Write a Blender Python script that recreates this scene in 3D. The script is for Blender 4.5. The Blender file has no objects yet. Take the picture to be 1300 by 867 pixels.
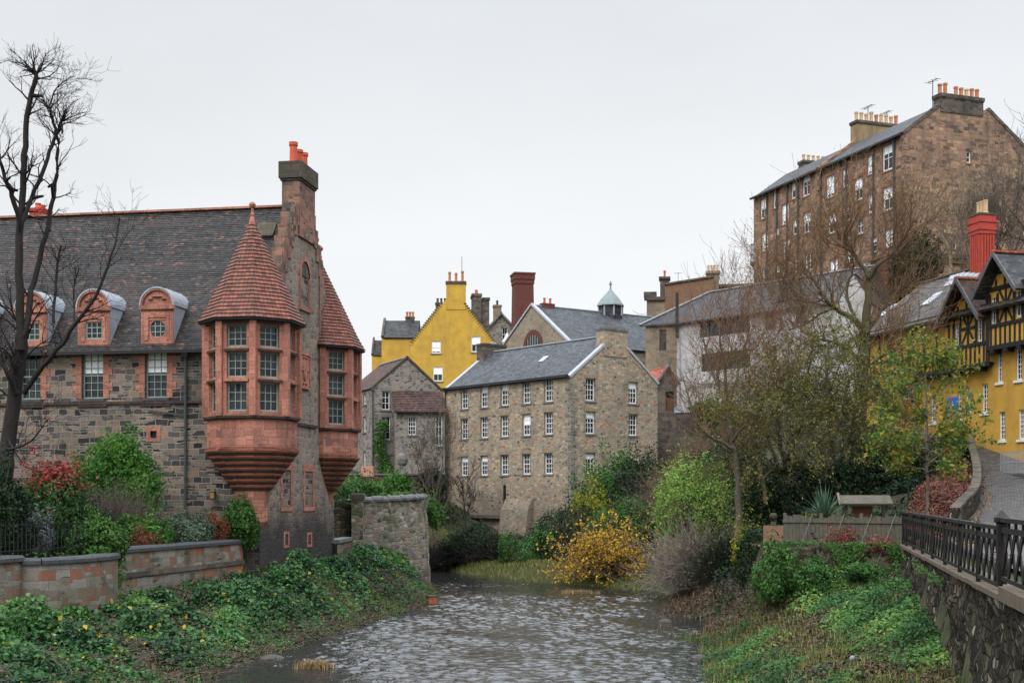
import bpy, bmesh, math, random, zlib
import numpy as np
from mathutils import Vector, Matrix
R = math.radians
SC = bpy.context.scene
COL = SC.collection
random.seed(11)
RNG = np.random.default_rng(11)

# ------------------------------------------------------------------ camera
F, EYE, HOR, CX = 1600.0, 5.2, 630.0, 650.0        # focal length in photo pixels, eye height above the river, horizon row
cam_d = bpy.data.cameras.new('camera')
cam = bpy.data.objects.new('camera', cam_d); COL.objects.link(cam)
cam.location = (0, 0, EYE); cam.rotation_euler = (R(90), 0, 0)
cam_d.sensor_width = 36; cam_d.lens = F / 1300 * 36
cam_d.shift_y = (HOR - 433.5) / 1300
cam_d.clip_start = .5; cam_d.clip_end = 5000
SC.camera = cam

# ------------------------------------------------------------------ sky, sun, exposure (overcast)
SUN_EL, SUN_AZ = R(48), R(205)                      # azimuth clockwise from +Y
W = bpy.data.worlds.new('World'); SC.world = W; W.use_nodes = True
wt = W.node_tree; wt.nodes.clear()
def wn(t, **k):
    n = wt.nodes.new(t)
    for a, b in k.items(): setattr(n, a, b)
    return n
sky = wn('ShaderNodeTexSky', sky_type='NISHITA', sun_disc=False, sun_elevation=SUN_EL, sun_rotation=SUN_AZ)
hs = wn('ShaderNodeHueSaturation'); hs.inputs['Saturation'].default_value = .12
tc = wn('ShaderNodeTexCoord'); sep = wn('ShaderNodeSeparateXYZ')
mr = wn('ShaderNodeMapRange'); mr.inputs[1].default_value = .0; mr.inputs[2].default_value = 1.0
crv = wn('ShaderNodeValToRGB')                      # overcast luminance rising to the zenith
e = crv.color_ramp.elements
e[0].position = 0; e[0].color = (.46, .468, .475, 1)
e[1].position = 1; e[1].color = (2.45, 2.66, 3.0, 1)
for p_, c_ in ((.10, (.47, .48, .488, 1)), (.22, (.485, .50, .512, 1)), (.385, (.465, .49, .512, 1)), (.49, (1.55, 1.67, 1.84, 1)), (.62, (2.45, 2.65, 2.95, 1))):
    q = crv.color_ramp.elements.new(p_); q.color = c_
mp = wn('ShaderNodeMapping'); mp.inputs['Scale'].default_value = (1.0, 1.0, 3.2)
nz = wn('ShaderNodeTexNoise'); nz.inputs['Scale'].default_value = 2.2; nz.inputs['Detail'].default_value = 6; nz.inputs['Roughness'].default_value = .5
nr = wn('ShaderNodeMapRange'); nr.inputs[1].default_value = .35; nr.inputs[2].default_value = .7; nr.inputs[3].default_value = .90; nr.inputs[4].default_value = 1.03
mul = wn('ShaderNodeMix', data_type='RGBA', blend_type='MULTIPLY'); mul.inputs[0].default_value = 1
bg1 = wn('ShaderNodeBackground'); bg1.inputs[1].default_value = .05
bg2 = wn('ShaderNodeBackground'); bg2.inputs[1].default_value = .97
ad = wn('ShaderNodeAddShader'); wo = wn('ShaderNodeOutputWorld')
L_ = wt.links.new
L_(sky.outputs[0], hs.inputs['Color']); L_(hs.outputs[0], bg1.inputs[0])
L_(tc.outputs['Generated'], sep.inputs[0]); L_(sep.outputs[2], mr.inputs[0]); L_(mr.outputs[0], crv.inputs[0])
L_(tc.outputs['Generated'], mp.inputs[0]); L_(mp.outputs[0], nz.inputs['Vector']); L_(nz.outputs[0], nr.inputs[0])
L_(crv.outputs[0], mul.inputs[6]); L_(nr.outputs[0], mul.inputs[7]); L_(mul.outputs[2], bg2.inputs[0])
L_(bg1.outputs[0], ad.inputs[0]); L_(bg2.outputs[0], ad.inputs[1]); L_(ad.outputs[0], wo.inputs[0])
sun_d = bpy.data.lights.new('sun', 'SUN'); sun_d.energy = 1.5; sun_d.angle = R(25); sun_d.color = (1, .96, .9)
sun = bpy.data.objects.new('sun', sun_d); COL.objects.link(sun)
sd = Vector((math.sin(SUN_AZ) * math.cos(SUN_EL), math.cos(SUN_AZ) * math.cos(SUN_EL), math.sin(SUN_EL)))
sun.rotation_euler = sd.to_track_quat('Z', 'Y').to_euler()
SC.view_settings.view_transform = 'Standard'; SC.view_settings.look = 'None'
SC.view_settings.exposure = .32; SC.view_settings.gamma = 1; SC.view_settings.use_curve_mapping = False
SC.render.engine = 'CYCLES'
SC.cycles.max_bounces = 6; SC.cycles.diffuse_bounces = 3; SC.cycles.glossy_bounces = 3
SC.cycles.transmission_bounces = 4; SC.cycles.transparent_max_bounces = 6
SC.cycles.use_denoising = True

# ------------------------------------------------------------------ helpers
def at(px, py, Y):                                   # photo pixel seen at distance Y -> point in the place
    return Vector(((px - CX) / F * Y, Y, EYE - (py - HOR) / F * Y))

def empty(name, label, cat, loc=(0, 0, 0), rz=0, group=None):
    o = bpy.data.objects.new(name, None); COL.objects.link(o)
    o.location = loc; o.rotation_euler = (0, 0, rz); o.empty_display_size = .3
    return tag(o, label, cat, group)
def tag(o, label=None, cat=None, group=None, kind=None):
    if label: o['label'] = label
    if cat: o['category'] = cat
    if group: o['group'] = group
    if kind: o['kind'] = kind
    return o
def put(name, me, parent=None, M=None):
    o = bpy.data.objects.new(name, me); COL.objects.link(o)
    if parent is not None: o.parent = parent
    if M is not None: o.matrix_local = M
    return o

class MB:
    """collects faces with metre UVs and builds one mesh"""
    def __init__(s): s.v = []; s.f = []; s.uv = []; s.m = []
    def face(s, pts, m=0, uv=None):
        i = len(s.v); pts = [Vector(p) for p in pts]
        s.v += pts; s.f.append(list(range(i, i + len(pts)))); s.m.append(m)
        if uv is None:
            n = Vector((0, 0, 0))
            for a in range(len(pts)):
                n += (pts[a] - pts[0]).cross(pts[(a + 1) % len(pts)] - pts[0])
            if n.length < 1e-9: n = Vector((0, 0, 1))
            n.normalize()
            if abs(n.z) > .93: uv = [(p.x, p.y) for p in pts]
            else:
                t = Vector((-n.y, n.x, 0)).normalized(); b = n.cross(t)
                off = round(n.x * 3.7 + n.y * 5.3, 1)
                uv = [(p.dot(t) + off, p.dot(b)) for p in pts]
        s.uv += uv
    def box(s, x0, x1, y0, y1, z0, z1, m=0, M=None):
        P = [Vector(p) for p in ((x0,y0,z0),(x1,y0,z0),(x1,y1,z0),(x0,y1,z0),(x0,y0,z1),(x1,y0,z1),(x1,y1,z1),(x0,y1,z1))]
        if M is not None: P = [M @ p for p in P]
        for q in ((0,3,2,1),(4,5,6,7),(0,1,5,4),(1,2,6,5),(2,3,7,6),(3,0,4,7)): s.face([P[i] for i in q], m)
    def bar(s, a, b, w, h, m=0, up=(0, 0, 1)):        # square bar from a to b
        a, b = Vector(a), Vector(b); d = (b - a); L = d.length; d.normalize()
        x = d.cross(Vector(up))
        if x.length < 1e-4: x = d.cross(Vector((1, 0, 0)))
        x.normalize(); y = x.cross(d)
        M = Matrix((( x.x, d.x, y.x, a.x), (x.y, d.y, y.y, a.y), (x.z, d.z, y.z, a.z), (0, 0, 0, 1)))
        s.box(-w/2, w/2, 0, L, -h/2, h/2, m, M)
    def prism(s, poly, z0, z1, m=0, top=True, bottom=False):   # poly ccw (x,y)
        n = len(poly)
        for i in range(n):
            a, b = poly[i], poly[(i + 1) % n]
            s.face([(a[0],a[1],z0),(b[0],b[1],z0),(b[0],b[1],z1),(a[0],a[1],z1)], m)
        if top: s.face([(p[0],p[1],z1) for p in poly], m)
        if bottom: s.face([(p[0],p[1],z0) for p in reversed(poly)], m)
    def loft(s, rings, m=0, cap=True):                # rings: lists of equal-length points, ccw seen from above, going up
        n = len(rings[0])
        for r0, r1 in zip(rings, rings[1:]):
            for i in range(n):
                j = (i + 1) % n
                s.face([r0[i], r0[j], r1[j], r1[i]], m)
        if cap:
            s.face(rings[-1], m); s.face(list(reversed(rings[0])), m)
    def lathe(s, prof, c=(0, 0, 0), n=12, m=0, a0=0.0):
        rings = []
        for r, z in prof:
            rings.append([Vector((c[0] + r * math.cos(a0 + 2*math.pi*i/n), c[1] + r * math.sin(a0 + 2*math.pi*i/n), c[2] + z)) for i in range(n)])
        s.loft(rings, m)
    def slab(s, a, b, c, d, t, m=0, me=None):         # top face a,b,c,d ccw from outside, thickness t below
        P = [Vector(p) for p in (a, b, c, d)]
        n = (P[1]-P[0]).cross(P[3]-P[0]).normalized()
        Q = [p - n * t for p in P]
        me = m if me is None else me
        s.face(P, m); s.face(list(reversed(Q)), me)
        for i in range(4):
            j = (i + 1) % 4
            s.face([Q[i], Q[j], P[j], P[i]], me)
    def courses(s, e0, e1, r1, r0, n, lap=.035, m=0, jit=0.0):   # lapped courses on a slope, eave e0-e1, ridge r0-r1
        e0, e1, r0, r1 = map(Vector, (e0, e1, r0, r1))
        nn = (e1 - e0).cross(r0 - e0)
        if nn.length < 1e-6: nn = (e1 - e0).cross(r1 - e0)
        nn.normalize()
        t = (e1 - e0).normalized(); Ls = (r0 - e0).dot((r0 - e0).normalized()) if (r0 - e0).length else 1
        b = nn.cross(t)
        U = lambda p: (p.dot(t), p.dot(b))
        for i in range(n):
            f0, f1 = i / n, (i + 1) / n
            a, c = e0.lerp(r0, f0), e1.lerp(r1, f0); d, g = e0.lerp(r0, f1), e1.lerp(r1, f1)
            l = lap * (1 + jit * random.uniform(-1, 1))
            a2, c2 = a + nn * l, c + nn * l
            s.face([a2, c2, g, d], m, [U(a2), U(c2), U(g), U(d)])
            s.face([a, c, c2, a2], m, [U(a), U(c), U(c2), U(a2)])
    def mesh(s, name, mats, smooth=False):
        me = bpy.data.meshes.new(name)
        me.from_pydata([tuple(p) for p in s.v], [], s.f)
        for mm in (mats if isinstance(mats, (list, tuple)) else [mats]): me.materials.append(mm)
        me.polygons.foreach_set('material_index', s.m)
        uvl = me.uv_layers.new(name='UVMap')
        uvl.data.foreach_set('uv', np.array(s.uv, dtype=np.float32).ravel())
        if smooth: me.polygons.foreach_set('use_smooth', [True] * len(s.f))
        me.update(); return me
    def build(s, name, mats, parent=None, M=None, smooth=False):
        return put(name, s.mesh(name, mats, smooth), parent, M)

def clip_rect(poly, u0, u1, z0, z1):
    def cut(P, f, inter):
        out = []
        for i in range(len(P)):
            a, b = P[i], P[(i + 1) % len(P)]
            fa, fb = f(a), f(b)
            if fa >= -1e-9: out.append(a)
            if (fa > 1e-9 and fb < -1e-9) or (fa < -1e-9 and fb > 1e-9):
                t = fa / (fa - fb); out.append((a[0] + (b[0]-a[0])*t, a[1] + (b[1]-a[1])*t))
        return out
    for f in (lambda p: p[0]-u0, lambda p: u1-p[0], lambda p: p[1]-z0, lambda p: z1-p[1]):
        poly = cut(poly, f, None)
        if len(poly) < 3: return []
    return poly

def wall(mb, p0, d, poly, openings, depth=.2, m=0, mr=None):
    """upright wall sheet: p0 start, d unit direction (outside is d x up), poly convex ccw in (u, z), real holes with reveals"""
    p0 = Vector(p0); d = Vector(d).normalized(); nin = Vector((0, 0, 1)).cross(d)
    mr = m if mr is None else mr
    us = sorted({round(q, 4) for o in openings for q in (o[0], o[2])} | {min(p[0] for p in poly), max(p[0] for p in poly)})
    zs = sorted({round(q, 4) for o in openings for q in (o[1], o[3])} | {min(p[1] for p in poly), max(p[1] for p in poly)})
    Z = Vector((0, 0, 1))
    for i in range(len(us) - 1):
        for j in range(len(zs) - 1):
            uc, zc = (us[i]+us[i+1])/2, (zs[j]+zs[j+1])/2
            if any(o[0] < uc < o[2] and o[1] < zc < o[3] for o in openings): continue
            q = clip_rect(list(poly), us[i], us[i+1], zs[j], zs[j+1])
            if len(q) < 3: continue
            ar = sum(q[k][0]*q[(k+1)%len(q)][1] - q[(k+1)%len(q)][0]*q[k][1] for k in range(len(q)))
            if abs(ar) < 1e-7: continue
            mb.face([p0 + d*u + Z*z for u, z in q], m, [(u, z) for u, z in q])
    for u0, z0, u1, z1 in openings:
        A = [p0 + d*u + Z*z for u, z in ((u0,z0),(u1,z0),(u1,z1),(u0,z1))]
        B = [a + nin*depth for a in A]
        for k in range(4):
            l = (k + 1) % 4
            mb.face([A[k], A[l], B[l], B[k]], mr)

class Frame:
    """a building's own axes: x along its front, y into the building"""
    def __init__(s, name, label, cat, ox, oy, dx, dy, group=None, z=0):
        l = math.hypot(dx, dy); s.d = (dx/l, dy/l); s.o = (ox, oy)
        s.root = empty(name, label, cat, (ox, oy, z), math.atan2(dy, dx), group); s.z = z
    def _solve(s, O, d, px):
        k = (px - CX) / F
        return (k*O[1] - O[0]) / (d[0] - k*d[1])
    def front(s, px, py=None, y=0):
        O = (s.o[0] - s.d[1]*y, s.o[1] + s.d[0]*y)
        x = s._solve(O, s.d, px); Y = O[1] + x*s.d[1]
        return (x, EYE - (py - HOR)/F*Y - s.z) if py is not None else x
    def side(s, px, py=None, x=0):
        O = (s.o[0] + s.d[0]*x, s.o[1] + s.d[1]*x); g = (-s.d[1], s.d[0])
        y = s._solve(O, g, px); Y = O[1] + y*g[1]
        return (y, EYE - (py - HOR)/F*Y - s.z) if py is not None else y
    def w(s, x, y): return (s.o[0] + s.d[0]*x - s.d[1]*y, s.o[1] + s.d[1]*x + s.d[0]*y)
# ------------------------------------------------------------------ materials
class NT:
    def __init__(s, name):
        s.mat = bpy.data.materials.new(name); s.mat.use_nodes = True; s.t = s.mat.node_tree; s.t.nodes.clear()
        s.out = s.t.nodes.new('ShaderNodeOutputMaterial')
    def n(s, ty, ins=None, **k):
        n = s.t.nodes.new(ty)
        for a, b in k.items(): setattr(n, a, b)
        for a, b in (ins or {}).items():
            if hasattr(b, 'is_linked') or isinstance(b, bpy.types.NodeSocket): s.t.links.new(b, n.inputs[a])
            else: n.inputs[a].default_value = b
        return n
    def ramp(s, fac, stops, interp='LINEAR'):
        n = s.n('ShaderNodeValToRGB', {0: fac}); cr = n.color_ramp; cr.interpolation = interp
        while len(cr.elements) > 1: cr.elements.remove(cr.elements[0])
        cr.elements[0].position = stops[0][0]; cr.elements[0].color = (*stops[0][1], 1) if len(stops[0][1]) == 3 else stops[0][1]
        for p, c in stops[1:]:
            q = cr.elements.new(p); q.color = (*c, 1)
        return n.outputs[0]
    def mix(s, fac, a, b, mode='MIX'):
        n = s.n('ShaderNodeMix', {0: fac, 6: a, 7: b}, data_type='RGBA', blend_type=mode); return n.outputs[2]
    def math(s, op, a, b=0.0, c=0.0, clamp=False):
        n = s.n('ShaderNodeMath', {0: a, 1: b, 2: c}, operation=op, use_clamp=clamp); return n.outputs[0]
    def uv(s): return s.n('ShaderNodeUVMap').outputs[0]
    def noise(s, vec, scale, detail=3, rough=.55, col=False):
        n = s.n('ShaderNodeTexNoise', {'Vector': vec, 'Scale': scale, 'Detail': detail, 'Roughness': rough})
        return n.outputs[1 if col else 0]
    def mapping(s, vec, scale=(1,1,1), loc=(0,0,0)):
        return s.n('ShaderNodeMapping', {'Vector': vec, 'Scale': scale, 'Location': loc}).outputs[0]
    def rng(s, v, a, b, c, d):
        return s.n('ShaderNodeMapRange', {0: v, 1: a, 2: b, 3: c, 4: d}).outputs[0]
    def finish(s, col, rough=.9, bump=None, bstr=.5, bdist=.02, spec=.12, metal=0.0, extra=None):
        p = s.n('ShaderNodeBsdfPrincipled')
        for k, v in (('Base Color', col), ('Roughness', rough), ('Specular IOR Level', spec), ('Metallic', metal)):
            if isinstance(v, bpy.types.NodeSocket): s.t.links.new(v, p.inputs[k])
            elif k == 'Base Color': p.inputs[k].default_value = (*v, 1)
            else: p.inputs[k].default_value = v
        if bump is not None:
            b = s.n('ShaderNodeBump', {'Strength': bstr, 'Distance': bdist, 'Height': bump})
            s.t.links.new(b.outputs[0], p.inputs['Normal'])
        s.t.links.new(p.outputs[0], s.out.inputs[0]); s.p = p
        return s.mat

def c4(c): return (*c, 1)

def stone(name, pal, mortar, bw=.5, bh=.25, msz=.02, warp=.05, mode='course', stain=.5, stain_col=(.035,.034,.032), streak=.4, moss=0.0,
          low=None, high=None, bstr=.6, fine=.35):
    g = NT(name); uv = g.uv()
    nn = g.noise(uv, 1.3, 2, col=True)
    wv = g.n('ShaderNodeVectorMath', {0: nn, 1: (.5, .5, .5)}, operation='SUBTRACT').outputs[0]
    wv = g.n('ShaderNodeVectorMath', {0: wv, 3: warp*6}, operation='SCALE').outputs[0]
    n2 = g.noise(uv, 9, 2, col=True)
    wv2 = g.n('ShaderNodeVectorMath', {0: n2, 1: (.5, .5, .5)}, operation='SUBTRACT').outputs[0]
    wv2 = g.n('ShaderNodeVectorMath', {0: wv2, 3: warp}, operation='SCALE').outputs[0]
    v = g.n('ShaderNodeVectorMath', {0: uv, 1: wv}, operation='ADD').outputs[0]
    v = g.n('ShaderNodeVectorMath', {0: v, 1: wv2}, operation='ADD').outputs[0]
    if mode == 'course':
        b = g.n('ShaderNodeTexBrick', {'Vector': v, 'Color1': (0,0,0,1), 'Color2': (1,1,1,1), 'Mortar': (.5,.5,.5,1), 'Scale': 1.0,
                'Mortar Size': msz, 'Mortar Smooth': .5, 'Bias': 0.0, 'Brick Width': bw, 'Row Height': bh}, offset=.5, squash=.7, squash_frequency=3)
        b2 = g.n('ShaderNodeTexBrick', {'Vector': g.mapping(v, loc=(.37, .11, 0)), 'Color1': (0,0,0,1), 'Color2': (1,1,1,1), 'Mortar': (.5,.5,.5,1), 'Scale': 1.0,
                'Mortar Size': msz, 'Mortar Smooth': .5, 'Bias': 0.0, 'Brick Width': bw*.62, 'Row Height': bh*.5}, offset=.37, squash=1.4, squash_frequency=2)
        sel = g.math('GREATER_THAN', g.noise(g.mapping(uv, (.6, 1/bh*.25, 1)), 1.7, 1), .56)
        rnd = g.mix(sel, b.outputs[0], b2.outputs[0]); rnd = g.n('ShaderNodeSeparateColor', {0: rnd}).outputs[0]
        mor = g.math('ADD', g.math('MULTIPLY', b.outputs[1], g.math('SUBTRACT', 1.0, sel)), g.math('MULTIPLY', b2.outputs[1], sel))
    else:
        vs = g.mapping(v, (1/bw, 1/bh, 1))
        vo = g.n('ShaderNodeTexVoronoi', {'Vector': vs, 'Scale': 1.0, 'Randomness': .75}, voronoi_dimensions='2D', feature='F1')
        ve = g.n('ShaderNodeTexVoronoi', {'Vector': vs, 'Scale': 1.0, 'Randomness': .75}, voronoi_dimensions='2D', feature='DISTANCE_TO_EDGE')
        rnd = g.n('ShaderNodeSeparateColor', {0: vo.outputs['Color']}).outputs[0]
        mor = g.rng(ve.outputs['Distance'], msz*.6, msz*2.6, 1.0, 0.0)
    col = g.ramp(rnd, pal)
    f1 = g.noise(uv, 14, 5, .65)
    col = g.mix(fine, col, g.ramp(f1, [(.3, (.12,.12,.12)), (.7, (.85,.85,.85))]), 'OVERLAY')
    col = g.mix(mor, col, c4(mortar))
    big = g.noise(uv, .33, 4, .6)
    col = g.mix(g.math('MULTIPLY', g.rng(big, .45, .7, 0, 1), stain), col, c4(stain_col))
    stv = g.noise(g.mapping(uv, (1.6, .12, 1)), 1.0, 4, .6)
    col = g.mix(g.math('MULTIPLY', g.rng(stv, .52, .75, 0, 1), streak), col, c4(stain_col))
    sy = g.n('ShaderNodeSeparateXYZ', {0: uv}).outputs[1]
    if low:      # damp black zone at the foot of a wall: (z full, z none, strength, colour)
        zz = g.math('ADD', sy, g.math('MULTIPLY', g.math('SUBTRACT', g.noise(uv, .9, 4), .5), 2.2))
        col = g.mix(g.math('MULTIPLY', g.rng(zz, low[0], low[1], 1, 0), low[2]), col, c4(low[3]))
    if moss:
        mm = g.rng(g.noise(uv, .8, 5, .7), .5, .68, 0, 1)
        col = g.mix(g.math('MULTIPLY', mm, moss), col, (.062, .073, .026, 1))
    h = g.math('SUBTRACT', g.math('MULTIPLY', f1, .5), g.math('MULTIPLY', mor, .8))
    h = g.math('ADD', h, g.math('MULTIPLY', rnd, .4))
    return g.finish(col, .92, h, bstr, .03)

def slates(name, pal, w=.25, h=.14, stain=(.02,.02,.02), stn=.35, moss=0.0, mosscol=(.14,.12,.05), rough=.65, gloss=.15, gap=(.012,.012,.013), bstr=.5, patch=None):
    g = NT(name); uv = g.uv()
    nn = g.noise(uv, 4, 2, col=True)
    wv = g.n('ShaderNodeVectorMath', {0: nn, 1: (.5,.5,.5)}, operation='SUBTRACT').outputs[0]
    wv = g.n('ShaderNodeVectorMath', {0: wv, 3: .05}, operation='SCALE').outputs[0]
    v = g.n('ShaderNodeVectorMath', {0: uv, 1: wv}, operation='ADD').outputs[0]
    b = g.n('ShaderNodeTexBrick', {'Vector': v, 'Color1': (0,0,0,1), 'Color2': (1,1,1,1), 'Mortar': (.5,.5,.5,1), 'Scale': 1.0,
            'Mortar Size': .008, 'Mortar Smooth': .3, 'Brick Width': w, 'Row Height': h}, offset=.5)
    rnd = g.n('ShaderNodeSeparateColor', {0: b.outputs[0]}).outputs[0]
    col = g.ramp(rnd, pal)
    big = g.noise(uv, .5, 5, .65)
    col = g.mix(g.math('MULTIPLY', g.rng(big, .45, .7, 0, 1), stn), col, c4(stain))
    sv = g.noise(g.mapping(uv, (1.2, .18, 1)), 1, 4, .6)
    col = g.mix(g.math('MULTIPLY', g.rng(sv, .5, .72, 0, 1), stn), col, c4(stain))
    if patch:    # (colour, scale, lo, hi, amount) patches of another tile colour
        col = g.mix(g.math('MULTIPLY', g.rng(g.noise(uv, patch[1], 5, .7), patch[2], patch[3], 0, 1), patch[4]), col, c4(patch[0]))
    if moss:
        col = g.mix(g.math('MULTIPLY', g.rng(g.noise(uv, 1.1, 6, .75), .52, .66, 0, 1), moss), col, c4(mosscol))
    col = g.mix(b.outputs[1], col, c4(gap))
    f1 = g.noise(uv, 25, 3)
    col = g.mix(.3, col, g.ramp(f1, [(.3, (.15,)*3), (.7, (.8,)*3)]), 'OVERLAY')
    hh = g.math('ADD', g.math('MULTIPLY', rnd, .7), g.math('SUBTRACT', g.math('MULTIPLY', f1, .3), b.outputs[1]))
    return g.finish(col, rough, hh, bstr, .02, spec=gloss)

def plain(name, col, rough=.7, var=.25, scale=3, spec=.14, metal=0.0, bstr=.15, dirt=None, dscale=.8, damt=.5):
    g = NT(name); uv = g.uv()
    n = g.noise(uv, scale, 5, .65)
    c = g.mix(var, c4(col), g.ramp(n, [(.25, tuple(x*.25 for x in col)), (.5, col), (.75, tuple(min(1, x*1.5) for x in col))]))
    if dirt:
        s = g.noise(g.mapping(uv, (1.5, .35, 1)), dscale, 5, .65)
        c = g.mix(g.math('MULTIPLY', g.rng(s, .48, .7, 0, 1), damt), c, c4(dirt))
    return g.finish(c, rough, n, bstr, .01, spec=spec, metal=metal)

def glass(name, col=(.012, .014, .016), rough=.06, var=.5):
    g = NT(name); uv = g.uv()
    oi = g.n('ShaderNodeObjectInfo').outputs['Random']
    n = g.noise(g.n('ShaderNodeVectorMath', {0: uv, 1: g.n('ShaderNodeCombineXYZ', {0: g.math('MULTIPLY', oi, 50.0)}).outputs[0]}, operation='ADD').outputs[0], 1.3, 2)
    c = g.mix(g.rng(n, .4, .7, 0, 1), c4(col), c4(tuple(x*2.5 for x in col)))
    nb = g.noise(uv, 1.6, 1)
    return g.finish(c, rough, nb, .12, .1, spec=.32)

RED = [(0,(.27,.105,.072)),(.3,(.37,.155,.108)),(.6,(.43,.19,.135)),(.85,(.32,.145,.105)),(1,(.17,.09,.075))]
M = {}
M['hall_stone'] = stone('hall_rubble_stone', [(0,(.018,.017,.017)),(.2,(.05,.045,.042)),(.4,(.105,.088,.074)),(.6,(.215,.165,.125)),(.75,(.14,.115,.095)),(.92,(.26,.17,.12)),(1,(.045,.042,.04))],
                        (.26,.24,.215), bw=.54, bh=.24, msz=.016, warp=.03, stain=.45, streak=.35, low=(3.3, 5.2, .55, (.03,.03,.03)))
M['gable_stone'] = stone('gable_rubble_stone', [(0,(.11,.095,.08)),(.3,(.20,.16,.125)),(.6,(.27,.20,.15)),(.85,(.17,.145,.12)),(1,(.30,.17,.11))],
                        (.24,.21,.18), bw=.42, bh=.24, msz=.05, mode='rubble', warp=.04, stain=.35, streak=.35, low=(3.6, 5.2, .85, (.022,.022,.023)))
M['red'] = stone('red_sandstone', RED, (.13,.06,.045), bw=.7, bh=.33, msz=.009, warp=.008, stain=.6, stain_col=(.07,.042,.035), streak=.7, bstr=.4, fine=.5)
M['red_trim'] = stone('red_sandstone_dressed', [(0,(.34,.14,.098)),(.5,(.44,.195,.14)),(.8,(.36,.15,.105)),(1,(.27,.115,.085))], (.12,.055,.04), bw=.55, bh=.34, msz=.008, warp=.008, stain=.6, stain_col=(.075,.047,.038), streak=.75, bstr=.4, fine=.5)
M['corbel'] = stone('weathered_corbel_stone', [(0,(.24,.085,.05)),(1,(.33,.12,.075))], (.12,.06,.04), bw=.8, bh=.5, msz=.005, warp=.01, stain=.85, stain_col=(.028,.022,.02), streak=.8, bstr=.3)
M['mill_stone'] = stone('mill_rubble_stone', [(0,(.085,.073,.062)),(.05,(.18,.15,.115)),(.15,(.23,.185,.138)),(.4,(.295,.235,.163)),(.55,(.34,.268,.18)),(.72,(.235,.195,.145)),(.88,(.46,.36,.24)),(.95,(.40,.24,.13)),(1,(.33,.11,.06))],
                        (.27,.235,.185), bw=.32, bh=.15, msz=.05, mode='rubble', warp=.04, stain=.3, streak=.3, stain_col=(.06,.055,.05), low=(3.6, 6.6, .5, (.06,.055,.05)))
M['grey_stone'] = stone('grey_rubble_stone', [(0,(.06,.055,.05)),(.3,(.15,.13,.11)),(.6,(.235,.205,.17)),(.85,(.18,.16,.135)),(1,(.27,.22,.16))],
                        (.25,.225,.195), bw=.36, bh=.19, msz=.055, mode='rubble', warp=.05, stain=.35, streak=.25, stain_col=(.06,.055,.05))
M['school_stone'] = stone('school_rubble_stone', [(0,(.16,.135,.10)),(.5,(.27,.22,.16)),(1,(.21,.165,.11))], (.26,.225,.18), bw=.45, bh=.24, msz=.05, mode='rubble', warp=.04, stain=.2, streak=.2)
M['brown_stone'] = stone('brown_ashlar_stone', [(0,(.14,.115,.085)),(.5,(.25,.195,.13)),(1,(.19,.15,.11))], (.22,.185,.14), bw=.7, bh=.32, msz=.015, warp=.02, stain=.35, streak=.35)
M['tenement_stone'] = stone('tenement_red_brown_stone', [(0,(.085,.062,.048)),(.25,(.21,.135,.092)),(.5,(.32,.195,.125)),(.75,(.25,.15,.10)),(.9,(.40,.26,.155)),(1,(.14,.10,.08))],
                        (.17,.125,.10), bw=.75, bh=.32, msz=.018, warp=.03, stain=.5, streak=.5, stain_col=(.06,.045,.04))
M['tenement_trim'] = stone('tenement_red_dressing', [(0,(.22,.105,.075)),(1,(.29,.155,.11))], (.2,.09,.07), bw=.5, bh=.35, msz=.008, warp=.01, stain=.4, streak=.3)
M['bank_wall'] = stone('mossy_river_wall_stone', [(0,(.07,.064,.055)),(.3,(.20,.175,.135)),(.55,(.31,.265,.20)),(.8,(.18,.16,.13)),(.93,(.33,.18,.11)),(1,(.44,.40,.34))],
                        (.22,.20,.165), bw=.34, bh=.2, msz=.06, mode='rubble', warp=.05, stain=.4, streak=.7, stain_col=(.022,.022,.02), moss=.85, bstr=.9)
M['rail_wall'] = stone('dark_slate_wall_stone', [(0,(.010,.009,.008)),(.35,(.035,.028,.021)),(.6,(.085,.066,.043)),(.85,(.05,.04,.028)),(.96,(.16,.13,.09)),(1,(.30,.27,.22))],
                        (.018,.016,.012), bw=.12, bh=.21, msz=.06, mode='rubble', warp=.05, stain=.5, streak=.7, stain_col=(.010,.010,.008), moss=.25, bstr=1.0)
M['low_wall'] = stone('mossy_low_wall_stone', [(0,(.03,.026,.018)),(.4,(.075,.062,.04)),(.7,(.11,.088,.055)),(.95,(.15,.11,.07)),(1,(.26,.12,.06))],
                        (.04,.037,.026), bw=.38, bh=.17, msz=.06, mode='rubble', warp=.05, stain=.5, streak=.6, stain_col=(.025,.024,.02), moss=.8, bstr=.9)
M['garden_wall'] = stone('weathered_garden_wall_stone', [(0,(.27,.10,.065)),(.16,(.22,.11,.075)),(.34,(.18,.15,.115)),(.6,(.27,.245,.205)),(.85,(.17,.155,.12)),(1,(.055,.04,.035))],
                        (.17,.155,.13), bw=.75, bh=.3, msz=.012, warp=.02, stain=.5, streak=.6, stain_col=(.05,.048,.036), moss=.6)
M['coping'] = plain('grey_coping_stone', (.15,.148,.142), .85, .5, 3, dirt=(.06,.065,.04), damt=.7)
M['dark_coping'] = plain('dark_coping_stone', (.06,.062,.066), .6, .5, 3, dirt=(.05,.055,.035), damt=.5)
M['brown_coping'] = plain('brown_sandstone_coping', (.115,.09,.065), .85, .5, 4, dirt=(.07,.06,.045), damt=.6)
M['harl'] = plain('white_grey_harling', (.36,.345,.335), .95, .35, 1.5, bstr=.4, dirt=(.24,.22,.2), dscale=.5, damt=.6)
M['yellow_harl'] = plain('yellow_ochre_harling', (.45,.275,.048), .92, .32, 1.2, bstr=.35, dirt=(.27,.175,.05), dscale=.6, damt=.6)
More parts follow.
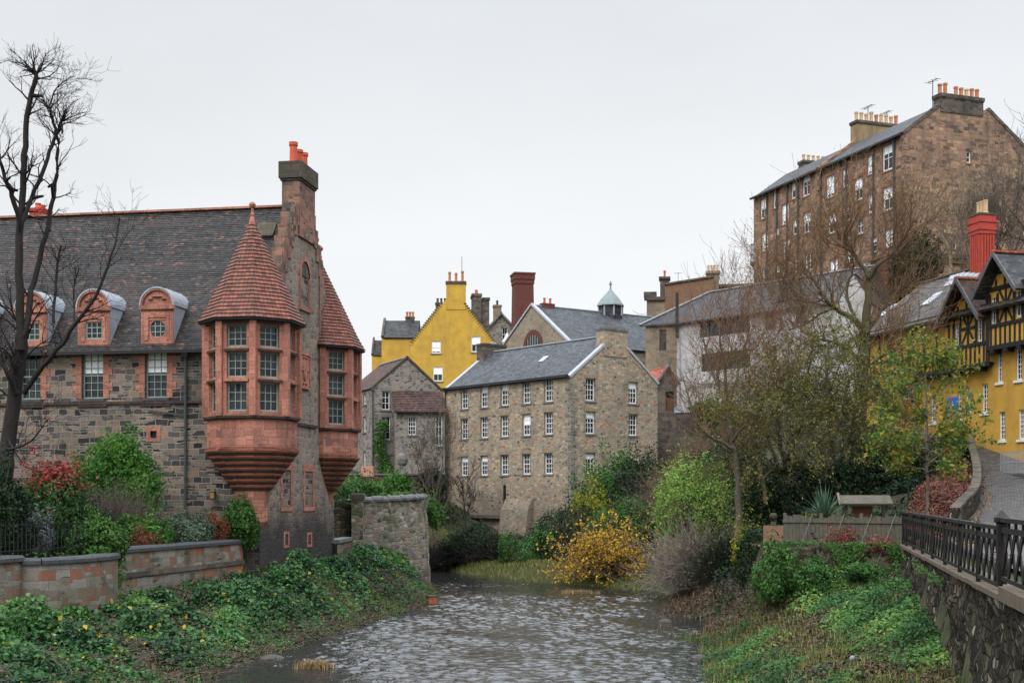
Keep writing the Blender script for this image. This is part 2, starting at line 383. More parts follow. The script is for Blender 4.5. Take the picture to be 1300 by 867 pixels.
M['yellow_wall'] = plain('yellow_limewash', (.46,.265,.05), .9, .28, 1.5, bstr=.3, dirt=(.30,.17,.045), dscale=.7, damt=.55)
M['timber'] = plain('black_stained_timber', (.022,.021,.022), .6, .5, 5)
M['grey_timber'] = plain('grey_painted_bargeboard', (.10,.10,.105), .7, .4, 5)
M['slate'] = slates('blue_grey_slate', [(0,(.03,.034,.038)),(.5,(.055,.061,.067)),(1,(.092,.099,.106))], .3, .16, stn=.4, patch=((.11,.105,.085), .9, .5, .72, .4))
M['slate_dark'] = slates('dark_slate', [(0,(.026,.026,.028)),(.5,(.046,.047,.049)),(1,(.075,.074,.073))], .3, .16, stn=.4)
M['slate_brown'] = slates('lichen_brown_slate', [(0,(.032,.028,.025)),(.5,(.06,.051,.044)),(1,(.10,.083,.066))], .3, .16, stn=.3, moss=.5, mosscol=(.12,.085,.045))
M['hall_tile'] = slates('dark_clay_roof_tile', [(0,(.013,.012,.011)),(.4,(.028,.024,.022)),(.8,(.046,.038,.033)),(.93,(.06,.045,.037)),(1,(.17,.075,.05))], .19, .116, stn=.3, rough=.5, gloss=.22, moss=.35, mosscol=(.06,.043,.026), patch=((.11,.045,.03), .22, .56, .72, .6))
M['hall_tile_red'] = slates('mixed_red_clay_roof_tile', [(0,(.03,.024,.022)),(.4,(.10,.047,.033)),(.8,(.15,.065,.043)),(1,(.22,.08,.05))], .19, .148, stn=.4, rough=.5, moss=.4, mosscol=(.10,.075,.035))
M['cone_tile'] = slates('red_clay_turret_tile', [(0,(.11,.045,.034)),(.35,(.19,.07,.049)),(.7,(.25,.095,.064)),(.9,(.18,.083,.064)),(1,(.12,.085,.08))], .17, .16, stn=.5, stain=(.07,.048,.04), rough=.7, moss=.3, mosscol=(.12,.10,.05))
M['pantile'] = slates('red_brown_pantile', [(0,(.035,.024,.021)),(.5,(.07,.04,.033)),(1,(.115,.06,.045))], .24, .3, stn=.4, rough=.8)
M['pantile_bright'] = slates('orange_red_pantile', [(0,(.28,.07,.04)),(1,(.42,.12,.07))], .24, .3, stn=.2, rough=.8)
M['brick_red'] = stone('red_stack_brick', [(0,(.09,.028,.024)),(.5,(.13,.042,.034)),(1,(.115,.048,.04))], (.11,.055,.047), bw=.24, bh=.085, msz=.008, warp=.004, stain=.3, streak=.3, stain_col=(.08,.03,.025), bstr=.3)
M['brick_bright'] = plain('bright_red_chimney_brick', (.36,.055,.04), .85, .4, 6, bstr=.3, dirt=(.18,.035,.03), damt=.5)
M['brown_brick'] = stone('brown_gable_brick', [(0,(.16,.085,.05)),(.5,(.24,.13,.08)),(1,(.20,.115,.075))], (.2,.13,.09), bw=.3, bh=.1, msz=.01, warp=.004, stain=.25, streak=.3)
M['lead'] = plain('grey_lead_sheet', (.28,.30,.33), .5, .35, 2.5, spec=.5, dirt=(.22,.23,.25), damt=.5)
M['lead_light'] = plain('pale_flashing', (.30,.31,.325), .6, .35, 3)
M['white'] = plain('white_painted_wood', (.64,.64,.63), .5, .2, 4)
M['sage'] = plain('sage_painted_wood', (.22,.27,.235), .5, .2, 4)
M['blind'] = plain('white_blind_and_glare', (.86,.88,.88), .8, .1, 3)  # real blinds, and painted sky reflection in the hill tenement's windows
M['glass'] = glass('dark_window_glass')
M['pot'] = plain('terracotta_pot', (.42,.17,.085), .8, .4, 5, dirt=(.12,.06,.04), damt=.5)
M['pot_red'] = plain('red_terracotta_pot', (.48,.10,.055), .8, .35, 5, dirt=(.12,.06,.04), damt=.4)
M['pot_buff'] = plain('buff_clay_pot', (.48,.33,.19), .8, .3, 5, dirt=(.15,.1,.06), damt=.4)
M['soot_stone'] = stone('sooty_chimney_stone', [(0,(.05,.045,.04)),(.5,(.095,.08,.066)),(1,(.14,.115,.09))], (.1,.09,.075), bw=.55, bh=.3, msz=.012, warp=.02, stain=.4, streak=.4)
M['buff_stack'] = plain('buff_rendered_stack', (.24,.175,.095), .9, .35, 2, dirt=(.085,.065,.045), damt=.6)
M['moss'] = stone('mossy_cap_stone', [(0,(.06,.05,.04)),(.5,(.10,.08,.062)),(1,(.075,.06,.05))], (.05,.045,.035), bw=.6, bh=.3, msz=.012, warp=.02, stain=.4, streak=.4, moss=.95, bstr=.6)
M['iron'] = plain('black_painted_iron', (.012,.0125,.014), .5, .35, 6, spec=.3)
M['iron_worn'] = plain('worn_black_iron_railing', (.011,.0105,.0105), .5, .5, 9, spec=.25, dirt=(.03,.02,.015), dscale=2, damt=.6)
M['pipe'] = plain('dark_grey_downpipe', (.05,.06,.062), .5, .3, 4)
M['wood'] = plain('weathered_grey_timber', (.085,.076,.058), .9, .6, 7, dirt=(.05,.055,.035), damt=.6)
M['shed_wood'] = plain('brown_shed_timber', (.15,.07,.04), .85, .5, 6)
M['bench_wood'] = plain('lichened_bench_wood', (.22,.20,.07), .9, .5, 6)
M['door_red'] = plain('red_painted_door', (.52,.025,.03), .45, .15, 3)
M['blue_sign'] = plain('blue_sign_board', (.015,.16,.55), .45, .1, 2)
M['pink_stone'] = plain('pink_stone_surround', (.40,.20,.15), .9, .3, 4)
M['copper'] = plain('pale_verdigris_roof', (.17,.205,.20), .6, .35, 3)
M['bark_dark'] = plain('dark_wet_bark', (.022,.0185,.017), .85, .6, 7, bstr=.6)
M['bark_grey'] = plain('grey_brown_bark', (.105,.086,.068), .9, .6, 6, bstr=.6, dirt=(.05,.055,.028), damt=.5)
M['bark_moss'] = plain('mossy_bark', (.075,.066,.042), .9, .6, 6, bstr=.6, dirt=(.07,.08,.025), damt=.6)
M['twig_brown'] = plain('brown_dead_twigs', (.105,.08,.066), .9, .5, 5)
M['twig_red'] = plain('reddish_fine_twigs', (.16,.09,.055), .9, .5, 5)
M['twig_pale'] = plain('pale_dry_stems', (.26,.2,.125), .9, .5, 5)
M['rock'] = plain('wet_river_stone', (.055,.05,.044), .6, .6, 3, bstr=.6)
M['brick_rust'] = plain('orange_brick_pier', (.30,.095,.05), .9, .5, 5)

def leafmat(name, stops, rough=.6, trans=.22, spec=.16):
    g = NT(name)
    a = g.n('ShaderNodeAttribute', attribute_name='tint').outputs['Fac']
    col = g.ramp(a, stops)
    g.finish(col, rough, spec=spec)
    tr = g.n('ShaderNodeBsdfTranslucent', {'Color': col})
    mx = g.n('ShaderNodeMixShader', {0: trans, 1: g.p.outputs[0], 2: tr.outputs[0]})
    g.t.links.new(mx.outputs[0], g.out.inputs[0])
    return g.mat
LF = {}
LF['bright'] = leafmat('bright_green_leaf', [(0,(.022,.07,.012)),(.5,(.05,.145,.02)),(1,(.11,.235,.035))])
LF['green'] = leafmat('mid_green_leaf', [(0,(.022,.06,.014)),(.5,(.045,.11,.022)),(1,(.085,.165,.035))])
LF['dark'] = leafmat('dark_evergreen_leaf', [(0,(.005,.013,.006)),(.5,(.012,.028,.010)),(1,(.028,.053,.019))])
LF['bramble'] = leafmat('bramble_leaf', [(0,(.011,.038,.013)),(.4,(.036,.11,.027)),(.75,(.08,.19,.046)),(.93,(.12,.20,.045)),(.955,(.30,.27,.02)),(.985,(.34,.24,.02)),(1,(.14,.06,.02))], rough=.5, spec=.22)
LF['nettle'] = leafmat('fresh_weed_leaf', [(0,(.018,.05,.016)),(.35,(.034,.095,.025)),(.7,(.065,.155,.035)),(.92,(.10,.20,.045)),(1,(.14,.22,.05))])
LF['grey_green'] = leafmat('grey_green_leaf', [(0,(.04,.065,.04)),(.6,(.085,.125,.075)),(.96,(.13,.17,.11)),(1,(.30,.06,.07))])
LF['silver'] = leafmat('silvery_leaf', [(0,(.07,.085,.075)),(1,(.20,.225,.2))])
LF['photinia'] = leafmat('red_tipped_leaf', [(0,(.015,.04,.012)),(.5,(.035,.085,.02)),(.62,(.06,.11,.02)),(.68,(.17,.025,.02)),(1,(.31,.045,.04))])
LF['rust'] = leafmat('rust_brown_leaf', [(0,(.10,.035,.02)),(.6,(.19,.07,.035)),(1,(.26,.10,.05))])
LF['yellow'] = leafmat('yellow_orange_autumn_leaf', [(0,(.26,.13,.015)),(.3,(.50,.30,.02)),(.8,(.68,.45,.035)),(1,(.55,.22,.02))], trans=.35)
LF['yellowgreen'] = leafmat('yellow_green_leaf', [(0,(.09,.12,.012)),(.5,(.20,.21,.018)),(1,(.32,.28,.025))])
LF['olive'] = leafmat('olive_brown_leaf', [(0,(.045,.047,.013)),(.5,(.11,.112,.026)),(.85,(.19,.17,.04)),(1,(.26,.17,.045))])
LF['sapling'] = leafmat('mixed_sapling_leaf', [(0,(.03,.08,.02)),(.35,(.06,.15,.025)),(.6,(.17,.20,.025)),(.85,(.27,.22,.025)),(1,(.26,.13,.02))], trans=.35)
LF['deadleaf'] = leafmat('fallen_red_brown_leaf', [(0,(.05,.024,.018)),(.5,(.14,.052,.038)),(.85,(.21,.075,.055)),(1,(.26,.16,.06))], trans=.1)
LF['brown'] = leafmat('brown_litter_leaf', [(0,(.03,.021,.015)),(.6,(.08,.052,.036)),(1,(.14,.09,.055))], trans=.1)
LF['grass'] = leafmat('bank_grass_blade', [(0,(.06,.075,.018)),(.5,(.115,.135,.03)),(.85,(.18,.165,.05)),(1,(.26,.20,.09))])
LF['straw'] = leafmat('dry_straw_blade', [(0,(.15,.09,.045)),(.5,(.27,.18,.085)),(1,(.36,.27,.14))])
LF['reddish'] = leafmat('red_flower_leaf', [(0,(.10,.02,.02)),(.5,(.26,.05,.045)),(1,(.38,.10,.09))])
LF['yucca'] = leafmat('blue_green_sword_leaf', [(0,(.03,.06,.035)),(1,(.09,.15,.085))], rough=.4)
LF['lightgreen'] = leafmat('pale_fresh_green_leaf', [(0,(.08,.14,.025)),(.5,(.16,.27,.05)),(1,(.26,.38,.09))])
LF['reed'] = leafmat('dull_dead_reed_blade', [(0,(.07,.045,.028)),(.6,(.14,.095,.055)),(1,(.22,.16,.09))])
M['twig_grey'] = plain('grey_brown_bare_twigs', (.23,.19,.155), .9, .5, 5)
M['stack_stone'] = stone('weathered_stack_stone', [(0,(.07,.06,.052)),(.3,(.19,.11,.08)),(.6,(.31,.155,.11)),(.85,(.22,.145,.11)),(1,(.11,.085,.07))], (.2,.13,.1), bw=.5, bh=.27, msz=.014, warp=.02, stain=.5, streak=.5, stain_col=(.05,.04,.034), bstr=.5)
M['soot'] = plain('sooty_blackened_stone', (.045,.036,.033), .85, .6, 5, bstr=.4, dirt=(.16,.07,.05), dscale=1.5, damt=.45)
# ------------------------------------------------------------------ terrain, river, lane
RL = [(-10.5,18),(-9.6,28),(-8.8,35),(-8.5,38.7),(-8.0,41.4),(-6.6,48.9),(-5.5,53.7),(-4.3,60),(-4.1,67),(-4.5,71),(-6.2,78),(-11,87),(-22,93),(-46,97)]
RR = [(-46,106),(-20,101),(-12,97.5),(-6,91),(-2.6,83.6),(2.3,75),(5.0,72.4),(8.0,68.5),(8.0,63),(6.4,55.5),(5.6,47.8),(6.7,44.2),(6.0,40),(5.5,36),(5.2,28),(5.4,18)]
RIV = np.array(RL + RR, float)
def river_dist(X, Y):                                # signed distance, negative in the water
    X = np.asarray(X, float); Y = np.asarray(Y, float)
    best = np.full(X.shape, 1e9); inside = np.zeros(X.shape, bool)
    n = len(RIV)
    for i in range(n):
        x0, y0 = RIV[i]; x1, y1 = RIV[(i+1) % n]
        dx, dy = x1-x0, y1-y0
        t = np.clip(((X-x0)*dx + (Y-y0)*dy) / (dx*dx+dy*dy), 0, 1)
        best = np.minimum(best, np.hypot(X-x0-t*dx, Y-y0-t*dy))
        c = ((y0 > Y) != (y1 > Y)) & (X < (x1-x0)*(Y-y0)/(y1-y0+1e-12) + x0)
        inside ^= c
    return np.where(inside, -best, best)
CP = np.array([
 (-10.9,51,1.9),(-12.7,43,1.6),(-14.4,36,1.4),(-17,28,1.5),(-25,20,3),(-11.5,35,.9),(-10.5,42,1.0),(-9,49,1.2),(-7.2,54,1.2),(-10.2,53,2.2),(-8.9,60,2.0),(-6.6,60,1.4),(-6.5,66,1.5),
 (-12,30,.9),(-14,50,3.1),(-17,43,3.1),(-20,36,3.1),(-30,30,3.2),(-30,50,3.4),(-13,53,3.0),
 (-8.5,64.5,2.6),(-9,72,4.4),(-6.2,72.5,4.3),(-9,78,4.4),(-14,80,5),(-13,92,5.8),(-25,80,6),(-40,70,8),(-25,106,10),(-11,104,6.4),(-6,101,4.2),(-16,110,8),
 (0,85,.5),(-3,90,1.5),(3,80,.9),(4.3,91.5,2.3),(-2,98,2.4),(0,96,2.3),(7,76,1.2),(10,85,3.0),(8,92,2.9),(11,97,6),(14,90,5.5),(16,100,9),(15,80,4.5),(20,95,9),(25,106,14),(32,108,19),(40,112,22),(60,110,26),(45,90,20),
 (8.5,71.5,1.0),(12,66,2.2),(11,60,1.5),(9.5,52,.75),(8.5,48,.55),(9.2,43.4,1.5),(13.3,41,2.7),(11,38,2.2),(8.5,36,1.1),(9.4,25,1.6),(8,20,1.4),(11.2,33,2.2),(7.5,42,.45),
 (10,46,3.4),(14,46,3.9),(12,53,4.0),(16,60,5.2),(19,66,6.8),(16.2,50,5.0),(17.5,53,5.5),(19.6,57,6.3),(17.5,58,5.4),(15.5,55,4.8),(15,50,4.4),(14.2,47,4.0),(17,75,7),(22,80,10),(28,75,12),
 (16.5,40,3.5),(15,30,3.4),(12,18,3.4),(20,36,3.6),(18.3,46,4.2),(21.8,54,5.6),(23.4,62,7.4),(26,54,6.2),(24,46,4.6),(32,60,9),(40,50,7),(30,30,4),
 (0,130,12),(20,140,18),(-20,140,14),(60,150,28),(-60,140,14),(0,175,20),(-60,90,9),(100,120,28),(100,60,20),(80,20,6),(-70,30,5),(30,-5,4),(-30,-5,4),(0,5,2),(8,10,2),(-12,10,2)], float)
def _phi(r): return np.sqrt(r*r + 4.0)
_A = _phi(np.hypot(CP[:,None,0]-CP[None,:,0], CP[:,None,1]-CP[None,:,1]))
_n = len(CP); _B = np.zeros((_n+1, _n+1)); _B[:_n,:_n] = _A + np.eye(_n)*.05*-1; _B[_n,:_n] = 1; _B[:_n,_n] = 1
_Wt = np.linalg.solve(_B, np.append(CP[:,2], 0))
def smooth_path(P, n=6):
    P = np.array(P, float); out = []
    for i in range(len(P)-1):
        p0 = P[max(i-1,0)]; p1 = P[i]; p2 = P[i+1]; p3 = P[min(i+2,len(P)-1)]
        for k in range(n):
            t = k/n; out.append(.5*((2*p1)+(-p0+p2)*t+(2*p0-5*p1+4*p2-p3)*t*t+(-p0+3*p1-3*p2+p3)*t**3))
    out.append(P[-1]); return np.array(out)
# the lane's two edges (x, y, z), shared by the terrain, the paving and the parapet
LE = smooth_path([(8.2,14,3.5),(10.4,24,3.54),(12.6,34,3.58),(14.3,41,3.75),(16.4,46,4.22),(18.55,50.5,4.8),(20.65,56,5.7),(21.9,60,6.75),(22.55,63,7.75),(21.4,67,8.5),(19.9,73,9.3),(18.2,80,10)])
RE = smooth_path([(12.6,14,3.5),(14.8,24,3.54),(17.4,34,3.58),(20.0,41,3.75),(22.3,46,4.22),(24.1,50.5,4.9),(24.9,56,6.0),(24.0,60,7.0),(23.1,63,7.78),(22.2,67,8.5),(20.6,73,9.3),(18.9,80,10)])
le_, re_ = LE, RE
def sstep(a, b, x):
    t = np.clip((x-a)/(b-a), 0, 1); return t*t*(3-2*t)
# garden wall line on the left bank, and the two walls at the right meadow
GW0, GW1 = np.array((-10.95, 51.3)), np.array((-14.75, 35.4))
def side_of(X, Y, a, b): return ((b[0]-a[0])*(Y-a[1]) - (b[1]-a[1])*(X-a[0])) / math.hypot(b[0]-a[0], b[1]-a[1])
RW0, RW1 = np.array((13.05, 42.0)), np.array((7.6, 18.6))     # railing wall, river face
LW0, LW1 = np.array((13.05, 42.2)), np.array((8.9, 44.6))     # low garden wall at the meadow's end
def ground(X, Y):
    X = np.asarray(X, float); Y = np.asarray(Y, float); sh = X.shape
    x, y = X.ravel(), Y.ravel(); h = np.empty(x.shape)
    for i in range(0, len(x), 20000):
        r = np.hypot(x[i:i+20000,None]-CP[None,:,0], y[i:i+20000,None]-CP[None,:,1])
        h[i:i+20000] = _phi(r) @ _Wt[:_n] + _Wt[_n]
    far = np.hypot(x-5, y-70)
    h = h + (14 - h) * sstep(170, 420, far)
    h = h + .10*np.sin(x*1.9+np.sin(y*.8)*2)*np.sin(y*1.3+x*.4) + .05*np.sin(x*4.3+y*2.2)*np.sin(y*3.7-x)
    # garden terrace behind the left wall
    s = side_of(x, y, GW0, GW1)
    g = sstep(.1, .35, -s) * sstep(25.5, 26.2, y) * (1 - sstep(52.0, 52.5, y))
    h = np.where(g > 0, h + (np.maximum(h, 3.12) - h)*g, h)
    # raised ground behind the railing wall, meadow stays below it
    s2 = side_of(x, y, RW1, RW0)                      # positive on the river side
    inw = (y < 42.3) & (y > 5)
    h = np.where(inw & (s2 < -.1) & (x < 22), np.maximum(h, 3.40), h)
    h = np.where(inw & (s2 > .05) & (x > 5) & (s2 < 6), np.minimum(h, 2.75), h)
    s3 = side_of(x, y, LW0, LW1)
    on3 = (x > 8.9) & (x < 15) & (y < 47)
    h = np.where(on3 & (s3 < -.15) & (y > 42), np.maximum(h, 3.38), h)
    yy = LE[:, 1]; xl_ = np.interp(y, yy, LE[:, 0]); xr_ = np.interp(y, yy, RE[:, 0]); zl_ = np.interp(y, yy, LE[:, 2])
    m = sstep(-1.3, .1, x-xl_) * sstep(-1.6, .1, xr_-x) * ((y > 14) & (y < 80))
    h = np.where(m > 0, h + (zl_ - .13 - h)*m, h)
    d = river_dist(X, Y).ravel()
    bw = 2.2
    out = -.12 + (h + .12) * sstep(-.3, bw, d)
    h = np.where(d > 0, out, np.maximum(-.9, -.12 + d*.45))
    return h.reshape(sh)
def gz(x, y): return float(ground(np.array([x]), np.array([y]))[0])

def axis(parts):
    out = []
    for a, b, s in parts: out += list(np.arange(a, b, s))
    return np.array(sorted(set(np.round(out, 3))))
gx = axis([(-1200,-150,150),(-150,-40,10),(-40,-20,1.2),(-20,26,.4),(26,50,1.5),(50,150,10),(150,1201,150)])
gy = axis([(-300,-20,40),(-20,16,4),(16,64,.4),(64,112,.8),(112,180,6),(180,300,20),(300,2000,170)])
GX, GY = np.meshgrid(gx, gy); GZ = ground(GX, GY)
def grid_mesh(name, GX, GY, GZ, mat, smooth=True):
    ny, nx = GX.shape
    v = np.stack([GX, GY, GZ], -1).reshape(-1, 3)
    i = np.arange(nx*ny).reshape(ny, nx)
    q = np.stack([i[:-1,:-1], i[:-1,1:], i[1:,1:], i[1:,:-1]], -1).reshape(-1, 4)
    return np_mesh(name, v, q, mat, smooth, uv=v[:, :2])
def np_mesh(name, v, f, mats, smooth=False, uv=None, tint=None, mi=None):
    me = bpy.data.meshes.new(name); v = np.ascontiguousarray(v, np.float32); f = np.ascontiguousarray(f, np.int32)
    k = f.shape[1]
    me.vertices.add(len(v)); me.vertices.foreach_set('co', v.ravel())
    me.loops.add(f.size); me.loops.foreach_set('vertex_index', f.ravel())
    me.polygons.add(len(f)); me.polygons.foreach_set('loop_start', np.arange(0, f.size, k, dtype=np.int32))
    for mm in (mats if isinstance(mats, (list, tuple)) else [mats]): me.materials.append(mm)
    if mi is not None: me.polygons.foreach_set('material_index', np.asarray(mi, np.int32))
    if smooth: me.polygons.foreach_set('use_smooth', np.ones(len(f), bool))
    if uv is not None:
        ul = me.uv_layers.new(name='UVMap'); ul.data.foreach_set('uv', np.ascontiguousarray(uv[f.ravel()], np.float32).ravel())
    if tint is not None:
        at_ = me.attributes.new('tint', 'FLOAT', 'FACE'); at_.data.foreach_set('value', np.ascontiguousarray(tint, np.float32))
    me.update(calc_edges=True); return me
# soil
g = NT('damp_soil_and_litter'); uv = g.uv()
n1 = g.noise(uv, .6, 6, .7); n2 = g.noise(uv, 7, 5, .7)
c = g.ramp(n2, [(.25,(.012,.010,.008)),(.5,(.045,.034,.024)),(.75,(.085,.062,.042))])
c = g.mix(g.rng(n1, .36, .58, 0, .85), c, g.ramp(n2, [(.3,(.014,.024,.008)),(.7,(.042,.058,.018))]))
M['soil'] = g.finish(c, .95, n2, .8, .05)
o = put('ground', grid_mesh('ground', GX, GY, GZ, M['soil'])); tag(o, kind='structure')
# river water: rippled sheet
g = NT('rippled_river_water'); gm = g.n('ShaderNodeNewGeometry').outputs['Position']
wb = g.noise(g.mapping(gm, (1.0, .8, 1)), 3.2, 3, .6)
hgt = wb
M['water'] = g.finish((.016, .017, .017), .03, hgt, .7, .07, spec=.5)
g.p.inputs['IOR'].default_value = 1.4
wx = np.concatenate([np.arange(-46, -13, .6), np.arange(-13, 10.01, .08)]); wy = np.concatenate([np.arange(14, 30, .5), np.arange(30, 66, .085), np.arange(66, 92, .16), np.arange(92, 108, .6)])
WX, WY = np.meshgrid(wx, wy); WZ = np.zeros_like(WX); rw_ = np.random.default_rng(17)
jx = .5*np.sin(WY*.9+WX*.4)+.3*np.sin(WX*1.7-WY*.6); jy = .5*np.sin(WX*.8+1.0)+.3*np.sin(WY*1.3+WX*.9)
for i in range(54):
    lam = .20*(4.2**rw_.random()); a_ = rw_.normal()*.85 + math.pi/2; k_ = 2*math.pi/lam
    ph_ = k_*(math.cos(a_)*(WX+jx*.25) + math.sin(a_)*(WY+jy*.25)) + rw_.random()*6.28
    WZ += .0072*lam*(np.sin(ph_) + .22*np.sin(2*ph_+.6))
calm = .5+.5*np.sin(WX*.55+2.2*np.sin(WY*.21)+.8*np.sin(WX*1.3+WY*.5))*np.sin(WY*.43+1.6*np.sin(WX*.35)); calm = .36+.64*sstep(.06, .62, calm)
edge_ = sstep(-.1, 1.6, -river_dist(WX, WY))
WZ *= calm*(.6+.4*edge_)*np.where(WY > 76, .45, 1)
o = put('river', grid_mesh('river', WX, WY, WZ, M['water'])); tag(o, kind='structure')
# cobbled lane climbing past the yellow house
g = NT('wet_stone_setts'); uv = g.uv()
b = g.n('ShaderNodeTexBrick', {'Vector': uv, 'Color1': (0,0,0,1), 'Color2': (1,1,1,1), 'Mortar': (.5,.5,.5,1), 'Scale': 1.0, 'Mortar Size': .02, 'Mortar Smooth': .6, 'Brick Width': .26, 'Row Height': .15})
rn = g.n('ShaderNodeSeparateColor', {0: b.outputs[0]}).outputs[0]
c = g.mix(b.outputs[1], g.ramp(rn, [(0,(.035,.034,.036)),(1,(.11,.108,.11))]), (.012,.011,.010,1))
c = g.mix(g.rng(g.noise(uv, .7, 5, .7), .5, .7, 0, .6), c, (.05,.045,.035,1))
M['setts'] = g.finish(c, .5, g.math('SUBTRACT', g.math('MULTIPLY', rn, .4), b.outputs[1]), .8, .03, spec=.4)
lv = []; lu = []; s = 0
for i in range(len(le_)):
    A, B = le_[i], re_[i]
    if i: s += math.hypot(*(le_[i]-le_[i-1])[:2])
    w_ = math.hypot(*(B-A)[:2])
    for k in range(9):
        q = k/8; p = A+(B-A)*q; lv.append((p[0], p[1], p[2] + .06*(1-(2*q-1)**2))); lu.append((w_*q, s))
k = len(le_); idx = np.arange(k*9).reshape(k, 9)
fq = np.stack([idx[:-1,:-1], idx[:-1,1:], idx[1:,1:], idx[1:,:-1]], -1).reshape(-1, 4)
o = put('lane', np_mesh('lane', np.array(lv), fq, M['setts'], True, uv=np.array(lu))); tag(o, kind='structure')

# ------------------------------------------------------------------ plant building blocks
def unit(v): return v / np.maximum(np.linalg.norm(v, axis=-1, keepdims=True), 1e-9)
def leaf_arrays(pos, nrm, size, aspect=.55, fold=.12, droop=.25, rng=RNG):
    N = len(pos); nrm = unit(nrm)
    a = rng.normal(size=(N, 3)); t = unit(a - nrm*np.sum(a*nrm, 1, keepdims=True)); t[:, 2] -= droop; t = unit(t)
    b = unit(np.cross(nrm, t)); up = np.cross(t, b); size = np.asarray(size).reshape(-1, 1)*np.ones((N, 1))
    v = np.empty((N, 4, 3)); mid = pos + t*size*.45
    v[:,0] = pos; v[:,1] = mid + b*size*aspect*.5 + up*size*fold; v[:,2] = pos + t*size - up*size*.06; v[:,3] = mid - b*size*aspect*.5 + up*size*fold
    base = np.arange(N)[:, None]*4
    f = np.concatenate([base + np.array([0, 1, 2]), base + np.array([0, 2, 3])], 1).reshape(-1, 3)
    return v.reshape(-1, 3), f
def leaves(name, pos, nrm, size, mat, parent=None, tint=None, aspect=.55, fold=.12, droop=.25):
    v, f = leaf_arrays(pos, nrm, size, aspect, fold, droop)
    if tint is None: tint = RNG.random(len(pos))
    me = np_mesh(name, v, f, mat, tint=np.repeat(tint, 2))
    return put(name, me, parent)
def blades(name, pos, h, mat, parent=None, lean=.5, w=.012, tint=None):
    N = len(pos); h = np.asarray(h).reshape(-1)*np.ones(N)
    a = RNG.random(N)*2*np.pi; d = np.stack([np.cos(a), np.sin(a), np.zeros(N)], 1); s = np.stack([-np.sin(a), np.cos(a), np.zeros(N)], 1)
    l = (RNG.random(N)*lean)[:, None]; Z = np.array([0, 0, 1.0]); ww = (w*(.6+.8*RNG.random(N)))[:, None]
    v = np.empty((N, 5, 3)); H = h[:, None]
    v[:,0] = pos - s*ww; v[:,1] = pos + s*ww; m = pos + Z*H*.6 + d*H*l*.35
    v[:,2] = m + s*ww*.7; v[:,3] = m - s*ww*.7; v[:,4] = pos + Z*H*(1-l*.35) + d*H*l
    base = np.arange(N)[:, None]*5
    f = np.concatenate([base+np.array([0,1,2]), base+np.array([0,2,3]), base+np.array([3,2,4])], 1).reshape(-1, 3)
    if tint is None: tint = RNG.random(N)
    return put(name, np_mesh(name, v.reshape(-1,3), f, mat, tint=np.repeat(tint, 3)), parent)
class Tubes:
    def __init__(s): s.v = []; s.f = []; s.uv = []; s.n = 0
    def add(s, P, r, k=5):
        P = np.asarray(P, float); n = len(P); r = np.asarray(r, float)*np.ones(n)
        T = np.gradient(P, axis=0); T = unit(T)
        ref = np.array((0, 0, 1.0)) if abs(T[0, 2]) < .9 else np.array((1.0, 0, 0))
        A = unit(np.cross(T, ref)); B = np.cross(T, A)
        ang = np.arange(k)*2*np.pi/k
        ring = P[:, None] + r[:, None, None]*(np.cos(ang)[None, :, None]*A[:, None] + np.sin(ang)[None, :, None]*B[:, None])
        i = s.n + np.arange(n*k).reshape(n, k); j = np.roll(i, -1, 1)
        s.v.append(ring.reshape(-1, 3)); s.f.append(np.stack([i[:-1], j[:-1], j[1:], i[1:]], -1).reshape(-1, 4))
        L = np.concatenate([[0], np.cumsum(np.linalg.norm(np.diff(P, axis=0), axis=1))])
        s.uv.append(np.stack([np.tile(ang*max(r[0], .02), (n, 1)), np.tile(L[:, None], (1, k))], -1).reshape(-1, 2)); s.n += n*k
    def build(s, name, mat, parent=None):
        return put(name, np_mesh(name, np.concatenate(s.v), np.concatenate(s.f), mat, True, uv=np.concatenate(s.uv)), parent)
def grow(T, p, d, L, r, lvl, rng, tips=None, wob=.25, up=.08, nch=(3, 5), ang=.75, shrink=.62, sides=(6,5,4,3,3), gmin=.35, rmin=.004):
    n = max(3, int(4 + lvl)); p = np.array(p, float); d = np.array(d, float); d /= np.linalg.norm(d)
    P = [p.copy()]; D = [d.copy()]
    for i in range(n):
        d = d + rng.normal(size=3)*wob*.5; d[2] += up; d /= np.linalg.norm(d)
        p = p + d*L/n; P.append(p.copy()); D.append(d.copy())
    rr = np.linspace(r, max(r*.35, rmin), n+1)
    T.add(P, rr, sides[max(0, min(len(sides)-1, 4-lvl))])
    if tips is not None and lvl <= 1: tips += P[1:]
    if lvl <= 0: return
    for c in range(rng.integers(nch[0], nch[1]+1)):
        t = gmin + (1-gmin)*rng.random(); i = min(n-1, int(t*n)); q = P[i] + (P[i+1]-P[i])*(t*n-i)
        ax = rng.normal(size=3); ax -= D[i]*np.dot(ax, D[i]); ax /= np.linalg.norm(ax)
        a = ang*(.6+.7*rng.random()); nd = D[i]*math.cos(a) + ax*math.sin(a)
        grow(T, q, nd, L*shrink*(.7+.5*rng.random()), max(rr[i]*.6, rmin), lvl-1, rng, tips, wob, up, nch, ang, shrink, sides, gmin, rmin)
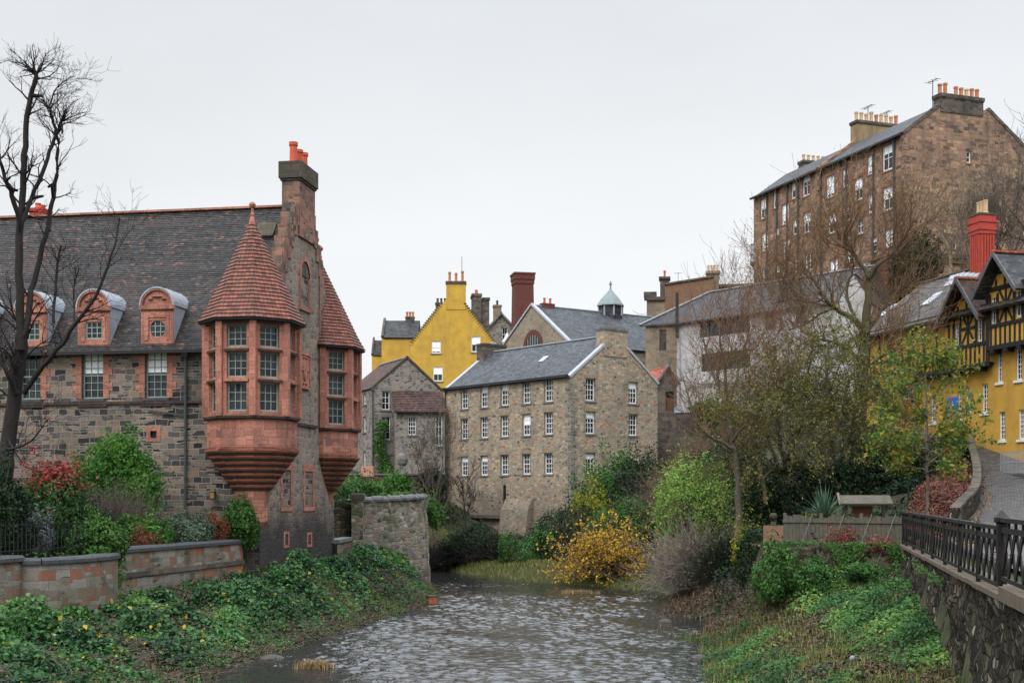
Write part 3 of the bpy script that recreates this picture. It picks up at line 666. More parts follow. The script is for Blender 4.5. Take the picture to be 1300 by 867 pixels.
def lobes_points(c, rad, n, nl, rng, shell=(.66, 1.10), flat=.0, sprig=1.0):
    """points near the surface of several overlapping lobes that fill an ellipsoid: an uneven crown"""
    c = np.array(c, float); rad = np.array(rad, float)
    lc = unit(rng.normal(size=(nl, 3)))*(.35+.45*rng.random((nl, 1))); lc[:, 2] = np.abs(lc[:, 2])*.95 - flat
    lr = .40 + .26*rng.random(nl)
    k = rng.integers(0, nl, n*2); u = unit(rng.normal(size=(n*2, 3)))
    s = shell[0] + (shell[1]-shell[0])*rng.random((n*2, 1))**.6
    q = lc[k] + u*lr[k][:, None]*s
    dd = np.linalg.norm(q[:, None]-lc[None], axis=2)/lr[None]
    dd[np.arange(len(q)), k] = 9
    keep = (dd.min(1) > .62)
    q, u = q[keep], u[keep]
    m = max(12, n//8); cid = rng.integers(0, min(m, len(q)), n)   # leaves gather in sprigs
    q = q[cid] + rng.normal(size=(n, 3))*np.array((.055, .055, .045))*(.6+.8*rng.random((n, 1)))*sprig; u = u[cid] + .5*rng.normal(size=(n, 3))
    lobes_points.cid = cid
    return c + q*rad, unit(u/rad + .35*rng.normal(size=u.shape)/rad.mean())
def bush(name, label, cat, c, rad, n, size, leaf, nl=9, group=None, stems='bark_grey', aspect=.55, sprays=14, seed=None, spread=.5, tops=None, kind_parts=('foliage', 'stems')):
    """c = point on the ground; rad = half extents (z = full height)"""
    rng = np.random.default_rng(seed if seed is not None else zlib.crc32((name+label).encode()))
    c = np.array(c, float); rad = np.array(rad, float)
    root = empty(name, label, cat, tuple(c), 0, group)
    P, Nn = lobes_points((0, 0, rad[2]*.42), (rad[0], rad[1], rad[2]*.62), n, nl, rng, flat=.25)
    cid = lobes_points.cid; cid = np.concatenate([cid, np.arange(200000)+cid.max()+1])
    T = Tubes(); sp = []; sn = []
    for i in range(sprays):                           # stems that break the outline
        a = rng.random()*2*np.pi; e = .5 + .9*rng.random()
        d = np.array((math.cos(a)*math.cos(e)*rad[0], math.sin(a)*math.cos(e)*rad[1], math.sin(e)*rad[2]))
        d *= (.95 + .28*rng.random()); tt = np.linspace(0, 1, 6)[:, None]
        Q = np.array((0, 0, 0)) + d*tt + rng.normal(size=(6, 3))*.05*tt*rad.mean()
        Q[:, 2] -= .10*rad[2]*tt[:, 0]**3
        T.add(Q, np.linspace(.022, .006, 6)*max(.5, rad.mean()*.6), 4)
        m = max(4, int(n/sprays*.10)); ti = .55 + .48*rng.random(m)
        sp.append(d*ti[:, None] + rng.normal(size=(m, 3))*.07*rad.mean()); sn.append(rng.normal(size=(m, 3)) + (0, 0, .8))
    P = np.concatenate([P] + sp); Nn = np.concatenate([Nn] + sn)
    zz = ground(P[:, 0]+c[0], P[:, 1]+c[1]) - c[2]
    cid = cid[:len(P)]; k = P[:, 2] > zz + .02; P, Nn, cid = P[k], Nn[k], cid[k]
    cr = rng.random(cid.max()+1)[cid]; ti = np.clip(.12 + .45*cr + .3*rng.random(len(P)) + .22*np.sin(P[:, 0]*3.1/rad[0]+P[:, 2]*4/rad[2])*np.sin(P[:, 1]*2.7/rad[1]+1.0), 0, 1)
    ti = np.where(rng.random(len(P)) < .08, rng.random(len(P)), ti)
    if tops:
        hf = P[:, 2]/rad[2] + .12*rng.normal(size=len(P)); ti = np.where(hf > tops, .66+.34*rng.random(len(P)), ti*.6)
    leaves(kind_parts[0], P, Nn, size*(.65+.7*rng.random(len(P))), LF[leaf] if isinstance(leaf, str) else leaf, root, ti, aspect)
    T.build(kind_parts[1], M[stems], root)
    return root
def thicket(name, label, cat, c, rad, n, mat, group=None, droop=.5, seed=3, r=.006, leafmat_=None, nleaf=0, lsize=.06):
    """a bush of bare twigs arching out of its base"""
    rng = np.random.default_rng(seed); root = empty(name, label, cat, tuple(c), 0, group); T = Tubes(); tips = []
    rad = np.array(rad, float)
    for i in range(n):
        a = rng.random()*2*np.pi; e = math.asin(min(1, .12+.88*rng.random())); q = (.55 + .5*rng.random())
        d = np.array((math.cos(a)*math.cos(e), math.sin(a)*math.cos(e), math.sin(e)))*rad*q
        o = rng.normal(size=3)*rad*.22; o[2] = abs(o[2])*.8
        t = np.linspace(0, 1, 6)[:, None]
        Q = o + d*t + np.cumsum(rng.normal(size=(6, 3)), 0)*.035*rad.mean()*t
        Q[:, 2] -= droop*rad[2]*.5*t[:, 0]**2.5*(.4+.8*rng.random())
        zg = -.1; Q[:, 2] = np.maximum(Q[:, 2], zg)
        T.add(Q, np.linspace(r*1.7, r*.6, 6), 3); tips.append(Q[2:])
        for b in range(2):
            k = rng.integers(2, 5); dd = (d/np.linalg.norm(d)+rng.normal(size=3)*.7)*rad.mean()*.28
            tt = np.linspace(0, 1, 4)[:, None]; T.add(Q[k] + dd*tt + rng.normal(size=(4, 3))*.02*tt, np.linspace(r, r*.5, 4), 3); tips.append(Q[k] + dd*tt)
    T.build('branches', mat, root)
    if nleaf:
        tp = np.concatenate(tips); P = tp[rng.integers(0, len(tp), nleaf)] + rng.normal(size=(nleaf, 3))*.06
        leaves('foliage', P, rng.normal(size=(nleaf, 3))+(0, 0, .6), lsize*(.6+.8*rng.random(nleaf)), leafmat_, root)
    return root
# ------------------------------------------------------------------ windows, chimneys, shells shared by the buildings
_wc = {}
def win_data(w, h, cols, rows, fm='white', bar=.028, fw=.055, blind=0, sash=True, meet=.5):
    key = (round(w, 3), round(h, 3), cols, rows, fm, bar, fw, blind, sash)
    if key in _wc: return _wc[key]
    f = MB()
    f.box(-w/2, -w/2+fw, 0, .07, 0, h); f.box(w/2-fw, w/2, 0, .07, 0, h)
    f.box(-w/2+fw, w/2-fw, 0, .07, 0, fw*1.3); f.box(-w/2+fw, w/2-fw, 0, .07, h-fw, h)
    zm = h*meet
    if sash: f.box(-w/2+fw, w/2-fw, .008, .06, zm-.03, zm+.03)
    x0, x1 = -w/2+fw, w/2-fw; z0, z1 = fw*1.3, h-fw
    for c in range(1, cols):
        x = x0 + (x1-x0)*c/cols; f.box(x-bar/2, x+bar/2, .02, .05, z0, z1)
    for r in range(1, rows):
        z = z0 + (z1-z0)*r/rows
        if sash and abs(z-zm) < .09: continue
        f.box(x0, x1, .022, .048, z-bar/2, z+bar/2)
    p = MB(); p.face([(x0-.01,.053,z0-.01),(x1+.01,.053,z0-.01),(x1+.01,.053,z1+.01),(x0-.01,.053,z1+.01)])
    b = None
    if blind:
        b = MB(); zz = z1 - (z1-z0)*blind
        b.box(x0, x1, .049, .0525, zz, z1)
        b = b.mesh('blind', M['blind'])
    _wc[key] = (f.mesh('window', M[fm]), p.mesh('pane', M['glass']), b)
    return _wc[key]
def window(root, p, rz, w, h, cols=3, rows=4, inset=.12, sill=None, surround=None, lintel=None, label=None, **k):
    """p = middle of the opening's foot on the wall face"""
    f, g, b = win_data(w, h, cols, rows, **k)
    Mx = Matrix.Translation(Vector(p)) @ Matrix.Rotation(rz, 4, 'Z')
    o = put('window', f, root, Mx @ Matrix.Translation((0, inset, 0)))
    if label: o['label'] = label
    put('pane', g, o)
    if b: put('blind', b, o)
    off = Matrix.Translation((0, -inset, 0))
    if sill:
        key = ('sill', round(w, 3), sill)
        if key not in _wc:
            s = MB(); s.box(-w/2-.1, w/2+.1, -.07, .1, -.12, -.003); _wc[key] = s.mesh('sill', M[sill])
        put('sill', _wc[key], o, off)
    if lintel:
        key = ('lintel', round(w, 3), lintel)
        if key not in _wc:
            s = MB(); s.box(-w/2-.16, w/2+.16, -.015, .05, .003, .24); _wc[key] = s.mesh('lintel', M[lintel])
        put('lintel', _wc[key], o, off @ Matrix.Translation((0, 0, h)))
    if surround:
        sm, jw = surround; key = ('sur', round(w, 3), round(h, 3), sm, jw)
        if key not in _wc:
            s = MB(); n = max(3, round(h/.33)); hh = h/n
            for i in range(n):
                e = jw if i % 2 else jw*.62
                s.box(-w/2-e, -w/2-.002, -.03, .06, i*hh+.003, (i+1)*hh-.003); s.box(w/2+.002, w/2+e, -.03, .06, i*hh+.003, (i+1)*hh-.003)
            s.box(-w/2-jw, w/2+jw, -.034, .06, h+.002, h+.26)
            _wc[key] = s.mesh('surround', M[sm])
        put('surround', _wc[key], o, off)
    return o
def openings_of(L): return [(u-w/2, z, u+w/2, z+h) for u, z, w, h in L]
_pc = {}
def chimney(root, x0, x1, y0, y1, z0, z1, mat, pots=(), cap=None, capk=.08, name='chimney', caph=.22, paraxis=None, band=True, potr=.14):
    m = MB(); cap = cap or mat
    m.box(x0, x1, y0, y1, z0, z1-caph)
    m.box(x0-capk, x1+capk, y0-capk, y1+capk, z1-caph, z1, 1)
    if band: m.box(x0-capk*.5, x1+capk*.5, y0-capk*.5, y1+capk*.5, z1-caph-.1, z1-caph-.003, 1)
    c = m.build(name, [M[mat], M[cap]], root)
    ax = paraxis or ('x' if (x1-x0) > (y1-y0) else 'y'); n = len(pots)
    for i, (pm, ph) in enumerate(pots):
        key = (pm, round(ph, 2), potr)
        if key not in _pc:
            q = MB(); q.lathe([(potr*1.15, 0), (potr*1.15, .06), (potr*.92, .1), (potr*.85, ph*.8), (potr*1.05, ph*.84), (potr*1.05, ph), (potr*.7, ph), (potr*.7, ph-.12)], n=10)
            _pc[key] = q.mesh('chimney_pot', M[pm], True)
        t = (i+.5)/n
        p = (x0+(x1-x0)*t, (y0+y1)/2, z1) if ax == 'x' else ((x0+x1)/2, y0+(y1-y0)*t, z1)
        put('chimney_pot', _pc[key], c, Matrix.Translation(p))
    return c
def roof_x(root, x0, x1, W, ze, zr, mat, over=.22, t=.12, y0=0.0, name='roof', courses=0, ridge='lead_light', lap=.03):
    """gable roof, ridge along x"""
    m = MB(); k = (zr-ze)/(W/2); e = over
    a0, a1 = (x0, y0-e, ze-k*e), (x1, y0-e, ze-k*e); r0, r1 = (x0, y0+W/2, zr), (x1, y0+W/2, zr)
    b0, b1 = (x0, y0+W+e, ze-k*e), (x1, y0+W+e, ze-k*e)
    m.slab(a0, a1, r1, r0, t); m.slab(b1, b0, r0, r1, t)
    if courses:
        m.courses(Vector(a0)+Vector((0,0,.004)), Vector(a1)+Vector((0,0,.004)), Vector(r1)+Vector((0,0,.004)), Vector(r0)+Vector((0,0,.004)), courses, lap, 0, .25)
    o = m.build(name, M[mat], root)
    rd = MB(); rd.bar((x0, y0+W/2, zr+.03), (x1, y0+W/2, zr+.03), .28, .09)
    rd.build('ridge', M[ridge], o)
    return o
def roof_y(root, W, L, ze, zr, mat, over=.12, t=.12, y0=0.0, x0=0.0, name='roof', ridge='lead_light', fover=0.0):
    """gable roof, ridge along y (gable faces the front)"""
    m = MB(); k = (zr-ze)/(W/2); e = over; ya, yb = y0-fover, y0+L
    m.slab((x0-e, yb, ze-k*e), (x0-e, ya, ze-k*e), (x0+W/2, ya, zr), (x0+W/2, yb, zr), t)
    m.slab((x0+W+e, ya, ze-k*e), (x0+W+e, yb, ze-k*e), (x0+W/2, yb, zr), (x0+W/2, ya, zr), t)
    o = m.build(name, M[mat], root)
    rd = MB(); rd.bar((x0+W/2, ya, zr+.03), (x0+W/2, yb, zr+.03), .24, .08); rd.build('ridge', M[ridge], o)
    return o
def shell(root, L, W, zb, ze, zr, mats, front=(), right=(), left=(), back=(), axis='x', depth=.2, name='wall', mr=None, rise=0.0):
    m = MB(); rect = lambda a: [(0, zb), (a, zb), (a, ze), (0, ze)]
    gab = lambda a: [(0, zb), (a, zb), (a, ze), (a/2, zr+rise), (0, ze)]
    fr, sd = (rect, gab) if axis == 'x' else (gab, rect)
    r = 0 if mr is None else 1
    wall(m, (0,0,0), (1,0,0), fr(L), list(front), depth, 0, r); wall(m, (L,0,0), (0,1,0), sd(W), list(right), depth, 0, r)
    wall(m, (L,W,0), (-1,0,0), fr(L), list(back), depth, 0, r); wall(m, (0,W,0), (0,-1,0), sd(W), list(left), depth, 0, r)
    return m.build(name, [M[mats]] + ([M[mr]] if mr else []), root)
def downpipe(root, x, y, z0, z1, name='downpipe', mat='pipe', r=.06):
    m = MB(); m.lathe([(r, 0), (r, z1-z0)], (x, y, z0), 8); m.box(x-.13, x+.13, y-.1, y+.1, z1-.02, z1+.28)
    k = z0+1
    while k < z1: m.lathe([(r*1.35, 0), (r*1.35, .1)], (x, y, k), 8); k += 1.8
    return m.build(name, M[mat], root)

# ------------------------------------------------------------------ red sandstone hall with two corner oriels (left)
HL, HW = 28.0, 10.2
hd = Vector((.986, -.166)).normalized()
hall = Frame('hall', 'dark stone hall with steep tiled roof and red turreted corner oriels at left', 'building', -10.44-hd.x*HL, 51.94-hd.y*HL, hd.x, hd.y)
hr = hall.root; zb, ze, zr = 1.6, 11.62, 18.3
wz0 = hall.front(117.5, 506)[1]; wz1 = hall.front(117.5, 447)[1]; wh = wz1 - wz0
wxs = [hall.front(p) for p in (117.5, 198.0)]; sp = wxs[1]-wxs[0]
wxs = [wxs[0]-sp*3, wxs[0]-sp*2, wxs[0]-sp] + wxs
ww = .98
ops = openings_of([(x, wz0, ww, wh) for x in wxs])
qx, qz = hall.front(195, 556); ops.append((qx-.14, qz, qx+.14, qz+.3))
# gable openings on the side plane
gop = []
def G(p0, q0, p1, q1):
    y0, z1 = hall.side(p0, q0, HL); y1, _ = hall.side(p1, q0, HL); _, z0 = hall.side(p0, q1, HL)
    return (y0, z0, y1, z1)
gw = [G(357.5, 596, 368, 643), G(386, 598, 396, 643)]
gw = [(a, b, c, d) for a, b, c, d in gw]
arch = G(380.5, 349, 391, 384)
slots = [G(360.5, 678, 364.5, 692), G(390, 679, 393.5, 691)]
shell(hr, HL, HW, zb, ze, zr, 'hall_stone', front=ops, name='wall')
# the gable is its own, lighter wall, 3 cm proud of the shell
m = MB(); wall(m, (HL+.03, 0, 0), (0, 1, 0), [(0,zb),(9.9,zb),(9.9,12.6),(8.1,16.2),(6.85,zr+.2),(3.9,zr-.1),(2.5,15.3),(0,ze+.2)], gw+[arch]+slots, .3, 0)
gab = m.build('gable_wall', [M['gable_stone']], hr)
# raised, crow-stepped gable head
m = MB()
Q = [(2.5,15.0),(2.9,15.75),(3.3,16.4),(3.7,17.0),(4.1,17.6),(4.5,18.1)]
for (y, z) in Q: m.box(HL-.5, HL+.09, y-.12, y+.45, z-.75, z+.22)
m.build('crow_steps', M['stack_stone'], hr); m = MB()
Q = [(8.1,16.3),(7.75,16.95),(7.4,17.55),(7.05,18.2)]
for (y, z) in Q: m.box(HL-.5, HL+.09, y-.5, y+.06, z-.75, z+.1)
m.box(HL-.5, HL+.09, 7.72, 8.16, 11.9, 15.548)
m.build('crow_steps', M['stack_stone'], hr)
m = MB(); m.box(HL-.5, HL-.003, 5.1, 8.1, 13.0, 16.2); m.box(HL-.5, HL-.003, 4.2, 7.0, 16.203, zr); m.build('gable_back', M['soot_stone'], hr)
# red dressed blocks round gable windows, panel and arch
for (a, b, c, d) in gw:
    m = MB()
    for i in range(5):
        hh = (d-b)/5; e = .3 if i % 2 else .18
        m.box(HL+.031, HL+.06, a-e, a-.003, b+i*hh+.004, b+(i+1)*hh-.004); m.box(HL+.031, HL+.06, c+.003, c+e, b+i*hh+.004, b+(i+1)*hh-.004)
    m.box(HL+.031, HL+.06, a-.3, c+.3, d+.003, d+.3); m.box(HL+.031, HL+.08, a-.25, c+.25, b-.2, b-.003); m.build('window_dressing', M['red_trim'], hr)
for (a, b, c, d) in slots:
    m = MB()
    m.box(HL+.031, HL+.055, a-.16, a-.003, b-.12, d+.12); m.box(HL+.031, HL+.055, c+.003, c+.16, b-.12, d+.12)
    m.box(HL+.031, HL+.055, a+.0, c-.0, d+.003, d+.12); m.box(HL+.031, HL+.055, a, c, b-.12, b-.003); m.build('slot_dressing', M['red_trim'], hr)
a, b, c, d = arch; m = MB()
m.box(HL+.031, HL+.09, a-.16, a-.003, b-.15, d); m.box(HL+.031, HL+.09, c+.003, c+.16, b-.15, d); m.box(HL+.031, HL+.11, a-.2, c+.2, b-.32, b-.153)
yc, rr = (a+c)/2, (c-a)/2+.02
for i in range(9):
    t0, t1 = math.pi*i/9, math.pi*(i+1)/9
    P = [(HL+.09, yc-r_*math.cos(t), d+.003+r_*math.sin(t)*1.2) for r_, t in ((rr, t0), (rr+.18, t0), (rr+.18, t1), (rr, t1))]
    m.face(P[::-1]); m.face([P[1], P[2], (HL+.031, P[2][1], P[2][2]), (HL+.031, P[1][1], P[1][2])][::-1])
m.build('arch_dressing', M['red_trim'], hr)
m = MB()
m.face([(HL+.036, yc-rr*math.cos(t), d+.003+rr*math.sin(t)*1.2) for t in [math.pi*i/12 for i in range(13)]][::-1])
m.build('arch_infill', M['soot_stone'], hr)
# carved panel between the oriels
a, b, c, d = G(378, 449, 390, 489)
m = MB(); m.box(HL+.031, HL+.10, a, c, b, d)
fr_ = MB()
for q in ((a-.1,a,b-.1,d+.1),(c,c+.1,b-.1,d+.1),(a,c,d,d+.12),(a,c,b-.12,b)): fr_.box(HL+.031, HL+.15, *q)
yc2, zc2 = (a+c)/2, (b+d)/2
sh = MB(); sh.loft([[Vector((HL+x, yc2+s*.28*math.cos(t), zc2+s*.5*math.sin(t))) for t in [2*math.pi*i/14 for i in range(14)]] for x, s in ((.10,1),(.15,.9),(.17,.55))], cap=False)
sh.face([Vector((HL+.17, yc2+.154*math.cos(t), zc2+.275*math.sin(t))) for t in [2*math.pi*i/14 for i in range(14)]])
for i in range(6):
    t = i*math.pi/3; sh.lathe([(.02,-.07),(.09,0),(.02,.07)], (HL+.12, yc2+.36*math.cos(t), zc2+.68*math.sin(t)), 6)
po = m.build('carved_panel', M['red_trim'], hr); fr_.build('panel_frame', M['red'], po); sh.build('shield', M['red'], po)
# gable windows
for (a, b, c, d) in gw: window(hr, (HL+.03, (a+c)/2, b), R(90), c-a, d-b, 1, 4, inset=.26, fm='sage', sash=False)
a, b, c, d = arch; window(hr, (HL+.03, (a+c)/2, b), R(90), c-a, d-b, 1, 3, inset=.24, fm='sage', sash=False)
# string course on the front and gable
zs = hall.front(100, 512)[1]
m = MB(); m.box(0, HL-1.9, -.09, -.003, zs-.06, zs+.05); m.box(HL+.031, HL+.12, 2.1, 7.3, zs-.75, zs-.62)
for x in wxs: m.box(x-.68, x+.68, -.07, -.003, zs-.16, zs-.063)
m.build('string_course', M['soot'], hr)
# front windows with quoined surrounds
for i, x in enumerate(wxs):
    window(hr, (x, 0, wz0), 0, ww, wh, 3, 6, inset=.16, fm='sage', blind=.45 if i != 2 else 0, sash=True, meet=.5, surround=('red_trim', .42), sill='dark_coping')
m = MB(); m.box(qx-.32, qx+.32, -.025, -.003, qz+.302, qz+.5); m.box(qx-.32, qx-.142, -.025, -.003, qz-.15, qz+.3); m.box(qx+.142, qx+.32, -.025, -.003, qz-.15, qz+.3); m.box(qx-.14, qx+.14, -.025, -.003, qz-.15, qz-.002)
m.build('vent_block', M['red_trim'], hr)
m = MB(); m.box(qx-.135, qx+.135, .1, .14, qz+.003, qz+.297); m.build('vent_grille', M['iron'], hr)
# roof
rf = roof_x(hr, 0, HL-.45, HW, ze, zr, 'hall_tile', over=.28, t=.12, courses=72, ridge='red_trim', lap=.02)
m = MB(); m.bar((0, -.42, ze-.42), (HL-1.75, -.42, ze-.42), .16, .14); m.build('gutter', M['iron'], hr)
# chimneys
yc = HW/2
ch = chimney(hr, HL-.72, HL+.12, 4.75, 6.9, zr-1.4, 20.25, 'stack_stone', [('pot_red', .95), ('pot_red', .8), ('pot_red', .85)], cap='moss', capk=.12, caph=.75, paraxis='y', potr=.2)
x_, _ = hall.front(47, 270, HW/2+.6)
chimney(hr, x_-.35, x_+.35, yc-.4+.9, yc+.4+.9, zr-2, zr+.55, 'brick_bright', [('pot_red', .25)]*2, caph=.1, capk=.04)
# dormers
def dormer(x, rnd):
    w, zb_, zs_, d0 = 1.46, ze-.12, 13.1, -.06
    R_ = w/2; m = MB()
    ow, oz0, oz1 = (.74, zb_+.32, zb_+1.06)
    wall(m, (x-R_, d0, 0), (1,0,0), [(0,zb_),(w,zb_),(w,zs_),(0,zs_)], [(R_-ow/2, oz0, R_+ow/2, oz1)], .14)
    arc = [(x+R_*math.cos(t), d0, zs_+.06+R_*math.sin(t)*1.0) for t in [math.pi*i/14 for i in range(15)]]
    m.face(arc); m.box(x-R_-.07, x+R_+.07, d0-.09, d0-.003, zs_-.1, zs_+.06)
    for i in range(14):                                # pediment moulding
        t0, t1 = math.pi*i/14, math.pi*(i+1)/14
        q = [(x+r_*math.cos(t), d0-.08, zs_+.06+r_*math.sin(t)) for r_, t in ((R_-.09,t0),(R_+.04,t0),(R_+.04,t1),(R_-.09,t1))]
        m.face(q); m.face([(q[0][0], d0, q[0][2]), q[0], q[3], (q[3][0], d0, q[3][2])])
    for s in (-1, 1): m.box(x+s*(ow/2+.1)-.07, x+s*(ow/2+.1)+.07, d0-.035, d0-.003, oz0-.1, oz1+.1)
    m.box(x-ow/2-.17, x+ow/2+.17, d0-.035, d0-.003, oz1+.1, oz1+.22)
    for k in range(5): m.lathe([(.02,-.05),(.11-.02*(k%2),0),(.02,.05)], (x-.3+.15*k, d0-.02, zs_+.33+.1*(k in (1,2,3))), 6)
    o = m.build('dormer', M['red_trim'], hr)
    for s in (-1, 1):                                  # cheeks run back into the roof slope
        c = MB()
        q = [(x+s*R_, d0+.02, zb_-.3), (x+s*R_, d0+.02, zs_+.06), (x+s*R_, 1.8, zs_+.06), (x+s*R_, 1.2, zb_)]
        c.face(q if s < 0 else q[::-1]); c.build('cheek', M['lead'], o)
    b = MB(); Rr = R_+.05
    for i in range(14):
        t0, t1 = math.pi*i/14, math.pi*(i+1)/14
        P = lambda t, y: (x+Rr*math.cos(t), y, zs_+.06+Rr*math.sin(t))
        b.face([P(t0, d0-.1), P(t0, 2.6), P(t1, 2.6), P(t1, d0-.1)]); b.face([P(t0, d0-.1), P(t1, d0-.1), (x+(Rr-.06)*math.cos(t1), d0-.1, zs_+.06+(Rr-.06)*math.sin(t1)), (x+(Rr-.06)*math.cos(t0), d0-.1, zs_+.06+(Rr-.06)*math.sin(t0))][::-1])
    for y in (.45, .95, 1.45):
        for i in range(14):
            t0, t1 = math.pi*i/14, math.pi*(i+1)/14
            b.bar((x+(Rr+.01)*math.cos(t0), y, zs_+.06+(Rr+.01)*math.sin(t0)), (x+(Rr+.01)*math.cos(t1), y, zs_+.06+(Rr+.01)*math.sin(t1)), .04, .03)
    b.build('barrel_roof', M['lead'], o)
    f = MB(); zc = (oz0+oz1)/2
    if rnd:                                            # round stone ring with glazing behind
        ri = .35
        for i in range(24):
            t0, t1 = 2*math.pi*i/24, 2*math.pi*(i+1)/24
            sq = lambda t: (x+max(-.375, min(.375, .6*math.cos(t))), d0+.03, zc+max(-.375, min(.375, .6*math.sin(t))))
            ci = lambda t: (x+ri*math.cos(t), d0+.03, zc+ri*math.sin(t))
            f.face([ci(t0), sq(t0), sq(t1), ci(t1)], 1)
    for k in (-.12, .12): f.box(x+k-.018, x+k+.018, d0+.06, d0+.09, oz0, oz1); f.box(x-ow/2, x+ow/2, d0+.062, d0+.088, zc+k-.018, zc+k+.018)
    f.box(x-ow/2, x-ow/2+.05, d0+.05, d0+.1, oz0, oz1); f.box(x+ow/2-.05, x+ow/2, d0+.05, d0+.1, oz0, oz1); f.box(x-ow/2+.05, x+ow/2-.05, d0+.05, d0+.1, oz1-.05, oz1); f.box(x-ow/2+.05, x+ow/2-.05, d0+.05, d0+.1, oz0, oz0+.06)
    f.build('window', [M['sage'], M['red_trim']], o)
    p = MB(); p.face([(x-ow/2, d0+.094, oz0), (x+ow/2, d0+.094, oz0), (x+ow/2, d0+.094, oz1), (x-ow/2, d0+.094, oz1)]); p.build('pane', M['glass'], o)
for i, x in enumerate(wxs): dormer(x + .09, i == 4)
# corner oriels
def octo(c, r, z, a0=-67.5): return [Vector((c[0]+r*math.cos(R(a0+45*i)), c[1]+r*math.sin(R(a0+45*i)), z)) for i in range(8)]
def oriel(c, pr=.62):
    RR_ = 1.86; z_sill, z_top = 8.45, 12.28
    m = MB(); z1, z2, z3 = 8.62, 9.86, 11.08
    tiers = [(8.62, 9.78), (9.98, 11.0), (11.2, 12.1)]
    V = octo(c, RR_, 0)
    for i in range(8):
        a, b = V[i], V[(i+1) % 8]; d = (b-a); Lw = d.length; d.normalize()
        nang = (-67.5 + 45*i + 22.5) % 360
        blindside = 100 < nang < 215
        op = [] if blindside else [(Lw/2-.42, t0, Lw/2+.42, t1) for t0, t1 in tiers]
        wall(m, a, d, [(0, z_sill), (Lw, z_sill), (Lw, z_top), (0, z_top)], op, .2)
        if not blindside:
            mid = a + d*Lw/2
            for t0, t1 in tiers:
                window(hr, (mid.x, mid.y, t0), math.atan2(d.y, d.x), .84, t1-t0, 3, 3, inset=.15, fm='sage', sash=False, bar=.03)
            nn = Vector((d.y, -d.x, 0))
            for zz in (9.86, 11.08):                      # transom drip moulds
                A = a + d*.2 + nn*.0; B = b - d*.2
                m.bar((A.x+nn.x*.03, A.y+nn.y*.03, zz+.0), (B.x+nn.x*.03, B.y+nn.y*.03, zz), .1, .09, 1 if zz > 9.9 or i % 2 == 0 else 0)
            m.bar((a.x+d.x*.16+nn.x*.04, a.y+d.y*.16+nn.y*.04, 12.19), (b.x-d.x*.16+nn.x*.04, b.y-d.y*.16+nn.y*.04, 12.19), .12, .08, 1)
        m.bar((a.x, a.y, z_sill), (a.x, a.y, z_top), .26, .26)
    o = m.build('oriel', [M['red_trim'], M['soot']], hr)
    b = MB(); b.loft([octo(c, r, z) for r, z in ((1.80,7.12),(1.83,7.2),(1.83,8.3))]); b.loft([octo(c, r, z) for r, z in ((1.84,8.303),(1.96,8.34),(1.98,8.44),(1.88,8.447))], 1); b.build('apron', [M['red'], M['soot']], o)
    k = MB(); zz = 7.11; r = 1.93
    for i in range(7):
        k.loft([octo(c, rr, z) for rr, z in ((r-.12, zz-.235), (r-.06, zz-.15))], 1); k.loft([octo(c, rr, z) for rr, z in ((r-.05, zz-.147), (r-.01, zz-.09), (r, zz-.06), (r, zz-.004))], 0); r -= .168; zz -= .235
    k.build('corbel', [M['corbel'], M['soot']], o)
    p = MB(); p.loft([octo(c, .08, 3.1), octo(c, pr, 4.15), octo(c, pr, 4.7), octo(c, .74, zz)]); p.build('pier', M['red'], o)
    t = MB(); zE, zA, n = 12.34, 16.55, 26
    t.loft([octo(c, 1.95, 12.27), octo(c, 2.10, 12.36)], 0)
    for i in range(n):
        f0, f1 = i/n, (i+1)/n
        bell = lambda f: 2.06*(1-f)+.07 + .06*max(0, 1-f*7)
        r0, r1 = bell(f0)+.03, bell(f1)
        z0_, z1_ = zE+(zA-zE)*f0, zE+(zA-zE)*f1
        A, B = octo(c, r0, z0_+.02), octo(c, r1, z1_)
        for j in range(8):
            q = (j+1) % 8; lw = (A[q]-A[j]).length; s0 = i*.16
            off = j*3.1 + (i % 2)*.085
            t.face([A[j], A[q], B[q], B[j]], 0, [(off-lw/2, s0), (off+lw/2, s0), (off+(B[q]-B[j]).length/2, s0+.16), (off-(B[q]-B[j]).length/2, s0+.16)])
        C = octo(c, r0-.05, z0_)
        for j in range(8): t.face([C[j], C[(j+1)%8], A[(j+1)%8], A[j]], 0)
    ro = t.build('turret_roof', M['cone_tile'], o)
    f = MB(); f.lathe([(.16,-.1),(.13,.12),(.07,.3),(.1,.34),(.06,.4),(.05,.62),(.11,.68),(.15,.76),(.11,.84),(.02,.9)], (c[0], c[1], zA-.05), 10); f.build('finial', M['red_trim'], ro)
    g_ = MB(); g_.loft([octo(c, 2.10, 12.22), octo(c, 2.19, 12.27), octo(c, 2.19, 12.31)], 0, False); g_.build('gutter', M['iron'], ro)
oriel((HL-.35, .2)); oriel((HL-.48, 9.5), .5)
# finial statue on the far skew, small flat lead where the stack meets the roof
m = MB(); m.lathe([(.18,0),(.18,.3),(.1,.4),(.08,.8),(.14,.9),(.16,1.0),(.08,1.12),(0.02,1.2)], (HL-.2, 8.0, 16.4), 8); m.build('finial', M['red_trim'], hr)
m = MB(); m.slab((HL-1.7, yc-1.35, zr-1.55), (HL-.8, yc-1.35, zr-1.55), (HL-.8, yc-.75, zr-.85), (HL-1.7, yc-.75, zr-.85), .1); m.build('saddle_flashing', M['moss'], hr)
x_ = hall.front(237)
downpipe(hr, x_, -.12, 3.1, ze-.62)
m = MB(); m.bar((x_-1.6, -.1, zs-.35), (x_-.06, -.1, zs-.55), .07, .07); m.build('branch_pipe', M['pipe'], hr)
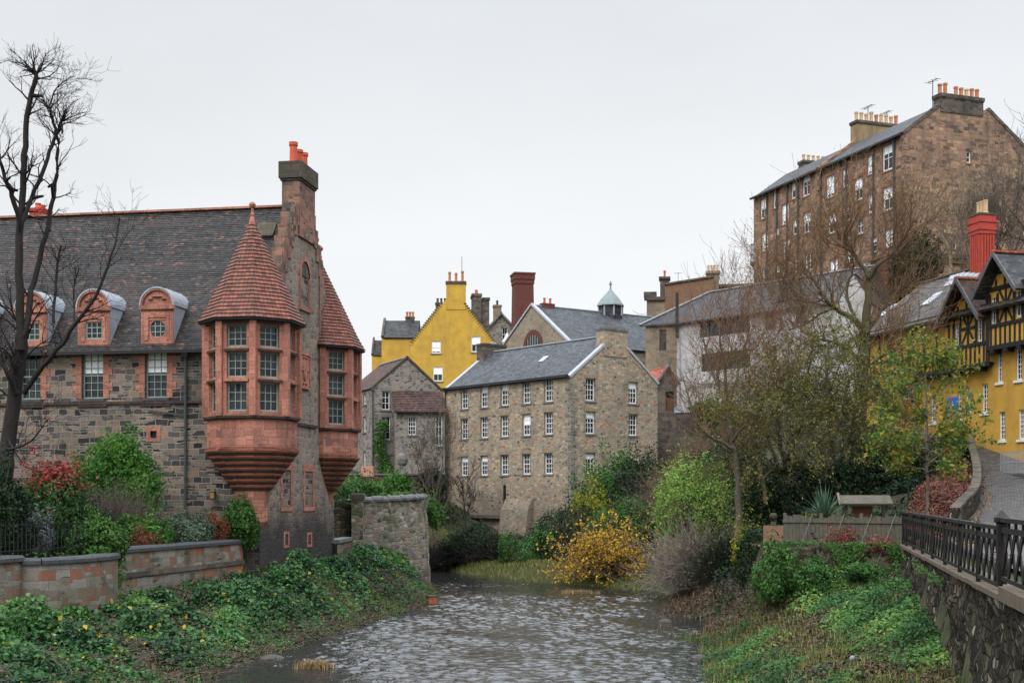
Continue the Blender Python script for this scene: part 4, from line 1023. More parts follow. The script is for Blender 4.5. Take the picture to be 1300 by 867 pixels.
# wall lantern beside the left oriel
x_, z_ = hall.front(273, 628)
la = MB(); la.box(x_-.10, x_+.10, -.32, -.12, z_-.16, z_+.14); la.loft([[Vector((x_+a, -.22+b, z_+.143+h)) for a, b in ((-k,-k),(k,-k),(k,k),(-k,k))] for k, h in ((.14,0),(.03,.12))])
la.bar((x_, -.12, z_+.05), (x_, -.003, z_+.05), .04, .04)
lo = la.build('lantern', M['brown_coping'], hr)
gl = MB()
for s in (-1, 1): gl.box(x_-.07, x_+.07, -.325, -.321, z_-.12, z_+.1)
gl.build('lantern_pane', plain('amber_lantern_pane', (.55, .33, .07), .4, .1), lo)
# ------------------------------------------------------------------ mill by the river
mill = Frame('stone_mill', 'tall brown rubble stone mill with rows of white sash windows above the river', 'building', 4.3-.64*15.3, 92+.768*15.3, .64, -.768)
mr_ = mill.root; ML, MW = 15.3, 9.1; me_, mrz = 14.05, 17.3
rows = [(12.26, 1.66), (9.83, 1.64), (6.87, 1.56)]
fx = [mill.front(p) for p in (589.5, 614.4, 640.2, 668, 696)]
sy = [mill.side(p, 500, ML)[0] for p in (750, 804)]
fo = openings_of([(x, z, .98, h) for x in fx for z, h in rows])
so = openings_of([(y, z, .98, h) for y in sy for z, h in rows if not (y > 4 and z < 8)])
shell(mr_, ML, MW, .5, me_, mrz, 'mill_stone', front=fo, right=so, depth=.22)
for x in fx:
    for j, (z, h) in enumerate(rows): window(mr_, (x, 0, z), 0, .98, h, 3, 4, inset=.17, blind=random.choice([0, 0, 0, .3, .48]), sill='coping', lintel='brown_stone' if j else None, fw=.075, bar=.035)
for y in sy:
    for j, (z, h) in enumerate(rows):
        if not (y > 4 and z < 8): window(mr_, (ML, y, z), R(90), .98, h, 3, 4, inset=.17, blind=random.choice([0, 0, .3]), sill='coping', lintel='brown_stone', fw=.075, bar=.035)
roof_x(mr_, .3, ML-.3, MW, me_+.05, mrz+.05, 'slate', over=.2)
m = MB(); k = (mrz-me_)/(MW/2)
for s in (0, 1):
    for x0, x1 in ((-.06, .34), (ML-.34, ML+.06)):
        a, b, c, d = ((x0, -.18, me_-.05), (x1, -.18, me_-.05), (x1, MW/2-1.2, mrz+.16-1.2*k), (x0, MW/2-1.2, mrz+.16-1.2*k))
        if s: a, b, c, d = [(p[0], MW-p[1], p[2]) for p in (b, a, d, c)]
        m = MB(); m.slab(a, b, c, d, .18); m.build('skew', M['lead_light'], mr_)
chimney(mr_, ML-.85, ML+.055, MW/2-1.2, MW/2+1.2, mrz-1.6, 17.85, 'mill_stone', [('pot', .12)]*1, cap='coping', capk=.06, caph=.16)
chimney(mr_, -.06, .9, MW/2-1.2, MW/2+1.2, mrz-1.2, 18.0, 'soot_stone', [], cap='moss', capk=.06, caph=.16)
m = MB()
for i in range(26):
    z = me_-.45-i*.44; e = .62 if i % 2 else .36
    m.box(ML-e, ML+.02, -.02, -.003, z-.4, z); m.box(ML+.003, ML+.02, 0, .98-e, z-.4, z)
m.build('corner_stones', M['grey_stone'], mr_)
m = MB(); m.bar((0, -.3, me_-.02), (ML, -.3, me_-.02), .13, .11); m.build('gutter', M['iron'], mr_)
downpipe(mr_, .12, -.12, 3, me_-.3)
m = MB()
x, z = mill.front(690, 452, MW*.27); zz = me_+.05 + k*MW*.27
m.slab((x-.28, MW*.27-.35, zz-.35*k+.07), (x+.28, MW*.27-.35, zz-.35*k+.07), (x+.28, MW*.27+.3, zz+.3*k+.07), (x-.28, MW*.27+.3, zz+.3*k+.07), .1)
m.build('skylight', M['lead'], mr_)
m = MB(); xa = mill.front(643); z0 = mill.front(640, 656)[1]
m.box(.9, xa, -.35, -.003, z0-.12, z0+.12); m.build('ledge', M['soot_stone'], mr_)
m = MB(); m.loft([[Vector((a, b, z)) for a, b in ((xa, -d_), (xa+3.2, -d_), (xa+3.2, -.003), (xa, -.003))] for z, d_ in ((.4, 1.1), (4.2, .55), (5.0, .12))]); m.build('buttress', M['mill_stone'], mr_)
m = MB(); m.bar((xa-.1, -.12, .8), (xa-.1, -.12, 6.1), .14, .14); m.build('drain', M['iron'], mr_)

# ------------------------------------------------------------------ cottage with its lean-to, left of the mill
cot = Frame('stone_cottage', 'grey rubble cottage with a pointed gable and ivy, between turreted hall and mill', 'building', -11.57, 104, .906, .423)
W1 = 6.2; ce, cz = 14.2, 16.75
def FO(fr, L, y=0):
    out = []
    for a, b, c, d in L:
        x0, z1 = fr.front(a, b, y); x1, _ = fr.front(c, b, y); _, z0 = fr.front(a, d, y); out.append((x0, z0, x1, z1))
    return out
fo = FO(cot, [(485, 496, 495, 520), (485, 529, 496, 558)])
lo_ = [(1.6, 12.6, 2.4, 13.6), (1.6, 10.1, 2.4, 11.4), (4.3, 12.6, 5.0, 13.6)]   # along the left side, from its far end
shell(cot.root, W1, 7.2, 5.5, ce, cz, 'grey_stone', front=fo, left=[(7.2-1.9-.35, 12.9, 7.2-1.9+.35, 13.85), (7.2-1.9-.35, 10.6, 7.2-1.9+.35, 11.9), (7.2-1.9-.35, 7.6, 7.2-1.9+.35, 9.0)], axis='y')
for i, (a, b, c, d) in enumerate(fo): window(cot.root, ((a+c)/2, 0, b), 0, c-a, d-b, 2, 3, sash=False, sill='coping', lintel='coping', fw=.06, bar=.04, fm='white')
for z, h in ((12.9, .95), (10.6, 1.3), (7.6, 1.4)): window(cot.root, (0, 1.9, z), R(-90), .7, h, 2, 3, sill='coping', fw=.07)
roof_y(cot.root, W1, 7.2, ce+.03, cz+.05, 'pantile', over=.15, fover=.05)
m = MB()
k = (cz-ce)/(W1/2)
for s in (0, 1):
    a, b, c, d = (-.2, -.08, ce-.2*k+.0), (-.2, .22, ce-.2*k), (W1/2, .22, cz+.14), (W1/2, -.08, cz+.14)
    q = [(-.2,.22,ce-.2*k+.1),(-.2,-.08,ce-.2*k+.1),(W1/2,-.08,cz+.2),(W1/2,.22,cz+.2)]
    if s: q = [(W1-p[0], p[1], p[2]) for p in (q[1], q[0], q[3], q[2])]
    m = MB(); m.slab(*q, .14); m.build('skew', M['moss'], cot.root)
downpipe(cot.root, .05, -.1, 6, ce-.3)
lean = Frame('lean_to', 'low lean-to wing under red brown pantiles, joining grey cottage to mill', 'building', -9.35, 101.9, .985, .17)
LW_ = 3.95; fo = FO(lean, [(518, 530, 528, 552), (553, 529, 561.5, 566)])
m = MB(); wall(m, (0,0,0), (1,0,0), [(0,5),(LW_,5),(LW_,12.15),(0,12.15)], fo, .2); wall(m, (0,3,0), (0,-1,0), [(0,5),(3,5),(3,12.15),(0,13.9)], []); wall(m, (LW_,0,0), (0,1,0), [(0,5),(3,5),(3,13.9),(0,12.15)], [])
m.build('wall', M['grey_stone'], lean.root)
for i, (a, b, c, d) in enumerate(fo): window(lean.root, ((a+c)/2, 0, b), 0, c-a, d-b, 3 if i == 0 else 2, 4 if i == 0 else 3, sash=i == 0, sill='coping', fw=.06, bar=.03)
m = MB(); m.slab((-.15, -.22, 12.05), (LW_+.15, -.22, 12.05), (LW_+.15, 3.1, 14.0), (-.15, 3.1, 14.0), .14); m.courses((-.15,-.22,12.055), (LW_+.15,-.22,12.055), (LW_+.15,3.1,14.005), (-.15,3.1,14.005), 12, .04)
m.build('roof', M['pantile'], lean.root)
m = MB(); m.bar((-.15, -.3, 12.0), (LW_+.1, -.3, 12.0), .12, .1); m.build('gutter', M['iron'], lean.root)

# ------------------------------------------------------------------ yellow house with crow-stepped gable
yel = Frame('yellow_house', 'yellow ochre house with crow-stepped gable and tall chimney, behind stone cottage and mill', 'building', (521-CX)/F*130, 130, 1, 0.0)
YW = yel.front(629); yze = yel.front(560, 436)[1]; yzr = yel.front(579, 366)[1]
fo = FO(yel, [(548, 433, 559.5, 448.6), (598.5, 427, 610, 447), (550, 465.5, 562, 484)])
shell(yel.root, YW, 10, 8, yze, yzr-.25, 'yellow_harl', front=fo, axis='y')
for i, (a, b, c, d) in enumerate(fo): window(yel.root, ((a+c)/2, 0, b), 0, c-a, d-b, 2, 2, inset=.05, sill='coping', fw=.08, bar=.05, blind=.9 if i == 0 else .55)
roof_y(yel.root, YW, 9.9, yze, yzr-.3, 'slate_dark', over=.1, y0=.3)
m = MB(); n = 26
for s in (0, 1):
    m = MB()
    for i in range(n):
        a, b = YW/2*i/n, YW/2*(i+1)/n
        if b > YW/2-1.05: continue
        if s: a, b = YW-b, YW-a
        z = yze + (yzr-yze)*i/n
        m.box(a-.03, b+.03, -.04, .35, z-.16, z+(yzr-yze)/n-.12); m.box(a-.06, b+.06, -.08, .38, z+(yzr-yze)/n-.117, z+(yzr-yze)/n-.0, 1)
    m.build('crow_steps', [M['yellow_harl'], M['soot_stone']], yel.root)
x0, z1 = yel.front(566.5, 357); x1 = yel.front(591)
chimney(yel.root, x0, x1, -.05, .85, yzr-2.2, z1, 'yellow_harl', [('pot', 1.0), ('pot', .9), ('pot', 1.1)], cap='moss', capk=.07, caph=.3, band=False, potr=.15)
chimney(yel.root, yel.front(553, None, 6), yel.front(567, None, 6), 6, 6.8, yzr-4.5, yel.front(553, 384, 6)[1], 'soot_stone', [('soot_stone', .5)]*3, capk=.06)
m = MB(); m.bar((x0+1.6, .4, z1), (x0+1.6, .4, z1+2.6), .05, .05); m.build('aerial_pole', M['iron'], yel.root)
# the wing behind on the left, and its lower end
w0, w1 = yel.front(484.5, None, 4), yel.front(531, None, 4)
we, wr = yel.front(500, 427, 4)[1], yel.front(500, 407, 6.5)[1]
m = MB(); wall(m, (w0, 4, 0), (1,0,0), [(0,8),(w1-w0,8),(w1-w0,we),(0,we)], []); wall(m, (w0, 9, 0), (0,-1,0), [(0,8),(5,8),(5,we),(2.5,wr),(0,we)], [])
m.build('wing_wall', M['yellow_harl'], yel.root)
m = MB(); m.slab((w0+.2, 3.8, we-.15), (w1, 3.8, we-.15), (w1, 6.5, wr), (w0+.2, 6.5, wr), .15); m.slab((w1, 9.2, we-.15), (w0+.2, 9.2, we-.15), (w0+.2, 6.5, wr), (w1, 6.5, wr), .15)
m.build('wing_roof', M['slate_dark'], yel.root)
m = MB(); m.slab((w0-.05, 3.75, we+.05), (w0+.2, 3.75, we+.05), (w0+.2, 6.5, wr+.3), (w0-.05, 6.5, wr+.3), .3); m.slab((w0+.2, 9.25, we+.05), (w0-.05, 9.25, we+.05), (w0-.05, 6.5, wr+.3), (w0+.2, 6.5, wr+.3), .3); m.build('wing_skew', M['soot_stone'], yel.root)
chimney(yel.root, yel.front(515, None, 6.5), yel.front(526, None, 6.5), 6.2, 6.8, wr-.6, yel.front(515, 402.5, 6.5)[1], 'soot_stone', [('pot', .55)]*3, caph=.1, capk=.05)
l0 = yel.front(472, 0, 5)[0]; le = yel.front(475, 450, 5)[1]; lr_ = yel.front(475, 432, 6.5)[1]
m = MB(); wall(m, (l0, 5, 0), (1,0,0), [(0,8),(w0-l0,8),(w0-l0,le),(0,le)], []); wall(m, (l0, 8, 0), (0,-1,0), [(0,8),(3,8),(3,le),(1.5,lr_),(0,le)], []); m.build('end_wall', M['yellow_harl'], yel.root)
m = MB(); m.slab((l0+.15, 4.85, le-.1), (w0, 4.85, le-.1), (w0, 6.5, lr_), (l0+.15, 6.5, lr_), .12); m.build('end_roof', M['slate_dark'], yel.root)
m = MB(); m.slab((l0-.05, 4.8, le+.05), (l0+.15, 4.8, le+.05), (l0+.15, 6.5, lr_+.35), (l0-.05, 6.5, lr_+.35), .3); m.build('end_skew', M['soot_stone'], yel.root)
m = MB(); x_ = yel.front(626.5); m.lathe([(.07, 0), (.07, 4.2)], (x_, -.1, yze-4.5), 8); m.box(x_-.25, x_+.25, -.35, -.02, yze-.5, yze+.1); m.build('downpipe', M['lead'], yel.root)

# ------------------------------------------------------------------ houses and chimney stacks far behind the yellow house
h5 = Frame('grey_gabled_house', 'small grey gabled house with white bargeboards far behind the yellow house', 'building', (619-CX)/F*160, 160, 1, .12)
W5 = h5.front(653.5); e5, r5 = h5.front(636, 415)[1], h5.front(636, 396.5)[1]
fo = FO(h5, [(637.5, 416, 644.5, 433)])
shell(h5.root, W5, 8, 14, e5, r5-.1, 'grey_stone', front=fo, axis='y')
for a, b, c, d in fo: window(h5.root, ((a+c)/2, 0, b), 0, c-a, d-b, 2, 2, sill='coping', fw=.08)
roof_y(h5.root, W5, 8, e5+.02, r5, 'slate_dark', over=.35, fover=.35)
m = MB(); k = (r5-e5)/(W5/2)
for s in (0, 1):
    q = [(-.4,-.37,e5-.4*k-.3),(W5/2,-.37,r5-.3),(W5/2,-.37,r5),(-.4,-.37,e5-.4*k)]
    if s: q = [(W5-p[0], p[1], p[2]) for p in reversed(q)]
    m.face(q); m.face([(p[0], p[1]+.06, p[2]) for p in reversed(q)])
m.build('bargeboards', M['coping'], h5.root)
chimney(h5.root, h5.front(627, 0, 3)[0], h5.front(636.5, 0, 3)[0], 3, 4, r5-2, h5.front(630, 387, 3)[1], 'brown_stone', [('soot_stone', .6)]*2, capk=.08)
m = MB(); x0, z0 = h5.front(638, 438, -2); x1, z1 = h5.front(649, 428, -2)
m.box(x0-.3, x1+.3, -2.6, -1.2, z0-1, z0+.3)
go = m.build('lantern_base', M['coping'], h5.root)
m = MB(); m.loft([[Vector((xx, yy, zz)) for xx, yy in ((x0-k2, -2.6-k2+.0), (x1+k2, -2.6-k2), (x1+k2, -1.2+k2), (x0-k2, -1.2+k2))] for zz, k2 in ((z0+.303, .1), (z1, -.3), (z1+.5, -.5))]); m.build('rooflight', M['white'], h5.root)
st = Frame('old_chimney_block', 'square dark sooty chimney block rising right of the yellow gable', 'chimney', (600-CX)/F*145, 145, 1, .1)
x1, z1 = st.front(621.5, 379.5)
m = MB(); a, b = 0, st.front(611)
m.box(0, b, 0, 2.4, 14, z1+.3); m.box(b+.003, x1, .3, 2.2, 14, z1-.1); m.box(-.1, b+.1, -.1, 2.5, z1+.303, z1+.6); m.box(b+.103, x1+.08, .2, 2.3, z1-.097, z1+.2)
so_ = m.build('stack', M['soot_stone'], st.root)
m = MB(); m.lathe([(.2,0),(.17,.5),(.2,.55),(.15,.55)], (b*.5, 1, z1+.6), 8); m.build('chimney_pot', M['pot_red'], so_)
bs = Frame('factory_chimney', 'tall square red brick factory chimney standing behind the mill roofs', 'chimney', (653-CX)/F*150, 150, .97, .2)
x1, z1 = bs.front(680, 346); w = x1
m = MB(); m.loft([[Vector((a, b, z)) for a, b in ((k, k), (w-k, k), (w-k, w-k), (k, w-k))] for z, k in ((12, -.05), (z1-1.4, .2), (z1-1.3, .12), (z1-.9, .12), (z1-.8, .05), (z1-.25, .05), (z1-.2, -.02), (z1, -.02))])
m.box(w*.35, w*.65, .0, .3, 12, z1-4); m.build('stack', M['brick_red'], bs.root)

# ------------------------------------------------------------------ school with arched window and cupola behind the mill
gd = Vector((.55, -.83)).normalized(); sc0 = Vector((1.95, 125)) - gd*6.5
sch = Frame('school', 'wide slate-roofed school with a red arched gable window and roof cupola, behind the mill', 'building', sc0.x, sc0.y, gd.x, gd.y)
se, sr = 19.7, 24.1
yc_, zc_ = sch.front(677, 441); ar = 1.25
shell(sch.root, 13, 24, 10, se, sr, 'school_stone', axis='y', front=[(yc_-.95, zc_-2.2, yc_+.95, zc_)])
m = MB()
for i in range(12):
    t0, t1 = math.pi*i/12, math.pi*(i+1)/12
    q = [(yc_+r_*math.cos(t), -.06, zc_+r_*math.sin(t)) for r_, t in ((ar, t0), (ar+.5, t0), (ar+.5, t1), (ar, t1))]
    m.face(q[::-1] if False else q); 
for s in (-1, 1): m.box(yc_+s*(ar+.25)-.25, yc_+s*(ar+.25)+.25, -.06, -.003, zc_-2.2, zc_)
m.build('brick_arch', M['brick_red'], sch.root)
f = MB(); f.face([(yc_+(ar)*math.cos(t), -.04, zc_+(ar)*math.sin(t)) for t in [math.pi*i/14 for i in range(15)]]); go = f.build('arched_pane', M['glass'], sch.root)
f = MB()
for k in range(-2, 3): f.box(yc_+k*.42-.04, yc_+k*.42+.04, -.09, -.045, zc_, zc_+math.sqrt(max(.01, ar*ar-(k*.42)**2))-.03)
f.build('arched_bars', M['sage'], go)
window(sch.root, (yc_, 0, zc_-2.2), 0, 1.9, 2.2, 4, 3, fm='sage')
roof_y(sch.root, 13, 24, se+.05, sr+.06, 'slate', over=.3, fover=.05, ridge='lead_light')
m = MB(); k = (sr-se)/6.5
for s in (0, 1):
    q = [(-.35,.3,se-.3*k+.15),(-.35,-.12,se-.3*k+.15),(6.5,-.12,sr+.25),(6.5,.3,sr+.25)]
    if s: q = [(13-p[0], p[1], p[2]) for p in (q[1], q[0], q[3], q[2])]
    m = MB(); m.slab(*q, .2); m.build('skew', M['lead_light'], sch.root)
chimney(sch.root, 6.2, 6.8, 1.2, 2.6, sr-.3, sr+.35, 'brick_red', [('pot_red', .55)]*2, caph=.08, capk=.03)
cu, _ = 0, 0
yy = 9.9
cupx, cupy = 6.5, yy
cw = sch.w(cupx, cupy)
m = MB(); oc = lambda r, z: [Vector((cupx+.84*r*math.cos(R(22.5+45*i)), cupy+.84*r*math.sin(R(22.5+45*i)), z)) for i in range(8)]
m.loft([oc(1.5, sr-1.2), oc(1.5, sr+.75)]); cb = m.build('cupola', M['slate_dark'], sch.root)
m = MB(); m.loft([oc(1.75, sr+.753), oc(1.7, sr+.9), oc(1.2, sr+1.5), oc(.55, sr+2.1), oc(.12, sr+2.5), oc(.1, sr+2.9), oc(.2, sr+3.05), oc(.04, sr+3.4)]); m.build('cupola_roof', M['copper'], cb)
m = MB()
for i in range(8):
    p = oc(1.52, 0)[i]; m.bar((p.x, p.y, sr-.3), (p.x, p.y, sr+.75), .12, .12)
m.build('cupola_posts', M['lead_light'], cb)

# ------------------------------------------------------------------ pale harled house with slate hip roof (middle right)
wh_ = Frame('pale_harled_house', 'long pale harled house with boarded dark windows under a slate hip roof, behind bare trees', 'building', 14.66, 112, .667, -.745)
fx_ = lambda p, q: wh_.front(p, q)
ez = 20.6; WLn = wh_.front(1062)
wo = FO(wh_, [(888, 407, 951, 429), (890, 449.5, 952, 472), (971, 393, 985, 420), (972, 440, 986, 462), (1010, 386, 1024, 412)])
m = MB(); wall(m, (0,0,0), (1,0,0), [(0,8),(WLn,8),(WLn,ez),(0,ez)], wo, .25); wall(m, (WLn,0,0), (0,1,0), [(0,8),(9,8),(9,ez),(0,ez)], [])
m.build('wall', M['harl'], wh_.root)
# brown stone end, set square to the view of the lane
R0 = Vector((-2.15, 2.35, 0)); R0 = Vector(((12.0-14.66)*wh_.d[0] + 1.2*wh_.d[1], -(12.0-14.66)*wh_.d[1] + 1.2*wh_.d[0], 0))
dv = -R0.normalized(); Ln = R0.length
to = FO(wh_, [(837, 416, 846, 441)])
uo = (846-837)/F*112.5
m = MB(); wall(m, R0, dv, [(0,8),(Ln,8),(Ln,ez),(0,ez)], [(Ln*.44, 18.2, Ln*.44+.66, 20.1)], .25)
gg = R0 + Vector((.5, 6, 0)); wall(m, gg, (R0-gg).normalized(), [(0,8),((R0-gg).length,8),((R0-gg).length,ez),(0,ez)], [])
m.build('end_wall', M['brown_stone'], wh_.root)
pm = R0 + dv*(Ln*.44+.33)
window(wh_.root, (pm.x, pm.y, 18.2), math.atan2(dv.y, dv.x), .66, 1.9, 2, 3, fm='pipe', inset=.15)
for i, (a, b, c, d) in enumerate(wo):
    m = MB(); n = max(2, round((c-a)/.9))
    for j in range(n+1):
        x = a + (c-a)*j/n; m.box(x-.05, x+.05, .12, .2, b, d)
    m.box(a, c, .125, .195, b, b+.08); m.box(a, c, .125, .195, d-.08, d)
    if n > 4: m.box(a, c, .13, .19, (b+d)/2-.03, (b+d)/2+.03)
    o = m.build('window', M['pipe'], wh_.root); p = MB(); p.face([(a,.19,b),(c,.19,b),(c,.19,d),(a,.19,d)]); p.build('pane', M['glass'], o)
ra = Vector((4.2, 5.0, 24.4)); rb = Vector((WLn-.2, 5.4, 24.2))
xa_, za_ = wh_.front(900, 371.5, 5.0); ra = Vector((xa_, 5.0, za_)); xb_, zb_2 = wh_.front(985, 358, 5.0); 
rb = Vector((WLn+.3, 5.0, za_+.1))
E0, E1, E2 = Vector((-.1, -.35, ez-.05)), Vector((WLn+.3, -.35, ez-.05)), R0 - dv*.4 + Vector((0, 0, ez-.05)) + Vector((-.05,-.2,0))
m = MB(); m.face([E0, E1, rb, ra]); m.face([E2, E0, ra]); m.face([E1, E1+Vector((0, 9.5, 0)), rb]); m.face([ra, rb, E1+Vector((0, 9.7, 0)), gg+Vector((0, 4, ez))]); m.face([E2, ra, gg+Vector((0, 4, ez))])
m.face([E0-Vector((0,0,.15)), E1-Vector((0,0,.15)), E1, E0]); m.face([E2-Vector((0,0,.15)), E0-Vector((0,0,.15)), E0, E2])
ro = m.build('roof', M['slate_dark'], wh_.root)
m = MB(); m.bar(E2+Vector((0,0,.08)), ra+Vector((0,0,.06)), .3, .1); m.bar(ra+Vector((0,0,.06)), rb+Vector((0,0,.06)), .3, .1); m.build('hip_flashing', M['lead_light'], ro)
m = MB(); m.lathe([(.14, 0), (.14, 4.0)], (.35, -.4, 19.2), 8); m.build('flue', M['iron'], wh_.root)
m = MB(); m.lathe([(.07, 0), (.07, 9)], (.35, -.1, 10.5), 8); m.build('downpipe', M['lead_light'], wh_.root)
m = MB(); zz, = (15.6,)
m.bar((1.2, -.3, wo[1][1]-1.0), (WLn*.5, -.3, wo[1][1]-1.0), .1, .2); m.build('pipe_run', M['lead_light'], wh_.root)
# little outbuilding with a red roof, right of the mill
ob = Frame('gabled_outbuilding', 'small dark stone outbuilding with orange red pantiles tucked right of the mill', 'building', (829-CX)/F*103, 103, .96, .28)
W7 = ob.front(859); e7, r7 = ob.front(859, 485)[1], ob.front(848, 466)[1]
oz = FO(ob, [(845, 497, 855.5, 521)])
m = MB(); wall(m, (0,0,0), (1,0,0), [(0,7),(W7,7),(W7,e7),(W7*.62,r7),(0,e7-.5)], oz, .5); wall(m, (0,5,0), (0,-1,0), [(0,7),(5,7),(5,e7-.5),(0,e7-.5)], []); wall(m, (W7,0,0), (0,1,0), [(0,7),(5,7),(5,e7),(0,e7)], [])
a, b, c, d = oz[0]; m.face([(a,.5,b),(c,.5,b),(c,.5,d),(a,.5,d)])
m.build('wall', M['soot_stone'], ob.root)
m = MB(); m.slab((-.2, 5, e7-.75), (-.2, -.1, e7-.75), (W7*.62, -.1, r7+.1), (W7*.62, 5, r7+.1), .12); m.slab((W7+.2, -.1, e7-.2), (W7+.2, 5, e7-.2), (W7*.62, 5, r7+.1), (W7*.62, -.1, r7+.1), .12); m.build('roof', M['pantile_bright'], ob.root)
m = MB(); m.bar((-.25, -.18, e7-.75), (W7*.62, -.18, r7+.16), .18, .14); m.bar((W7*.62, -.18, r7+.16), (W7+.25, -.18, e7-.2), .18, .14); m.build('skews', M['coping'], ob.root)
m = MB()
for i in range(5): m.box(a+.05+(c-a)*i/5, a+(c-a)*(i+1)/5, .3, .36, b, d-.5)
m.build('door', M['shed_wood'], ob.root)
tn = Frame('walled_terrace', 'pale concrete terrace edge with planting below the harled house', 'wall', (858-CX)/F*100, 100, .93, -.36)
xw = tn.front(975); z7 = tn.front(860, 524)[1]
m = MB(); m.box(0, xw, 0, .5, 4, z7); m.build('retaining_wall', M['soot_stone'], tn.root)
m = MB(); m.box(-.1, xw, -.08, .55, z7+.003, z7+.45); m.build('coping', M['lead'], tn.root)
# brown tenement block with two chimneys behind the harled house
tb = Frame('brown_tenement', 'brown brick tenement with dark cornice and two chimneys, behind the slate hip roof', 'building', (821-CX)/F*152, 152, .99, -.125)
xs, zt = tb.front(844, 361); xe, ze2 = tb.front(906, 351); xz = tb.front(820, 400)[1]
m = MB(); wall(m, (0,0,0), (1,0,0), [(0,12),(xs,12),(xs,zt-1.6),(0,zt-1.6)], []); wall(m, (0,10,0), (0,-1,0), [(0,12),(10,12),(10,zt-1.6),(0,zt-1.6)], []); m.face([(0,0,zt-1.6),(xs,0,zt-1.6),(xs,10,zt-1.6),(0,10,zt-1.6)])
m.build('wall', M['brown_stone'], tb.root)
m = MB(); m.box(-.3, xs+.0, -.3, .3, zt-1.9, zt-1.5); m.box(-.35, 1.2, -.28, .8, zt-1.497, zt-.9); m.build('cornice', M['soot_stone'], tb.root)
m = MB(); wall(m, (xs+.003,-.1,0), (1,0,0), [(0,12),(xe-xs,12),(xe-xs,ze2-.1),(0,zt-.1)], []); m.face([(xs,-.1,zt-.1),(xe,-.1,ze2-.1),(xe,10,ze2-.1),(xs,10,zt-.1)]); wall(m, (xe,-.1,0), (0,1,0), [(0,12),(9,12),(9,ze2-.1),(0,ze2-.1)], []); m.build('gable_wall', M['brown_brick'], tb.root)
m = MB(); m.bar((xs-.05, -.15, zt), (xe+.1, -.15, ze2), .3, .2); m.build('coping', M['soot_stone'], tb.root)
x0, x1 = tb.front(838), tb.front(849.5); chimney(tb.root, x0, x1, .2, 1.5, zt-2.5, tb.front(840, 351)[1], 'soot_stone', [('pot_red', .75)]*4, capk=.15, caph=.3)
x0, x1 = tb.front(898), tb.front(913); chimney(tb.root, x0, x1, .6, 1.8, ze2-3, tb.front(905, 343)[1], 'brown_stone', [('pot_buff', .8)]*4, capk=.15, caph=.3)
m = MB(); m.box(xe+.003, xe+6, 1, 8, 12, ze2-1.1); m.box(xe-.05, xe+6.2, .8, 8.1, ze2-1.097, ze2-.8); m.build('rear_block', M['soot_stone'], tb.root)
def aerial(root, p, h, n=5, L=1.4, name='aerial', dirx=(1, 0, 0)):
    m = MB(); p = Vector(p); d = Vector(dirx); q = d.cross(Vector((0,0,1)))
    m.bar(p, p+Vector((0,0,h)), .05, .05); m.bar(p+Vector((0,0,h-.05))-d*L/2, p+Vector((0,0,h-.05))+d*L/2, .04, .04)
    for i in range(n):
        c = p+Vector((0,0,h-.05))+d*(L*(i/(n-1)-.5)); m.bar(c-q*.35, c+q*.35, .03, .03)
    return m.build(name, M['iron'], root)
aerial(tb.root, (xe+4.5, 2, ze2-.8), 2.2, 4, 1.1); aerial(tb.root, (xs+1.6, 2, zt-.5), 2.2, 3, .8)

# ------------------------------------------------------------------ big tenement on the hill
tt = Vector((34.2-25.7, 110-134)).normalized()
ten = Frame('hill_tenement', 'huge red brown stone tenement on the hilltop with many chimney pots', 'building', 25.7, 134, tt.x, tt.y)
TL = (Vector((34.2, 110))-Vector((25.7, 134))).length; TW = 13.0; te = 37.0; tr_ = 41.6; tr_ = te + 36/50*TW/2
tr_ = te + math.tan(R(35))*TW/2
cz = lambda px, py: (930+px*370/1035-930, 0)
def cp(x, y): return 930 + x*370/1035, 90 + y*310/867
wins = [(550,265,355,1.25),(489,300,368,.75),(447,380,460,1.1),(400,347,413,.75),(347,372,450,1.15),(262,370,445,1.15),(216,395,455,.7),(187,472,545,1.1),(152,430,488,.7),(110,455,525,1.1),
 (553,410,495,1.3),(492,437,505,.75),(405,480,535,.75),(354,503,577,1.1),(265,500,575,1.1),(221,524,583,.7),(192,597,668,1.1),(157,557,610,.7),(115,573,640,1.1),
 (560,560,625,1.2),(503,590,645,.7),(452,520,580,.9),(360,668,745,1.1),(272,640,710,1.1),(228,660,715,.7),(118,700,765,1.1),(505,735,790,.8),(460,680,740,1.0),(160,690,740,.7),(195,735,800,1.1),(410,630,680,.7)]
fo = []; 
for cx_, y0, y1, w in wins:
    a = cp(cx_, y0); b = cp(cx_, y1); x, z1 = ten.front(*a); _, z0 = ten.front(*b); fo.append((x, z0, w*1.18, z1-z0))
so = []
for a, b, c, d in ((832,285,847,327), (842,435,852,470), (783,610,797,650)):
    p = cp(a, b); q = cp(c, d); y0, z1 = ten.side(*p, TL); y1, _ = ten.side(q[0], p[1], TL); _, z0 = ten.side(p[0], q[1], TL); so.append((y0, z0, y1, z1))
FY = 3.9; FZ = 39.75; tr_ = FZ+1.2
xm = ten.front(*cp(310, 350))[0]                     # party wall: the far half stands a little lower
m = MB(); rect = lambda a: [(0, 12), (a, 12), (a, te), (0, te)]
wall(m, (0,0,0), (1,0,0), [(0,12),(TL,12),(TL,te),(0,te)], openings_of(fo), .25)
wall(m, (TL,0,0), (0,1,0), [(0,12),(TW,12),(TW,te),(TW-FY,FZ),(FY,FZ),(0,te)], so, .25); wall(m, (TL,TW,0), (-1,0,0), rect(TL), []); wall(m, (0,TW,0), (0,-1,0), [(0,12),(TW,12),(TW,te),(TW-FY,FZ),(FY,FZ),(0,te)], [])
m.build('wall', M['tenement_stone'], ten.root)
